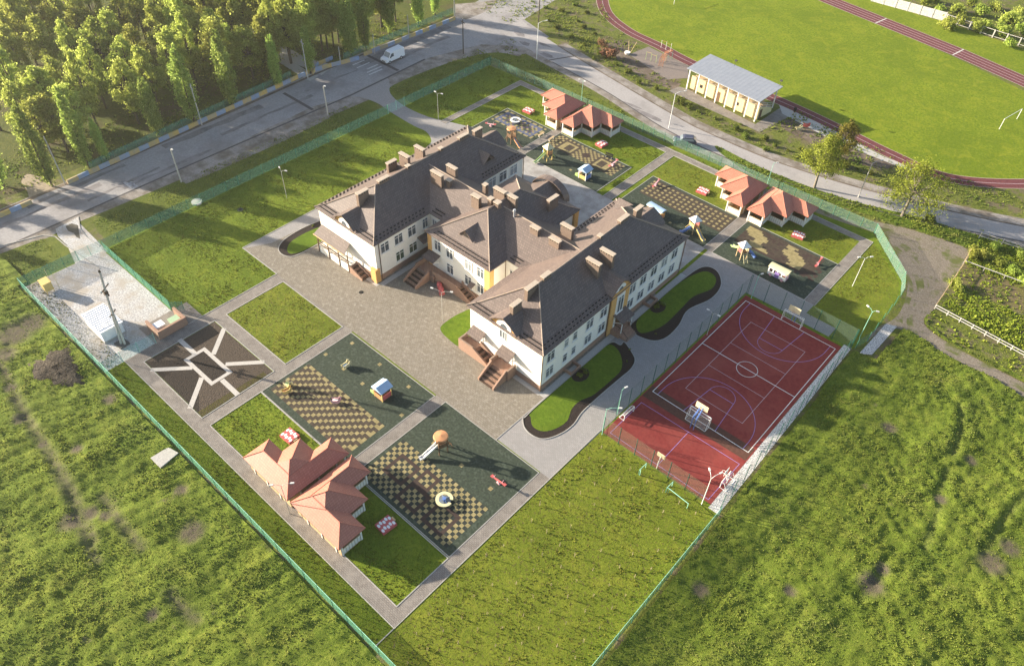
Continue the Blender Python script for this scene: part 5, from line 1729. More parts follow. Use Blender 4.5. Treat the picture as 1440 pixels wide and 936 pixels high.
container('pale green waste container inside the brick enclosure', (-88.6, 28.1), mat('faded_green_plastic', (.30, .42, .26), (.36, .48, .31), 4))
container('white waste container inside the brick enclosure, nearer the fence', (-89.2, 26.0), VANP)

# odd ground objects
def disc(name, label, cat, c, r, h, m, m2=None):
    o = (*c, 0)
    t = thing(name, label, cat, o)
    MB(o).tube((*c, 0), (*c, h), r, r, 20).build('ring', m, t)
    MB(o).tube((*c, h), (*c, h + .05), r * .45, r * .45, 14).build('cover', m2 or m, t)
disc('well_cover', 'round white concrete well cover at the foot of the street fence', 'well cover', gp(277, 285), .9, .3, mat('white_concrete', (.60, .585, .55), (.68, .665, .63), 4))
disc('manhole_cover', 'dark iron manhole cover in the paved yard', 'manhole cover', gp(508, 411), .38, .03, DARK)
disc('drain_ring', 'dark drain ring in the big left lawn near the street fence', 'drain', gp(338, 295), .55, .05, mat('green_drain', (.05, .065, .04), (.08, .10, .06), 5), DARK)
o = (*gp(231, 646), 0)
t = thing('concrete_slab', 'pale concrete slab lying in the rough meadow beside the long fence', 'concrete slab', o)
pts = gps([(213, 646), (238, 631), (252, 639), (227, 660)])
MB(o).prism(pts, 0, .42).build('slab', CONC, t)
MB(o).prism([((x - o[0]) * 1.12 + o[0], (y - o[1]) * 1.12 + o[1]) for x, y in pts], 0, .1).build('edge', DIRT, t)

# ------------------------------------------------------------------ playground equipment
class LB(MB):
    """Mesh collector in a local frame turned by rz about the thing's base."""
    def __init__(s, base, rz):
        super().__init__((0, 0, 0))
        s.base, s.rz = base, rz


def put(mb, name, m, t, smooth=False):
    return mb.build(name, m, t, smooth)


def playhouse(label, pos, rz, roof_m, wall1, wall2, post_m, trim):
    t = thing('playhouse', label, 'playhouse', (*pos, 0), rz, 'little playhouses')
    put(MB().box(-.85, .85, -.85, .85, .06, .14), 'floor', WOOD, t)
    for x in (-.8, .8):
        for y in (-.8, .8):
            put(MB().box(x - .06, x + .06, y - .06, y + .06, 0, 1.95), 'post', post_m, t)
    for i, (a, m_) in enumerate(((0, wall1), (1, wall2), (3, wall1))):
        w = MB()
        if a == 0:
            w.box(-.73, .73, -.84, -.79, .15, .95)
        elif a == 1:
            w.box(.79, .84, -.73, .73, .15, 1.0)
        else:
            w.box(-.84, -.79, -.73, .73, .15, .9)
        put(w, 'side_panel', m_, t)
    r = MB()
    r.ext([(-1.05, -1.05, 1.85), (1.05, -1.05, 1.85), (1.05, -1.05, 1.93), (0, -1.05, 2.45), (-1.05, -1.05, 1.93)], (0, 0, 0), (0, 2.1, 0))
    put(r, 'roof', roof_m, t)
    e = MB()
    e.ext([(-1.0, -.83, .15), (-1.7, -.83, .15), (-1.6, -.83, .75), (-1.0, -.83, 1.0)], (0, 0, 0), (0, .05, 0))
    e.ext([(-1.0, .78, .15), (-1.8, .78, .15), (-1.5, .78, .9), (-1.0, .78, 1.0)], (0, 0, 0), (0, .05, 0))
    put(e, 'fretted_panel', trim, t)
    put(MB().box(-1.6, -1.0, -.77, .77, .40, .46), 'seat', PINK, t)
    return t
playhouse('playhouse with pale blue roof and red and yellow panels on the near stripe-tiled playground', gp(539, 556), .0, LBLUE, ORNG, RED, YELLOW, LIME)
playhouse('playhouse with pale blue roof and yellow and blue panels near two brown diamond patterns', gp(822, 250), .0, LBLUE, YELLOW, BLUE, WHITE, LIME)


def slide_tower(label, pos, rz, post_m, roof, roof_m, slide_m, panel1, panel2, h=1.3, top=3.0, ladder=True, tube_m=None):
    t = thing('slide_tower', label, 'slide', (*pos, 0), rz, 'slide towers of the playgrounds')
    for x in (-.6, .6):
        for y in (-.6, .6):
            put(MB().box(x - .06, x + .06, y - .06, y + .06, 0, top), 'post', post_m, t)
    put(MB().box(-.6, .6, -.6, .6, h - .08, h), 'platform', WOOD, t)
    r = MB()
    if roof == 'disc':
        n = 18
        c = [(.98 * math.cos(a), .98 * math.sin(a)) for a in np.linspace(0, 2 * math.pi, n + 1)[:-1]]
        r.add([(x, y, top + .0) for x, y in c] + [(x * .9, y * .9, top + .22) for x, y in c] + [(0, 0, top + .36)],
              [(i, (i + 1) % n, n + (i + 1) % n, n + i) for i in range(n)] + [(n + i, n + (i + 1) % n, 2 * n) for i in range(n)] + [tuple(range(n))[::-1]])
    else:
        r.add([(-.85, -.85, top - .1), (.85, -.85, top - .1), (.85, .85, top - .1), (-.85, .85, top - .1), (0, 0, top + .85)], [(0, 1, 4), (1, 2, 4), (2, 3, 4), (3, 0, 4), (3, 2, 1, 0)])
    put(r, 'roof', roof_m, t)
    s = MB()
    k = [(-.6, h), (-.95, h), (-2.6, .28), (-3.1, .25)]
    for (xa, za), (xb, zb) in zip(k, k[1:]):
        s.add([(xa, -.24, za), (xb, -.24, zb), (xb, .24, zb), (xa, .24, za), (xa, -.24, za - .05), (xb, -.24, zb - .05), (xb, .24, zb - .05), (xa, .24, za - .05)], [(0, 1, 2, 3), (7, 6, 5, 4), (0, 4, 5, 1), (3, 2, 6, 7)])
    put(s, 'slide_chute', STEEL, t)
    s = MB()
    for y in (-.29, .24):
        s.ext([(-.6, y, h - .05), (-.95, y, h - .05), (-2.6, y, .23), (-3.1, y, .2), (-3.1, y, .42), (-2.6, y, .48), (-.95, y, h + .28), (-.6, y, h + .6)], (0, 0, 0), (0, .05, 0))
    put(s, 'slide_side', slide_m, t)
    put(MB().box(-.54, .54, -.64, -.6, h + .05, h + .75), 'side_panel', panel1, t)
    put(MB().box(-.54, .54, .6, .64, h + .05, h + .75), 'side_panel', panel2, t)
    l = MB()
    for y in (-.35, .35):
        l.tube((.62, y, h + .3), (1.6, y, 0), .045)
    for i in range(5):
        f = (i + 1) / 6
        l.tube((.62 + .98 * f, -.35, h * (1 - f) + .3 * (1 - f)), (.62 + .98 * f, .35, h * (1 - f) + .3 * (1 - f)), .035)
    put(l, 'ladder', panel2, t)
    if tube_m:
        a = MB()
        pts = [(.0, .64, h), (0, 1.2, h * .95), (.2, 1.7, h * .6), (.5, 2.0, .35), (.9, 2.1, .25)]
        a.path(pts, .26, 8)
        put(a, 'tube_slide', tube_m, t)
    return t
_a, _b = gp(620, 634), gp(604, 641)
SL = math.atan2(_b[1] - _a[1], _b[0] - _a[0]) + math.pi
slide_tower('wooden slide tower with orange disc roof and steel chute on the diamond-chequered playground', gp(621, 633), SL, WOOD, 'disc', ORNG, FRAME, WOOD, WOOD, 1.4, 2.9)
slide_tower('wooden slide tower with orange disc roof on the blue-bordered playground', gp(719, 200), math.radians(170), WOOD, 'disc', ORNG, ORNG, WOOD, WOOD, 1.3, 2.9)
slide_tower('green and orange slide tower with pale roof on the playground of two brown diamonds', gp(770, 224), math.radians(75), YELLOW, 'hip', PYELLOW, LIME, ORNG, LIME, 1.3, 2.7, True, BLUE)
slide_tower('slide tower with white peaked roof and blue tube on the yellow-dotted playground', gp(974, 326), math.radians(160), WOODL, 'hip', WHITE, YELLOW, RED, YELLOW, 1.3, 2.7, True, BLUE)
slide_tower('slide tower with white peaked roof and green ladder on the playground with yellow patches', gp(1042, 362), math.radians(-30), WOODL, 'hip', WHITE, LIME, RED, PYELLOW, 1.3, 2.7, True, BLUE)


def carousel(label, pos, ring_m, hub_m):
    t = thing('carousel', label, 'carousel', (*pos, 0), .4, 'playground carousels')
    put(MB().tube((0, 0, .12), (0, 0, .2), .8, .8, 20), 'platform', mat('grey_blue_paint', (.16, .19, .22), (.2, .23, .27), 3), t)
    put(MB().tube((0, 0, .0), (0, 0, .75), .16, .16, 10).tube((0, 0, .72), (0, 0, .78), .24, .24, 14), 'hub', hub_m, t)
    r = MB()
    n = 24
    a = np.linspace(.25, 2 * math.pi - .25, n)
    for i in range(n - 1):
        p = [(R * math.cos(q), R * math.sin(q), z) for q in (a[i], a[i + 1]) for R, z in ((.68, .5), (1.08, .5), (1.08, .6), (.68, .6))]
        r.add(p, [(0, 1, 5, 4), (1, 2, 6, 5), (2, 3, 7, 6), (3, 0, 4, 7)] + ([(0, 3, 2, 1)] if i == 0 else []) + ([(4, 5, 6, 7)] if i == n - 2 else []))
    put(r, 'ring_seat', ring_m, t)
    s = MB()
    for k in range(4):
        b = k * math.pi / 2 + .8
        s.tube((.9 * math.cos(b), .9 * math.sin(b), .2), (.9 * math.cos(b), .9 * math.sin(b), .5), .03)
        s.tube((.9 * math.cos(b), .9 * math.sin(b), .55), (.16 * math.cos(b), .16 * math.sin(b), .7), .025)
    put(s, 'strut', hub_m, t)
    return t
carousel('pale yellow ring-seat carousel with blue hub on the diamond-chequered playground', gp(625, 705), PYELLOW, BLUE)
carousel('white ring-seat carousel on the blue-bordered playground', gp(725, 172), WHITE, mat('grey_blue_paint', (.16, .19, .22), (.2, .23, .27), 3))


def seesaw(label, pos, rz, m1=RED):
    t = thing('seesaw', label, 'seesaw', (*pos, 0), rz, 'seesaws of the playgrounds')
    put(MB().add([(-1.2, -.1, .30), (1.2, -.1, .74), (1.2, .1, .74), (-1.2, .1, .30), (-1.2, -.1, .38), (1.2, -.1, .82), (1.2, .1, .82), (-1.2, .1, .38)],
                 [(0, 3, 2, 1), (4, 5, 6, 7), (0, 1, 5, 4), (1, 2, 6, 5), (2, 3, 7, 6), (3, 0, 4, 7)]), 'beam', m1, t)
    for x, z in ((-1.05, .42), (1.05, .80)):
        q = MB().box(x - .2, x + .2, -.2, .2, z, z + .07)
        put(q, 'seat', RED, t)
        h = MB().tube((x * .68, -.2, z + .4 - .0), (x * .68, .2, z + .4), .03).tube((x * .68, 0, z - .05), (x * .68, 0, z + .4), .03)
        put(h, 'handle', PINK, t)
    put(MB().ext([(-.3, -.15, 0), (.3, -.15, 0), (.1, -.15, .52), (-.1, -.15, .52)], (0, 0, 0), (0, .3, 0)), 'stand', PINK, t)
    return t
def heading(a, b):
    A, B = gp(*a), gp(*b)
    return math.atan2(B[1] - A[1], B[0] - A[0])
seesaw('red seesaw on plain green rubber of the diamond-chequered playground', gp(701, 679), heading((692, 670), (710, 685)))
seesaw('pink-red seesaw on the blue-bordered playground beyond the left wing roof', gp(690, 178), heading((683, 175), (694, 179)), PINK)
seesaw('pink-red seesaw beside the right-hand brown diamond of its playground', gp(862, 233), heading((857, 236), (870, 229)), PINK)
seesaw('pink-red seesaw at the far corner of the yellow-dotted playground', gp(922, 261), heading((917, 267), (928, 257)), PINK)
seesaw('pink-red seesaw at the end of the playground with yellow patches', gp(1150, 372), heading((1146, 377), (1155, 366)), RED)


def spring_rider(label, pos, rz, m1, m2):
    t = thing('spring_rider', label, 'spring rider', (*pos, 0), rz, 'spring riders')
    c = MB()
    c.path([(.13 * math.cos(a), .13 * math.sin(a), .03 + .42 * a / (8 * math.pi)) for a in np.linspace(0, 8 * math.pi, 40)], .03, 4)
    put(c, 'spring', DARK, t)
    put(MB().box(-.45, .25, -.16, .16, .47, .55), 'seat', m2, t)
    for y in (-.3, .24):
        p = MB()
        p.ext([(-.6, y, .3), (-.35, y, .18), (.3, y, .2), (.62, y, .5), (.75, y, .95), (.5, y, 1.1), (.28, y, .78), (-.3, y, .66), (-.65, y, .75)], (0, 0, 0), (0, .06, 0))
        put(p, 'side_figure', m1, t)
    put(MB().tube((.42, -.32, .82), (.42, .32, .82), .03), 'handle', DARK, t)
    return t
spring_rider('pink and white spring rider on the brown and yellow stripe tiles', gp(473, 566), .6, PINK, WHITE)
spring_rider('orange-yellow spring rider by the path corner of the stripe-tiled playground', gp(404, 552), 1.2, YELLOW, ORNG)
spring_rider('yellow spring rider just behind an orange-yellow one on stripe tiles', gp(406, 543), .2, PYELLOW, LIME)
spring_rider('pale blue and cream spring rider alone on dark green rubber', gp(487, 516), 1.5, PYELLOW, LBLUE)
spring_rider('red spring rider on bare soil by the grandstand', gp(1133, 179), .3, RED, ORNG)
spring_rider('yellow spring rider on bare soil by the grandstand', gp(1122.5, 183), .9, PYELLOW, YELLOW)


def toy_bus(label, pos, rz, roof_m, body_m, skirt_m, door_m, L=3.2, wd=1.3):
    t = thing('toy_bus', label, 'play bus', (*pos, 0), rz, 'play buses')
    a = L / 2
    for y in (-wd / 2, wd / 2 - .06):
        b = MB()
        b.box(-a, a, y, y + .06, .25, .85)
        for i in range(5):
            x = -a + (L - .2) * i / 4
            b.box(x, x + .2, y + .002, y + .058, .851, 1.5)
        b.box(-a, a, y + .001, y + .059, 1.5, 1.68)
        put(b, 'side_panel', body_m, t)
        for x in (-a * .62, a * .62):
            put(MB().tube((x, y - .04, .26), (x, y + .1, .26), .27, .27, 14), 'wheel', skirt_m, t)
    put(MB().box(-.38, .38, -wd / 2 - .03, -wd / 2 - .002, .2, 1.3), 'door', door_m, t)
    for x in (-a, a - .06):
        put(MB().box(x, x + .06, -wd / 2 + .065, wd / 2 - .065, .25, .9), 'end_panel', skirt_m, t)
    n = 8
    r = MB()
    pr = [(-a - .12, (wd / 2 + .1) * math.cos(q), 1.68 + .28 * math.sin(q)) for q in np.linspace(0, math.pi, n)]
    r.ext(pr, (0, 0, 0), (L + .24, 0, 0))
    put(r, 'roof', roof_m, t)
    put(MB().box(-a + .1, a - .1, -wd / 2 + .08, -wd / 2 + .4, .45, .5), 'bench', WOODL, t)
    put(MB().box(-a + .08, a - .08, -wd / 2 + .08, wd / 2 - .08, .2, .25), 'floor', WOOD, t)
    return t
toy_bus('yellow play bus with pale blue roof behind the right wing of the building', gp(921, 303), heading((905, 296), (928, 310)), LBLUE, YELLOW, ORNG, LIME)
toy_bus('white and pink play bus with pale yellow roof on the playground with yellow patches', gp(1093, 389), heading((1082, 382), (1104, 393)), PYELLOW, WHITE, PINK, VIOL)


def sandbox(label, pos, rz):
    t = thing('covered_sandbox', label, 'sandbox', (*pos, 0), rz, 'covered sandboxes')
    f = MB()
    for x0, x1, y0, y1 in ((-1.0, 1.0, -.85, -.75), (-1.0, 1.0, .75, .85), (-1.0, -.9, -.749, .749), (.9, 1.0, -.749, .749)):
        f.box(x0, x1, y0, y1, 0, .38)
    put(f, 'frame', RED, t)
    put(MB().box(-.98, .98, -.83, .83, .382, .44), 'cover', RED, t)
    d = MB()
    for i in range(5):
        for j in range(2):
            cx, cy = -.78 + .39 * i, -.42 + .84 * j + (.08 if i % 2 else -.08)
            d.add([(cx + .17 * math.cos(a), cy + .26 * math.sin(a), .446) for a in np.linspace(0, 2 * math.pi, 11)[:-1]], [tuple(range(10))])
    put(d, 'printed_spots', WHITE, t)
    put(MB().box(1.0, 1.22, -.3, .3, .2, .4), 'seat', WOODL, t)
    return t
for lab, p, a in (('red sandbox cover with white spots on grass, between the garden-bed side pavilion and stripe tiles', (408, 614), .05),
                  ('red sandbox cover with white spots on shaded grass by the nearest pavilion', (543, 739), 1.5),
                  ('red sandbox cover with white spots on lawn beside the blue-bordered playground', (743, 157), .1),
                  ('red sandbox cover with white spots on lawn behind the brown-diamond playground', (846, 204), 1.5),
                  ('red sandbox cover with white spots on lawn behind the yellow-dotted playground', (988, 270), .1),
                  ('red sandbox cover with white spots on lawn behind the yellow-patched playground', (1122, 332), .2)):
    sandbox(lab, gp(*p), a)


def bench(label, pos, rz, L=1.8, m=WOODL, back=False):
    t = thing('bench', label, 'bench', (*pos, 0), rz, 'benches by the playgrounds')
    put(MB().box(-L / 2, L / 2, -.2, .2, .42, .48), 'seat', m, t)
    for x in (-L * .38, L * .38):
        put(MB().box(x - .04, x + .04, -.17, .17, 0, .42), 'leg', CONC, t)
    if back:
        put(MB().box(-L / 2, L / 2, .2, .25, .55, .9), 'backrest', m, t)
    return t
bench('pale plank bench at the path side of the blue-bordered playground', gp(761, 191), heading((757, 194), (766, 188)))
bench('pale plank bench across the path from another, at the brown-diamond playground', gp(775, 197), heading((770, 200), (780, 193)))
bench('dark bench with a backrest at the lawn edge of the brown-diamond playground', gp(856, 222), heading((852, 220), (860, 223)), 1.6, DARK, True)

# the red play boat left by the ramp of the middle wing
o = gp(620, 401, .9)
t = thing('play_boat', 'red plastic play boat with two humps leaning on the ramp of the middle wing', 'toy', (o[0], o[1] - .2, .45), 1.0)
b = MB().ball((0, .45, .3), .42, .75, .35, 12, 8)
put(b, 'hull', RED, t, True)
put(MB().ball((.1, -.55, .25), .4, .7, .33, 12, 8), 'hull', RED, t, True)
put(MB().box(-.3, .5, -1.2, 1.1, -.45, .04), 'base', RED, t)

# ------------------------------------------------------------------ vehicles
def van(pos, rz):
    t = thing('delivery_van', 'white panel van driving on the street past the park footpath', 'van', (*pos, 0), rz)
    prof = [(2.75, .42), (2.78, .85), (2.62, 1.12), (1.85, 1.32), (1.18, 2.22), (.75, 2.38), (-2.7, 2.40), (-2.8, 2.2), (-2.82, .45)]
    W_ = .99
    b = MB()
    n = len(prof)
    top = lambda z: W_ if z < 1.35 else W_ - (z - 1.35) * .10
    b.add([(x, -top(z), z) for x, z in prof] + [(x, top(z), z) for x, z in prof],
          [tuple(range(n)), tuple(range(n, 2 * n))[::-1]] + [(i, n + i, n + (i + 1) % n, (i + 1) % n) for i in range(n)])
    put(b, 'body', VANP, t)
    put(MB().add([(1.87, -.84, 1.36), (1.87, .84, 1.36), (1.24, .76, 2.19), (1.24, -.76, 2.19)], [(0, 1, 2, 3)]).add([(1.90, -.84, 1.36), (1.90, .84, 1.36), (1.27, .76, 2.19), (1.27, -.76, 2.19)], [(0, 1, 2, 3)]), 'windscreen', GLASS, t)
    for s in (-1, 1):
        put(MB().add([(1.62, s * 1.0, 1.36), (1.08, s * .935, 2.08), (.45, s * .935, 2.08), (.45, s * 1.0, 1.36)], [(0, 1, 2, 3) if s < 0 else (3, 2, 1, 0)]), 'side_window', GLASS, t)
        put(MB().box(2.62, 2.77, s * .66 - .17, s * .66 + .17, .78, 1.0), 'headlight', FRAME, t)
        put(MB().box(-2.85, -2.80, s * .86 - .06, s * .86 + .06, .9, 1.5), 'tail_light', RED, t)
        put(MB().box(1.45, 1.6, s * 1.12 - .12, s * 1.12 + .12, 1.3, 1.55), 'mirror', BLACK, t)
        for x in (1.75, -1.65):
            w = put(MB().tube((x, s * .82, .35), (x, s * 1.02, .35), .35, .35, 16), 'wheel', BLACK, t)
            put(MB().tube((x, s * 1.0, .35), (x, s * 1.035, .35), .2, .18, 12), 'rim', STEEL, w)
    put(MB().box(2.6, 2.84, -.95, .95, .28, .5), 'bumper', mat('grey_bumper', (.09, .09, .095), (.12, .12, .125), 4), t)
    put(MB().box(2.765, 2.80, -.5, .5, .58, .74), 'grille', DARK, t)
    return t
a, b = gp(540.8, 85.6), gp(556.1, 78.9)
hd = math.atan2(a[1] - b[1], a[0] - b[0])
van((a[0] * .5 + b[0] * .5 - math.sin(hd) * -.98 * -1, a[1] * .5 + b[1] * .5 + math.cos(hd) * -.98), hd)


def suv(pos, rz):
    t = thing('parked_car', 'dark blue parked car at the edge of the side road behind the green fence', 'car', (*pos, 0), rz)
    prof = [(2.2, .4), (2.25, .8), (2.0, 1.0), (1.0, 1.1), (.45, 1.62), (.1, 1.70), (-1.5, 1.68), (-2.1, 1.15), (-2.2, .9), (-2.2, .4)]
    b = MB()
    n = len(prof)
    wd = lambda z: .92 if z < 1.12 else .92 - (z - 1.12) * .3
    b.add([(x, -wd(z), z) for x, z in prof] + [(x, wd(z), z) for x, z in prof], [tuple(range(n)), tuple(range(n, 2 * n))[::-1]] + [(i, n + i, n + (i + 1) % n, (i + 1) % n) for i in range(n)])
    put(b, 'body', SUVP, t)
    put(MB().add([(1.0, -.84, 1.15), (1.0, .84, 1.15), (.52, .72, 1.61), (.52, -.72, 1.61)], [(0, 1, 2, 3)]), 'windscreen', GLASS, t)
    put(MB().add([(-2.08, -.78, 1.22), (-2.08, .78, 1.22), (-1.58, .7, 1.65), (-1.58, -.7, 1.65)], [(0, 3, 2, 1)]), 'rear_window', GLASS, t)
    for s in (-1, 1):
        put(MB().add([(.85, s * .925, 1.14), (.42, s * .80, 1.55), (-1.45, s * .80, 1.56), (-1.75, s * .925, 1.14)], [(0, 1, 2, 3) if s < 0 else (3, 2, 1, 0)]), 'side_window', GLASS, t)
        put(MB().box(2.1, 2.27, s * .68 - .18, s * .68 + .18, .72, .88), 'headlight', FRAME, t)
        put(MB().box(-2.24, -2.19, s * .76 - .1, s * .76 + .1, .8, 1.05), 'tail_light', RED, t)
        for x in (1.4, -1.35):
            w = put(MB().tube((x, s * .76, .34), (x, s * .95, .34), .34, .34, 16), 'wheel', BLACK, t)
            put(MB().tube((x, s * .93, .34), (x, s * .965, .34), .2, .18, 12), 'rim', STEEL, w)
        put(MB().tube((.0, s * .62, 1.74), (-1.4, s * .62, 1.73), .025), 'roof_rail', STEEL, t)
    return t
suv((-62.3, 123.6), math.radians(215))

# ------------------------------------------------------------------ grandstand
A0, A1 = np.array(gp(965.5, 125)), np.array(gp(1060.5, 171))
ua = (A1 - A0) / np.hypot(*(A1 - A0))
LEN = float(np.hypot(*(A1 - A0)))
rz = math.atan2(ua[1], ua[0])
st_ = thing('grandstand', 'small grandstand with cream back wall, white posts and grey sheet roof beside the track', 'grandstand', (A0[0], A0[1], 0), rz)
DP = 6.8
for i in range(8):
    x = LEN * i / 7
    put(MB().box(x - .11, x + .11, -.11, .11, 0, 4.75), 'post', WPOLE, st_)
for i in range(4):
    x = LEN * i / 3
    put(MB().box(x - .09, x + .09, DP - .9, DP - .72, 1.0, 5.35), 'post', WPOLE, st_)
for i in range(7):
    x = .15 + (LEN - .3) * i / 7
    put(MB().box(x, x + (LEN - .3) / 7 - .02, .9, 1.1, 0, 2.85 + (i % 2) * .02), 'back_wall', CREAMS, st_)
for x in (.16, LEN - .36):
    put(MB().ext([(x, 1.12, 0), (x, DP - .6, 0), (x, DP - .6, 1.0), (x, 1.12, 2.8)], (0, 0, 0), (.2, 0, 0)), 'side_wall', mat('pale_yellow_stucco', (.60, .52, .28), (.66, .58, .33), 3), st_)
for k in range(5):
    y = 1.25 + k * 1.02
    put(MB().box(.4, LEN - .4, y, y + 1.0, .0, 2.45 - k * .36), 'terrace', CONC, st_)
    put(MB().box(.5, LEN - .5, y + .35, y + .75, 2.72 - k * .36, 2.80 - k * .36), 'seat_row', WOODL, st_)
put(MB().add([(-.45, -.75, 4.72), (LEN + .45, -.75, 4.72), (LEN + .45, DP + .3, 5.5), (-.45, DP + .3, 5.5), (-.45, -.75, 4.86), (LEN + .45, -.75, 4.86), (LEN + .45, DP + .3, 5.64), (-.45, DP + .3, 5.64)],
             [(0, 3, 2, 1), (4, 5, 6, 7), (0, 1, 5, 4), (1, 2, 6, 5), (2, 3, 7, 6), (3, 0, 4, 7)]), 'roof', mat('blue_grey_sheet', (.215, .235, .275), (.245, .265, .305), 1.2, .6, spec=.3), st_)
rb = MB()
for i in range(1, 20):
    x = -.45 + (LEN + .9) * i / 20
    rb.add([(x - .02, -.75, 4.862), (x + .02, -.75, 4.862), (x + .02, DP + .3, 5.642), (x - .02, DP + .3, 5.642), (x - .02, -.75, 4.872), (x + .02, -.75, 4.872), (x + .02, DP + .3, 5.652), (x - .02, DP + .3, 5.652)], [(4, 5, 6, 7), (0, 1, 5, 4), (1, 2, 6, 5), (3, 0, 4, 7)])
put(rb, 'roof_rib', mat('blue_grey_rib', (.21, .23, .27), (.24, .26, .30), 1.2, .6), st_)
tr = MB()
for i in range(7):
    xa, xb = LEN * i / 7, LEN * (i + 1) / 7
    tr.tube((xa, 0, 4.3), (xb, 0, 4.3), .05)
    tr.tube((xa, 0, 4.6), (xb, 0, 4.3), .03)
for i in range(8):
    x = LEN * i / 7
    tr.tube((x, 0, 4.5), (x, DP - .8, 5.25), .05)
    tr.tube((x, 0, 4.0), (x, 2.2, 4.75), .035)
put(tr, 'truss', WPOLE, st_)
for fx in (.165, .42, .70):
    x = LEN * fx
    if fx == .42:
        put(MB().box(x - .5, x + .5, .86, .895, 0.02, 2.1), 'door', WOOD, st_)
    else:
        put(MB().box(x - .35, x + .35, .86, .895, 1.1, 1.8), 'window', DARK, st_)
put(MB().box(LEN - .155, LEN - .12, 1.5, 2.4, .02, 2.0), 'door', WOOD, st_)
q = MB()
for x in (LEN * .35, LEN - .2):
    q.tube((x, DP, 5.5), (x, DP + .1, 6.7), .03)
    q.box(x - .25, x + .25, DP - .1, DP + .35, 6.6, 6.8)
put(q, 'floodlight', mat('dark_lamp', (.05, .05, .045), (.08, .08, .07), 4), st_)
put(MB().path([(LEN - .2, DP - .6, 1.9), (LEN - .2, 1.4, 3.7)], .03).path([(LEN - .2, DP - .6, 1.5), (LEN - .2, 1.4, 3.3)], .03).tube((LEN - .2, 3.8, 1.9), (LEN - .2, 3.8, 2.75), .03), 'handrail', WPOLE, st_)
o = (*gp(1117, 158), 0)
t = thing('litter_bin', 'small dark bin between grandstand and running track', 'bin', o)
put(MB().tube((0, 0, .25), (0, 0, 1.0), .26, .32, 10), 'drum', DARK, t)
put(MB().tube((0, 0, 0), (0, 0, .25), .05, .05).tube((0, 0, 0), (0, 0, .04), .2, .2, 10), 'stand', WOOD, t)

# outdoor gym
def gym(label, pos, rz, kind, m1, m2):
    t = thing('gym_frame', label, 'gym equipment', (*pos, 0), rz, 'outdoor gym frames')
    if kind == 'bars':
        for x in (-1.6, 0, 1.6):
            put(MB().tube((x, 0, 0), (x, 0, 2.4), .05), 'post', m1, t)
        put(MB().tube((-1.6, 0, 2.3), (0, 0, 2.3), .04).tube((0, 0, 1.9), (1.6, 0, 1.9), .04), 'bar', m2, t)
    elif kind == 'ladder':
        for x in (-.6, .6):
            for y in (-1.4, 1.4):
                put(MB().tube((x, y, 0), (x, y, 2.5), .055), 'post', m1, t)
        q = MB()
        for i in range(9):
            q.tube((-.6, -1.4 + .35 * i, 2.45), (.6, -1.4 + .35 * i, 2.45), .04)
        for x in (-.6, .6):
            q.tube((x, -1.4, 2.45), (x, 1.4, 2.45), .05)
        put(q, 'ladder_bars', m2, t)
        q = MB()
        for i in range(6):
            q.tube((-.6, -1.42, .3 + .36 * i), (.6, -1.42, .3 + .36 * i), .05)
        put(q, 'wall_bars', m2, t)
    t.scale = (.8, .8, .8)
    return t
gym('green and yellow pull-up frame on the gym pad by the running track', gp(915, 86), .2, 'bars', LIME, YELLOW)
gym('orange ladder frame on the gym pad near the grandstand', gp(931, 91), .3, 'ladder', RUSTRED, RUSTRED)
gym('green ladder frame with orange rungs on the gym pad', gp(938, 84), -.1, 'ladder', GREEN, RUSTRED)
gym('tall white and orange bars at the track edge of the gym pad', gp(936, 70), .1, 'bars', WPOLE, RUSTRED)
o = (*gp(882, 76), 0)
t = thing('water_tub', 'white tub with two leaning sticks on bare soil beside the gym pad', 'tub', o)
put(MB().tube((0, 0, 0), (0, 0, .5), .55, .7, 12), 'tub', WHITE, t)
put(MB().tube((.1, .3, 0), (-1.0, 1.6, 2.3), .06).tube((.6, 0, 0), (1.0, 1.8, 2.6), .06), 'stick', WOODL, t)

# ------------------------------------------------------------------ trees and bushes
def quads_mesh(name, cen, nrm, size, mats, aspect=1.0):
    """Many small leaf-clump faces (bent quads) as one mesh."""
    n = len(cen)
    nrm = nrm / (np.linalg.norm(nrm, axis=1, keepdims=True) + 1e-9)
    ref = rng.normal(size=(n, 3))
    u = np.cross(nrm, ref)
    u /= np.linalg.norm(u, axis=1, keepdims=True) + 1e-9
    w = np.cross(nrm, u)
    s = size[:, None]
    p0 = cen - u * s
    p1 = cen - w * s * aspect * .55 + nrm * s * .25
    p2 = cen + u * s
    p3 = cen + w * s * aspect * .55 + nrm * s * .25
    V = np.stack([p0, p1, p2, p3], 1).reshape(-1, 3)
    me = bpy.data.meshes.new(name)
    me.vertices.add(4 * n)
    me.vertices.foreach_set('co', V.astype(np.float32).ravel())
    me.loops.add(4 * n)
    me.loops.foreach_set('vertex_index', np.arange(4 * n, dtype=np.int32))
    me.polygons.add(n)
    me.polygons.foreach_set('loop_start', np.arange(0, 4 * n, 4, dtype=np.int32))
    me.polygons.foreach_set('loop_total', np.full(n, 4, dtype=np.int32))
    for m in (mats if isinstance(mats, list) else [mats]):
        me.materials.append(m)
    me.update(calc_edges=True)
    return me


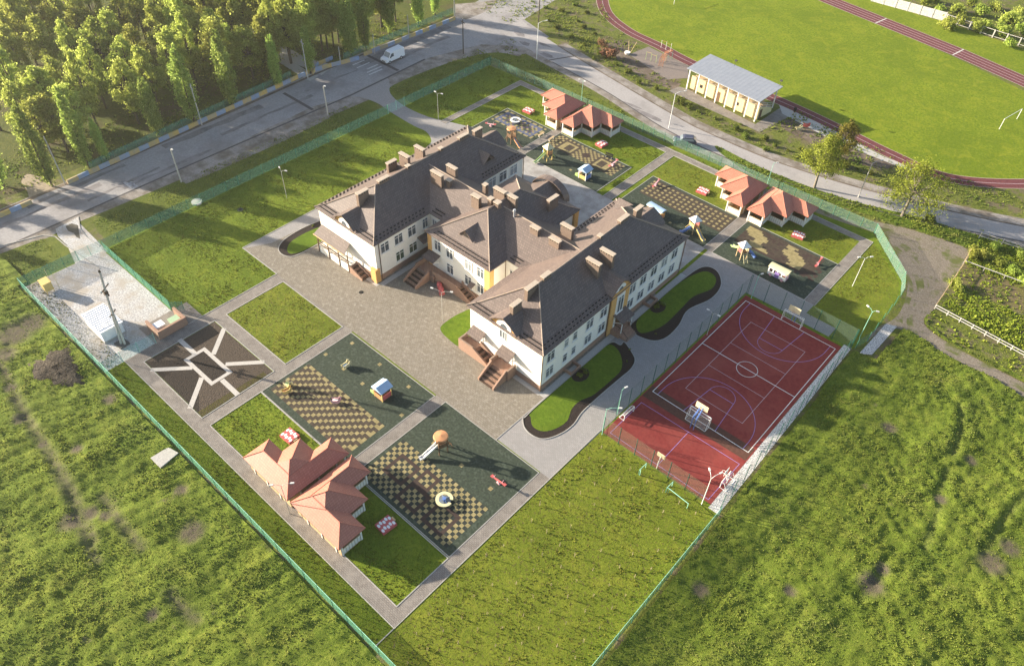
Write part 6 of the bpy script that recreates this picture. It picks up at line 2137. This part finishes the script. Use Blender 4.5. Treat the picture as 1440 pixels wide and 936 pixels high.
def crown_points(lobes, per, shell=.55):
    C, N = [], []
    for (cx, cy, cz, rx, ry, rz_), k in zip(lobes, per):
        d = rng.normal(size=(k, 3))
        d /= np.linalg.norm(d, axis=1, keepdims=True)
        r = np.abs(rng.normal(shell + .18, .30, (k, 1)))
        r = r * (1 + .25 * np.sin(d[:, :1] * 7 + cx) * np.cos(d[:, 1:2] * 6 + cy))
        C.append(np.array([cx, cy, cz]) + d * r * np.array([rx, ry, rz_]))
        N.append(d + rng.normal(size=(k, 3)) * .55 + np.array([0, 0, .35]))
    return np.concatenate(C), np.concatenate(N)


def broad_tree(seed, h=12.0, R=4.2, leaves=13000, leaf=LEAF_Y, size=(.11, .27), gap=.0, bark=BARK, low=.42):
    """Returns (trunk mesh, crown mesh): limbs fork out to leafy lobes of unequal size."""
    global rng
    rng = np.random.default_rng(seed)
    nl = 26
    lobes = []
    for i in range(nl):
        a = i * 2.4 + rng.uniform(-.5, .5)
        t = (i + .5) / nl
        z = h * (low + (.92 - low) * t) + rng.uniform(-.6, .6)
        q = math.sin(math.pi * min(1, (t * .80 + .20))) ** .9
        rr = R * q * rng.uniform(.35, .95)
        s = R * rng.uniform(.20, .46) * (1 - .35 * t)
        lobes.append((rr * math.cos(a), rr * math.sin(a), z, s * 1.1, s * 1.1, s * .85))
    vol = np.array([l[3] ** 2 for l in lobes])
    per = np.maximum(40, (leaves * vol / vol.sum()).astype(int))
    C, N = crown_points(lobes, per)
    crown = quads_mesh('crown', C, N, rng.uniform(size[0], size[1], len(C)), leaf)
    tb = MB()
    tb.tube((0, 0, -.2), (rng.uniform(-.2, .2), rng.uniform(-.2, .2), h * .34), .26, .19, 8)
    j = Vector((0, 0, h * .33))
    tb.tube(tuple(j), (0, 0, h * .8), .18, .05, 6)
    for l in lobes[::1]:
        k = Vector((0, 0, h * rng.uniform(.3, .55)))
        e = Vector(l[:3])
        mid = k.lerp(e, .5) + Vector((0, 0, -.3))
        tb.tube(tuple(k), tuple(mid), .10, .06, 5)
        tb.tube(tuple(mid), tuple(e), .06, .02, 5)
    return tb.mesh('trunk', bark), crown


def poplar_tree(seed, h=13.0, R=1.7, leaves=7500):
    global rng
    rng = np.random.default_rng(seed)
    lobes = []
    for i in range(24):
        t = (i + .5) / 24
        z = h * (.12 + .84 * t)
        w = R * (math.sin(math.pi * min(1, .22 + t * .76)) ** .7)
        a = i * 2.1 + rng.uniform(-.6, .6)
        rr = w * rng.uniform(.25, .75)
        s = w * rng.uniform(.42, .62)
        lobes.append((rr * math.cos(a), rr * math.sin(a), z, s, s, s * 1.9))
    per = np.maximum(60, (leaves * np.array([l[3] for l in lobes]) / sum(l[3] for l in lobes)).astype(int))
    C, N = crown_points(lobes, per, .4)
    crown = quads_mesh('crown', C, N, rng.uniform(.10, .23, len(C)), LEAF_P)
    tb = MB()
    tb.tube((0, 0, -.2), (0, 0, h * .9), .2, .04, 7)
    for l in lobes[::2]:
        tb.tube((0, 0, l[2] - 1.4), (l[0], l[1], l[2]), .05, .02, 4)
    return tb.mesh('trunk', BARK), crown


def bush_mesh(seed, R=1.0, leaves=500, leaf=LEAF_B):
    global rng
    rng = np.random.default_rng(seed)
    lobes = [(rng.uniform(-.6, .6) * R, rng.uniform(-.6, .6) * R, R * rng.uniform(.35, .8), R * rng.uniform(.35, .6), R * rng.uniform(.35, .6), R * rng.uniform(.4, .6)) for _ in range(6)]
    C, N = crown_points(lobes, [leaves // 6] * 6, .4)
    C[:, 2] = np.maximum(C[:, 2], .05)
    cr = quads_mesh('foliage', C, N, rng.uniform(.09, .22, len(C)) * (.6 + .4 * R), leaf)
    st = MB()
    for l in lobes:
        st.tube((0, 0, 0), l[:3], .04, .015, 4)
    return st.mesh('stem', BARK), cr


BROAD = [broad_tree(21, 13.5, 3.4, 6500, LEAF_Y, (.13, .31), low=.30), broad_tree(22, 14.5, 3.0, 6000, LEAF_Y, (.13, .31), low=.30), broad_tree(23, 12.5, 3.0, 6000, LEAF_G, (.13, .30), low=.28), broad_tree(24, 15.0, 3.8, 7500, LEAF_Y, (.14, .33), low=.32), broad_tree(25, 13.5, 2.8, 5600, LEAF_G, (.13, .30), low=.28)]
POP = [poplar_tree(31), poplar_tree(32, 12, 1.9), poplar_tree(33, 14, 1.6)]


def tree(kind, x, y, label, group, s=1.0, rz=None, sz=None, name='broadleaf_tree', cat='tree'):
    t = thing(name, label, cat, (x, y, 0), random.uniform(0, 6.28) if rz is None else rz, group)
    t.scale = (s, s, sz or s)
    link('trunk', kind[0], t)
    link('crown', kind[1], t)
    return t


random.seed(5)
# poplars along the park fence (pixel of the foot)
POPS = [((6, 262), 1, .95, .82), ((74, 262), 0, 1.0, .95), ((126, 236), 2, .95, .85), ((224, 190), 1, .75, .75), ((274, 172), 0, 1.05, .92), ((327, 148), 2, 1.1, .85), ((392, 121), 1, .7, .7), ((437, 104), 0, .8, .62),
        ((495, 77), 1, 1.05, .82), ((515, 70), 0, .8, .66), ((548, 48), 2, .95, .75), ((588, 33), 1, .95, .78), ((612, 22), 0, .9, .72), ((150, 225), 1, .5, .55)]
for (px, py), k, s, sz in POPS:
    p = gp(px, py)
    s, sz = s * 1.12, sz * 1.38
    o = tree(POP[k], p[0], p[1], 'columnar light green poplar in the row behind the park fence along the street', 'poplars along the street', s, None, sz, 'poplar_tree', 'poplar')
# yellow-green broadleaf trees of the park: pixel of the middle of the crown
CROWNS = [(18, 70), (12, 110), (45, 120), (78, 100), (70, 14), (100, 5), (130, 20), (155, 42), (165, 12), (195, 25), (190, 65), (215, 4), (92, 150), (130, 100), (168, 108), (140, 66), (255, 40), (262, 66), (290, 22), (300, 50), (325, 30), (340, 12), (345, 60), (236, 12),
          (300, 78), (370, 20), (372, 52), (398, 16), (420, 30), (430, 8), (455, 40), (470, 12), (490, 30), (50, 165), (6, 175), (110, 180), (318, 4), (280, -8), (520, 8), (545, 18), (565, 4), (60, 60), (30, 40), (205, 95), (410, 62), (-25, 130), (-30, 200), (-20, 70)]
CROWNS += [(28, 15), (50, 22), (88, 30), (110, 36), (176, 80), (150, 130), (96, 178), (72, 205), (40, 205), (118, 128), (185, 108), (222, 40), (240, 78), (275, 45), (310, 100), (335, 88), (385, 36), (410, 44), (440, 60), (448, 24), (505, 45), (530, 30), (560, 4), (580, 12), (600, 4), (270, 92), (230, 112), (205, 140), (160, 150), (25, 150), (356, 34), (316, 62), (10, 20), (-8, 45), (60, 130), (20, 230), (350, 2), (252, 2), (190, 2), (100, 70), (120, 60)]
for i, (px, py) in enumerate(CROWNS):
    p = gp(px, py, 8.0)
    if p[0] > -147:
        if i % 3 and p[1] < 70:
            continue
        p = (min(p[0], -143.5), p[1])
    far_ = py < 60
    k = random.choice([0, 1, 3, 0, 3]) if far_ or px < 120 else random.choice([2, 4, 0, 1])
    tree(BROAD[k], p[0], p[1], 'yellow-green spring broadleaf tree among the crowded park trees beyond the street', 'broadleaf trees of the park', random.uniform(.72, 1.0), None, random.uniform(.85, 1.2))
# park trees further left, outside the picture, that shade the street
for x, y in ((-146, 8), (-150, -4), (-144, -16), (-158, -20), (-147, -30), (-165, -8), (-152, 14)):
    tree(BROAD[random.randrange(5)], x, y, 'yellow-green spring broadleaf tree among the crowded park trees beyond the street', 'broadleaf trees of the park', random.uniform(.8, 1.1), None, random.uniform(.75, .95))

# two roadside trees
RT1 = broad_tree(41, 11.0, 3.6, 6500, LEAF_R, (.10, .22), bark=BARKR)
RT2 = broad_tree(42, 11.0, 5.6, 6000, LEAF_R, (.09, .21), bark=BARKR, low=.30)
RT3 = broad_tree(43, 8.5, 2.6, 4200, LEAF_O, (.10, .22), low=.3)
p = gp(1145, 264)
tree(RT1, p[0], p[1], 'bright yellow-green tree with whitewashed trunk beside the side road, left of a sparser one', None, 1.0, 1.0)
p = gp(1268, 304)
tree(RT2, p[0], p[1], 'sparse spreading yellow-green tree with forked whitewashed trunk by the gravel track', None, 1.05, 2.0)
p = gp(1172, 262)
tree(RT3, p[0] - 3.5, p[1] + 9.5, 'compact dark olive tree just across the side road behind a bright roadside tree', None, 1.0, .3)

# bushes
BUSH = [bush_mesh(51, 1.0), bush_mesh(52, 1.3, 700), bush_mesh(53, .8, 420), bush_mesh(54, 1.6, 1000, LEAF_G), bush_mesh(55, 1.5, 800, LEAF_Y)]
DRYB = bush_mesh(56, 2.1, 750, LEAF_D)


def bush(k, pos, label, s=1.0, group=None, name='bush', cat='bush'):
    t = thing(name, label, cat, (*pos, 0), random.uniform(0, 6), group)
    t.scale = (s, s, s)
    kk = k if isinstance(k, tuple) else BUSH[k]
    link('stem', kk[0], t)
    link('foliage', kk[1], t)
    return t
bush(DRYB, gp(853, 82), 'reddish dry leafless shrub on the rough bank above the side road', 1.15)
bush(DRYB, gp(849, 66), 'pale brown dry shrub behind a reddish one near the running track', .7)
for px, py, k, s in ((1330, 40, 4, 1.6), (1352, 36, 3, 1.4), (1368, 44, 3, 1.5), (1386, 40, 4, 1.3), (1404, 52, 3, 1.6), (1418, 34, 4, 1.9), (1436, 52, 3, 1.6), (1432, 24, 4, 1.5), (1380, 22, 3, 1.5), (1345, 18, 4, 1.4), (1322, 22, 3, 1.3), (1400, 14, 4, 1.3), (1446, 70, 3, 1.2), (1420, 66, 3, 1.1), (1296, 8, 3, 1.4), (1360, 8, 3, 1.3), (1312, 4, 4, 1.2)):
    bush(k, gp(px, py), 'green and yellowish bush in the thicket behind the open concrete-post fence', s, 'bushes behind the stadium fence')
for px, py in ((785, 40), (800, 52), (790, 18), (812, 30), (820, 62), (835, 48), (828, 20), (770, 30), (845, 74), (765, 12), (808, 10), (866, 92), (838, 84), (818, 40), (880, 102), (900, 116), (925, 126), (955, 146), (968, 152), (985, 160), (1005, 168), (1030, 182), (1052, 194), (1075, 198), (1092, 206), (1110, 214), (1128, 210), (1160, 224), (1185, 236), (1206, 240), (1225, 246), (1075, 212), (1040, 176)):
    bush(random.choice([0, 2, 1]), gp(px + random.uniform(-3, 3), py + random.uniform(-2, 2)), 'low dark green bush on the rough bank between side road and stadium', random.uniform(.45, 1.05), 'bushes on the rough bank')
bush(1, gp(1308, 310), 'small round dark bush beside the forked roadside tree', .9)
bush(4, gp(1375, 362), 'tall yellow-green bush in the corner of the allotment', 1.25)
bush(4, gp(1344, 404), 'yellow-green bush by the thin fence of the allotment', .95)
for px, py in ((1405, 372), (1425, 384), (1400, 352), (1430, 362), (1440, 400)):
    bush(3, gp(px, py), 'green bush inside the upper allotment', .8, 'allotment bushes')
for px, py, s in ((818, 520, .35), (886, 492, .35), (858, 466, .4), (882, 508, .3), (922, 470, .3), (925, 428, .55), (806, 505, .3), (441, 318, .4), (862, 440, .3)):
    bush(2, gp(px, py), 'small clipped round shrub in the dark bark bed', s * .8, 'round shrubs in the bark beds')
for x, y in ((-39.2, 61.2), (-39.0, 62.3), (-39.3, 80.4), (-38.9, 81.6)):
    bush(0, (x, y), 'low shrub in the round bark patch by a brick light well', .5, 'shrubs by the light wells')

# dark heap of earth and straw in the meadow
hp = gp(82, 518)
rng = np.random.default_rng(3)
t = thing('earth_heap', 'dark heap of earth and dead straw in the meadow outside the gravel yard', 'earth heap', (*hp, 0))
m_ = MB()
NU, NV = 26, 9
vs = []
for j in range(NV + 1):
    r = 4.3 * (1 - j / NV)
    for i in range(NU):
        a = 2 * math.pi * i / NU
        rr = r * (1 + .16 * math.sin(3 * a + 1) + .1 * math.sin(7 * a)) * (1 + rng.uniform(-.05, .05))
        vs.append((rr * math.cos(a) * 1.1, rr * math.sin(a) * .85, .7 * (1 - (1 - j / NV) ** 2) + rng.uniform(-.1, .1) - (.1 if j == 0 else 0)))
m_.add(vs, [(j * NU + i, j * NU + (i + 1) % NU, (j + 1) * NU + (i + 1) % NU, (j + 1) * NU + i) for j in range(NV) for i in range(NU)])
put(m_, 'heap', mat('heap_earth', (.020, .016, .013), (.048, .038, .028), 3, .95, bump=1.0, c3=(.08, .064, .046), scale3=.8, dist=.2), t, True)
k = 260
a, r = rng.uniform(0, 6.28, k), 4.2 * np.sqrt(rng.random(k))
C = np.stack([r * np.cos(a) * 1.1, r * np.sin(a) * .85, .66 * (1 - (r / 4.3) ** 2) + .05], 1)
link('straw', quads_mesh('straw', C, rng.normal(size=(k, 3)) + np.array([0, 0, .8]), rng.uniform(.08, .28, k), leaf_mat('dead_straw', (.022, .017, .012), (.075, .058, .040), .1, 0), .4), t)

# ------------------------------------------------------------------ rough meadows: bumpy ground and tufts
def fbm(x, y, seed, octs=((.09, 1.0), (.21, .6), (.5, .4), (1.1, .28), (2.3, .16))):
    g = np.random.default_rng(seed)
    z = np.zeros_like(x)
    for f, a in octs:
        for _ in range(4):
            th = g.uniform(0, 6.28)
            z += a * .5 * np.sin(f * 6.28 * (x * math.cos(th) + y * math.sin(th)) * g.uniform(.7, 1.3) + g.uniform(0, 6.28) + 1.3 * np.sin(f * 2.1 * (x * math.sin(th) - y * math.cos(th)) + g.uniform(0, 6)))
    return z


EXCL = [[(-112.9, 15.9), (-12.4, 15.9), (-12.4, 55.0), (-12.9, 93), (-9.6, 93.6), (-9.2, 104), (-12, 110), (-13.4, 114), (-22.2, 123.6), (-112.9, 121.4)]]
TRK = spline(gps([(1226, 312), (1262, 318), (1310, 332), (1362, 352), (1352, 375), (1330, 408), (1312, 436), (1300, 456), (1340, 486), (1400, 518), (1470, 556), (1470, 578), (1400, 536), (1330, 500), (1292, 474), (1262, 462), (1232, 470), (1218, 482), (1225, 455), (1255, 440), (1265, 388), (1232, 330)]), 4, True)
EXCL.append(TRK)
EXCL.append(gps([(1300, 456), (1316, 430), (1362, 352), (1480, 380), (1480, 550), (1400, 515), (1340, 484)]))
RUTS = [spline(gps(q), 4) for q in ([(0, 512), (25, 560), (45, 600), (70, 640), (98, 695), (120, 752), (135, 790)], [(20, 560), (60, 620), (85, 660), (112, 712), (132, 760)], [(145, 700), (170, 735), (200, 770)], [(240, 836), (258, 856), (276, 872)])]
RUTS2 = [spline(gps(q), 4) for q in ([(1300, 770), (1318, 720), (1322, 690), (1332, 660)], [(1385, 800), (1395, 760), (1420, 720), (1440, 700)], [(1210, 845), (1235, 815), (1245, 790)], [(1340, 640), (1352, 600), (1350, 570)])]


BARE = [(gp(px, py), r) for px, py, r in
        ((100, 735, 1.7), (128, 722, 1.2), (150, 726, 1.0), (270, 748, 1.8), (255, 690, 1.1), (60, 625, .9), (155, 562, 1.2), (108, 632, 1.0), (215, 865, .9), (1225, 822, 1.8), (1240, 800, 1.1), (1395, 792, 2.0), (1420, 770, 1.4), (1322, 702, 1.0), (1110, 832, .9), (1250, 602, 1.3), (1365, 648, 1.0), (985, 830, 1.2), (30, 590, 1.3), (15, 545, 1.1), (20, 470, 3.0), (45, 455, 2.4), (8, 500, 2.0))]


def soilness(P):
    s = np.zeros(len(P))
    for pl in RUTS + RUTS2:
        s = np.maximum(s, (.80 if pl in RUTS else .45) * np.exp(-(near_line(P, pl) / (1.0 if pl in RUTS else .6)) ** 2))
    for (cx, cy), r in BARE:
        s = np.maximum(s, 1.0 * np.exp(-(np.hypot(P[:, 0] - cx, P[:, 1] - cy) / r) ** 4))
    return s


def near_line(P, pl):
    d = np.full(len(P), 1e9)
    for a, b in zip(pl, pl[1:]):
        a, b = np.array(a), np.array(b)
        ab = b - a
        t = np.clip(((P - a) @ ab) / (ab @ ab + 1e-9), 0, 1)
        d = np.minimum(d, np.hypot(*(P - a - t[:, None] * ab).T))
    return d


def mheight(P):
    x, y = P[:, 0], P[:, 1]
    z = .26 + .11 * fbm(x, y, 4)
    # furrows and tyre ruts
    right = x > -13
    z += np.where(right & (x > -2) & (y > 52), .06 * np.sin((x * .45 + y * .9) * 2.2 + 2.2 * fbm(x, y, 8)), 0)
    z += np.where(~right & (y < -1), .06 * np.sin((x * .25 + y * 1.0) * 2.6 + 2.2 * fbm(x, y, 9)), 0)
    for pl in RUTS + RUTS2:
        d = near_line(P, pl)
        z -= (.10 if pl in RUTS else .16) * np.exp(-(d / .5) ** 2) - .05 * np.exp(-((d - 1.1) / .5) ** 2)
    for (cx, cy), r in BARE:
        z -= .16 * np.exp(-(np.hypot(x - cx, y - cy) / r) ** 2)
    return np.maximum(z, .03)


def meadow(name, x0, x1, y0, y1, s, m):
    nx, ny = int((x1 - x0) / s), int((y1 - y0) / s)
    X, Y = np.meshgrid(x0 + s * np.arange(nx + 1), y0 + s * np.arange(ny + 1))
    P = np.stack([X.ravel(), Y.ravel()], 1)
    Z = mheight(P)
    c = P.reshape(ny + 1, nx + 1, 2)[:-1, :-1].reshape(-1, 2) + s / 2
    keep = np.ones(len(c), bool)
    for e in EXCL:
        keep &= ~inside(c, e)
    i, j = np.meshgrid(np.arange(nx), np.arange(ny))
    b = (j * (nx + 1) + i).ravel()
    F = np.stack([b, b + 1, b + nx + 2, b + nx + 1], 1)[keep]
    me = bpy.data.meshes.new(name)
    used, inv = np.unique(F, return_inverse=True)
    F = inv.reshape(-1, 4)
    V = np.concatenate([P, Z[:, None]], 1)[used]
    me.vertices.add(len(V))
    me.vertices.foreach_set('co', V.astype(np.float32).ravel())
    me.loops.add(F.size)
    me.loops.foreach_set('vertex_index', F.astype(np.int32).ravel())
    me.polygons.add(len(F))
    me.polygons.foreach_set('loop_start', np.arange(0, F.size, 4, dtype=np.int32))
    me.polygons.foreach_set('loop_total', np.full(len(F), 4, dtype=np.int32))
    me.polygons.foreach_set('use_smooth', np.ones(len(F), bool))
    at = me.attributes.new('soil', 'FLOAT', 'POINT')
    at.data.foreach_set('value', soilness(V[:, :2]).astype(np.float32))
    me.materials.append(m)
    me.update(calc_edges=True)
    return struct(link(name, me))


meadow('meadow', -125, -12, -20, 17.5, .3, MEADOW)
meadow('meadow', -13.5, 36, 14, 113, .3, MEADOW)


def in_view(P, pad=40):
    d = np.stack([P[:, 0], P[:, 1], np.full(len(P), -H_CAM)], 1) @ R_CAM.T
    u, v = 720 + F_PX * d[:, 0] / d[:, 2], 468 + F_PX * d[:, 1] / d[:, 2]
    return (d[:, 2] > 1) & (u > -pad) & (u < 1440 + pad) & (v > -pad) & (v < 936 + pad)


def tufts(name, boxes, n, seed, size, m, dens=None, hfun=None, excl=EXCL, tall=.35):
    """Grass clumps: each is three leaning blades-of-grass faces."""
    g = np.random.default_rng(seed)
    out = []
    area = [(b[1] - b[0]) * (b[3] - b[2]) for b in boxes]
    for b, a in zip(boxes, area):
        k = int(n * a / sum(area))
        out.append(np.stack([g.uniform(b[0], b[1], k), g.uniform(b[2], b[3], k)], 1))
    P = np.concatenate(out)
    P = P[in_view(P)]
    for e in excl:
        P = P[~inside(P, e)]
    if dens is not None:
        P = P[g.random(len(P)) < dens(P)]
    z = hfun(P) if hfun else np.zeros(len(P))
    k = 3
    base = np.repeat(np.concatenate([P, z[:, None]], 1), k, 0)
    N = len(base)
    patch = np.clip(1 + .25 * fbm(P[:, 0], P[:, 1], seed + 5, ((.11, 1), (.35, .8), (.9, .5))), .6, 1.4)
    s = np.repeat(g.uniform(size[0], size[1], len(P)) * patch, k)
    th = g.uniform(0, 2 * math.pi, N)
    lean = g.uniform(.3, 1.0, N)
    dirx, diry = np.cos(th), np.sin(th)
    side = np.stack([-diry, dirx, np.zeros(N)], 1) * (s * .5)[:, None]
    tip = np.stack([dirx * lean * s, diry * lean * s, s * tall * 2 * g.uniform(.6, 1.2, N)], 1)
    b0 = base - side + np.array([0, 0, -.02])
    b1 = base + side + np.array([0, 0, -.02])
    t1 = base + tip + side * .45
    t0 = base + tip - side * .45
    V = np.stack([b0, b1, t1, t0], 1).reshape(-1, 3)
    me = bpy.data.meshes.new(name)
    me.vertices.add(4 * N)
    me.vertices.foreach_set('co', V.astype(np.float32).ravel())
    me.loops.add(4 * N)
    me.loops.foreach_set('vertex_index', np.arange(4 * N, dtype=np.int32))
    me.polygons.add(N)
    me.polygons.foreach_set('loop_start', np.arange(0, 4 * N, 4, dtype=np.int32))
    me.polygons.foreach_set('loop_total', np.full(N, 4, dtype=np.int32))
    me.materials.append(m)
    me.update(calc_edges=True)
    o = link(name, me)
    o['label'] = {'meadow_grass': 'uneven tussocky green grass of the rough meadows outside the fences'}.get(name, {'allotment_greens': 'bright green leafy crops growing in the fenced allotment', 'roadside_grass': 'lush green grass strip between side road and green fence', 'lawn_weeds': 'sparse yellowish grass tufts on the thin new lawns', 'lawn_blades': 'short green grass tufts on the mown lawns of the plot', 'verge_blades': 'short grass tufts on the lawn strip between fence and street'}.get(name, 'rough green grass and weeds growing on the banks of roads and under trees'))
    o['category'] = 'grass'
    return struct(o, 'stuff')


def mdens(P):
    f = fbm(P[:, 0], P[:, 1], 12, ((.05, 1), (.13, .7), (.4, .5)))
    d = np.clip(.70 + .35 * f, .2, 1)
    return d * (1 - .93 * soilness(P))


tufts('meadow_grass', [(-125, -12, -20, 16.2), (-12.6, 36, 14, 113)], 280000, 61, (.06, .15), TUFT, mdens, mheight, tall=.28)
# allotment greens and rough verges
tufts('allotment_greens', [(-9.5, 12, 105, 137)], 11000, 62, (.15, .38), CROP, lambda P: np.where(inside(P, gps([(1320, 433), (1345, 404), (1440, 446), (1480, 460), (1480, 520), (1440, 500)])) | inside(P, gps([(1358, 372), (1376, 337), (1480, 366), (1480, 414), (1440, 402)])), 1.0, .12), None, [TRK])
tufts('verge_grass', [(-118, 0, 119, 152), (-150, -137.5, 0, 125), (-136, -100, 140, 215)], 60000, 63, (.10, .30), TUFT,
      lambda P: np.where(inside(P, nS + fS[::-1]) | inside(P, [(-112.6, 10), (-12, 10), (-12, 110), (-22, 122.4), (-112.6, 121.0)]) | inside(P, track_c + [(0, 200), (-90, 213)]), 0, .75) * np.clip(.5 + .5 * fbm(P[:, 0], P[:, 1], 17, ((.08, 1), (.3, .6))), 0, 1), None,
      [offset(nS, -2.4)[8:] + nS[8:][::-1], offset(fS, 3.0)[8:] + fS[8:][::-1], [(-137.4, -50), (-119, -50), (-119, 140), (-137.4, 140)], TRK, gps([(940, 128), (1062, 186), (1118, 160), (1001, 82), (965, 90)]), gps([(884, 77), (912, 66), (968, 93), (968, 110), (938, 112)])])
tufts('roadside_grass', [(-60, 0, 119, 140)], 14000, 67, (.10, .26), TUFT, lambda P: inside(P, spline(gps([(1008, 205), (1060, 231), (1120, 256), (1200, 283), (1290, 305), (1360, 326), (1450, 352), (1450, 374), (1370, 350), (1310, 330), (1262, 315), (1236, 307), (1130, 273), (1060, 247), (1014, 216)]), 3, True)).astype(float), None, [])
tufts('lawn_weeds', [(-31, -13, 17, 55), (-85, -71, 34.5, 44.4), (-21.5, -13, 95, 119), (-60.5, -24, 111, 118)], 16000, 64, (.05, .13), leaf_mat('lawn_weed_blades', (.10, .12, .016), (.28, .265, .05), .4, 0), None, None, [[(-21.7, 90), (-14, 113.2), (-21.7, 122), (-5, 122), (-5, 90)]])
tufts('lawn_blades', [(-111.8, -96.9, 29.6, 88), (-96.9, -87.5, 29.6, 44.8), (-111.8, -102.6, 96, 120), (-100.8, -84.2, 109.3, 118.3), (-82.2, -63.2, 109.5, 118.3), (-64.7, -63.2, 98, 109.3), (-68.8, -33, 21.3, 29), (-112, -31.5, 16.6, 19.2), (-100.8, -96.5, 98, 109), (-83, -23, 120, 120.8)], 42000, 65, (.05, .12), leaf_mat('lawn_blade_tufts', (.075, .10, .012), (.22, .225, .035), .4, 0), None, None, [])
tufts('verge_blades', [(-120.5, -112.4, 31.5, 88), (-119.5, -112.3, 97, 124), (-122, -113, 6, 24)], 14000, 66, (.06, .16), TUFT, None, None, [])

# saplings staked in rows on the near lawn
sap = None
k = 0
for iy in range(16):
    for ix in range(8):
        x, y = -29.6 + ix * 2.35 + (iy % 2) * .5 + random.uniform(-.25, .25), 18.0 + iy * 2.35 + random.uniform(-.25, .25)
        if x > -13.6 or random.random() < .06 or not in_view(np.array([[x, y]]), 0)[0]:
            continue
        if sap is None:
            sap = thing('staked_sapling', 'tiny pale staked sapling in the rows on the near lawn', 'sapling', (x, y, 0), 0, 'staked saplings on the near lawn')
            put(MB().tube((0, 0, 0), (.05, .02, .75), .035, .025, 5), 'stake', mat('pale_stake', (.34, .28, .18), (.42, .35, .24), 4), sap)
            g_ = np.random.default_rng(4)
            link('leaves', quads_mesh('leaves', g_.normal(size=(14, 3)) * np.array([.12, .12, .1]) + np.array([0, 0, .5]), g_.normal(size=(14, 3)), g_.uniform(.05, .1, 14), leaf_mat('sapling_leaves', (.16, .15, .05), (.34, .30, .12), .2, 0)), sap)
        else:
            copy_thing(sap, (x, y, 0), random.uniform(0, 6), None, None, (1, 1, random.uniform(.7, 1.2)))

# ------------------------------------------------------------------ the morning haze
hz = MB().box(-600, 400, -250, 700, -4.2, 86).build('haze', None)
hz.data.materials.clear()
hm = bpy.data.materials.new('haze_air')
hm.use_nodes = True
hn = hm.node_tree
hn.nodes.clear()
ho = hn.nodes.new('ShaderNodeOutputMaterial')
hv = hn.nodes.new('ShaderNodeVolumePrincipled')
hv.inputs['Color'].default_value = (.96, .95, .92, 1)
hv.inputs['Density'].default_value = .00016
hv.inputs['Anisotropy'].default_value = .5
hn.links.new(hv.outputs[0], ho.inputs['Volume'])
hz.data.materials.append(hm)
hz['label'] = 'thin pale air haze over the whole site'
hz['category'] = 'haze'
struct(hz, 'stuff')
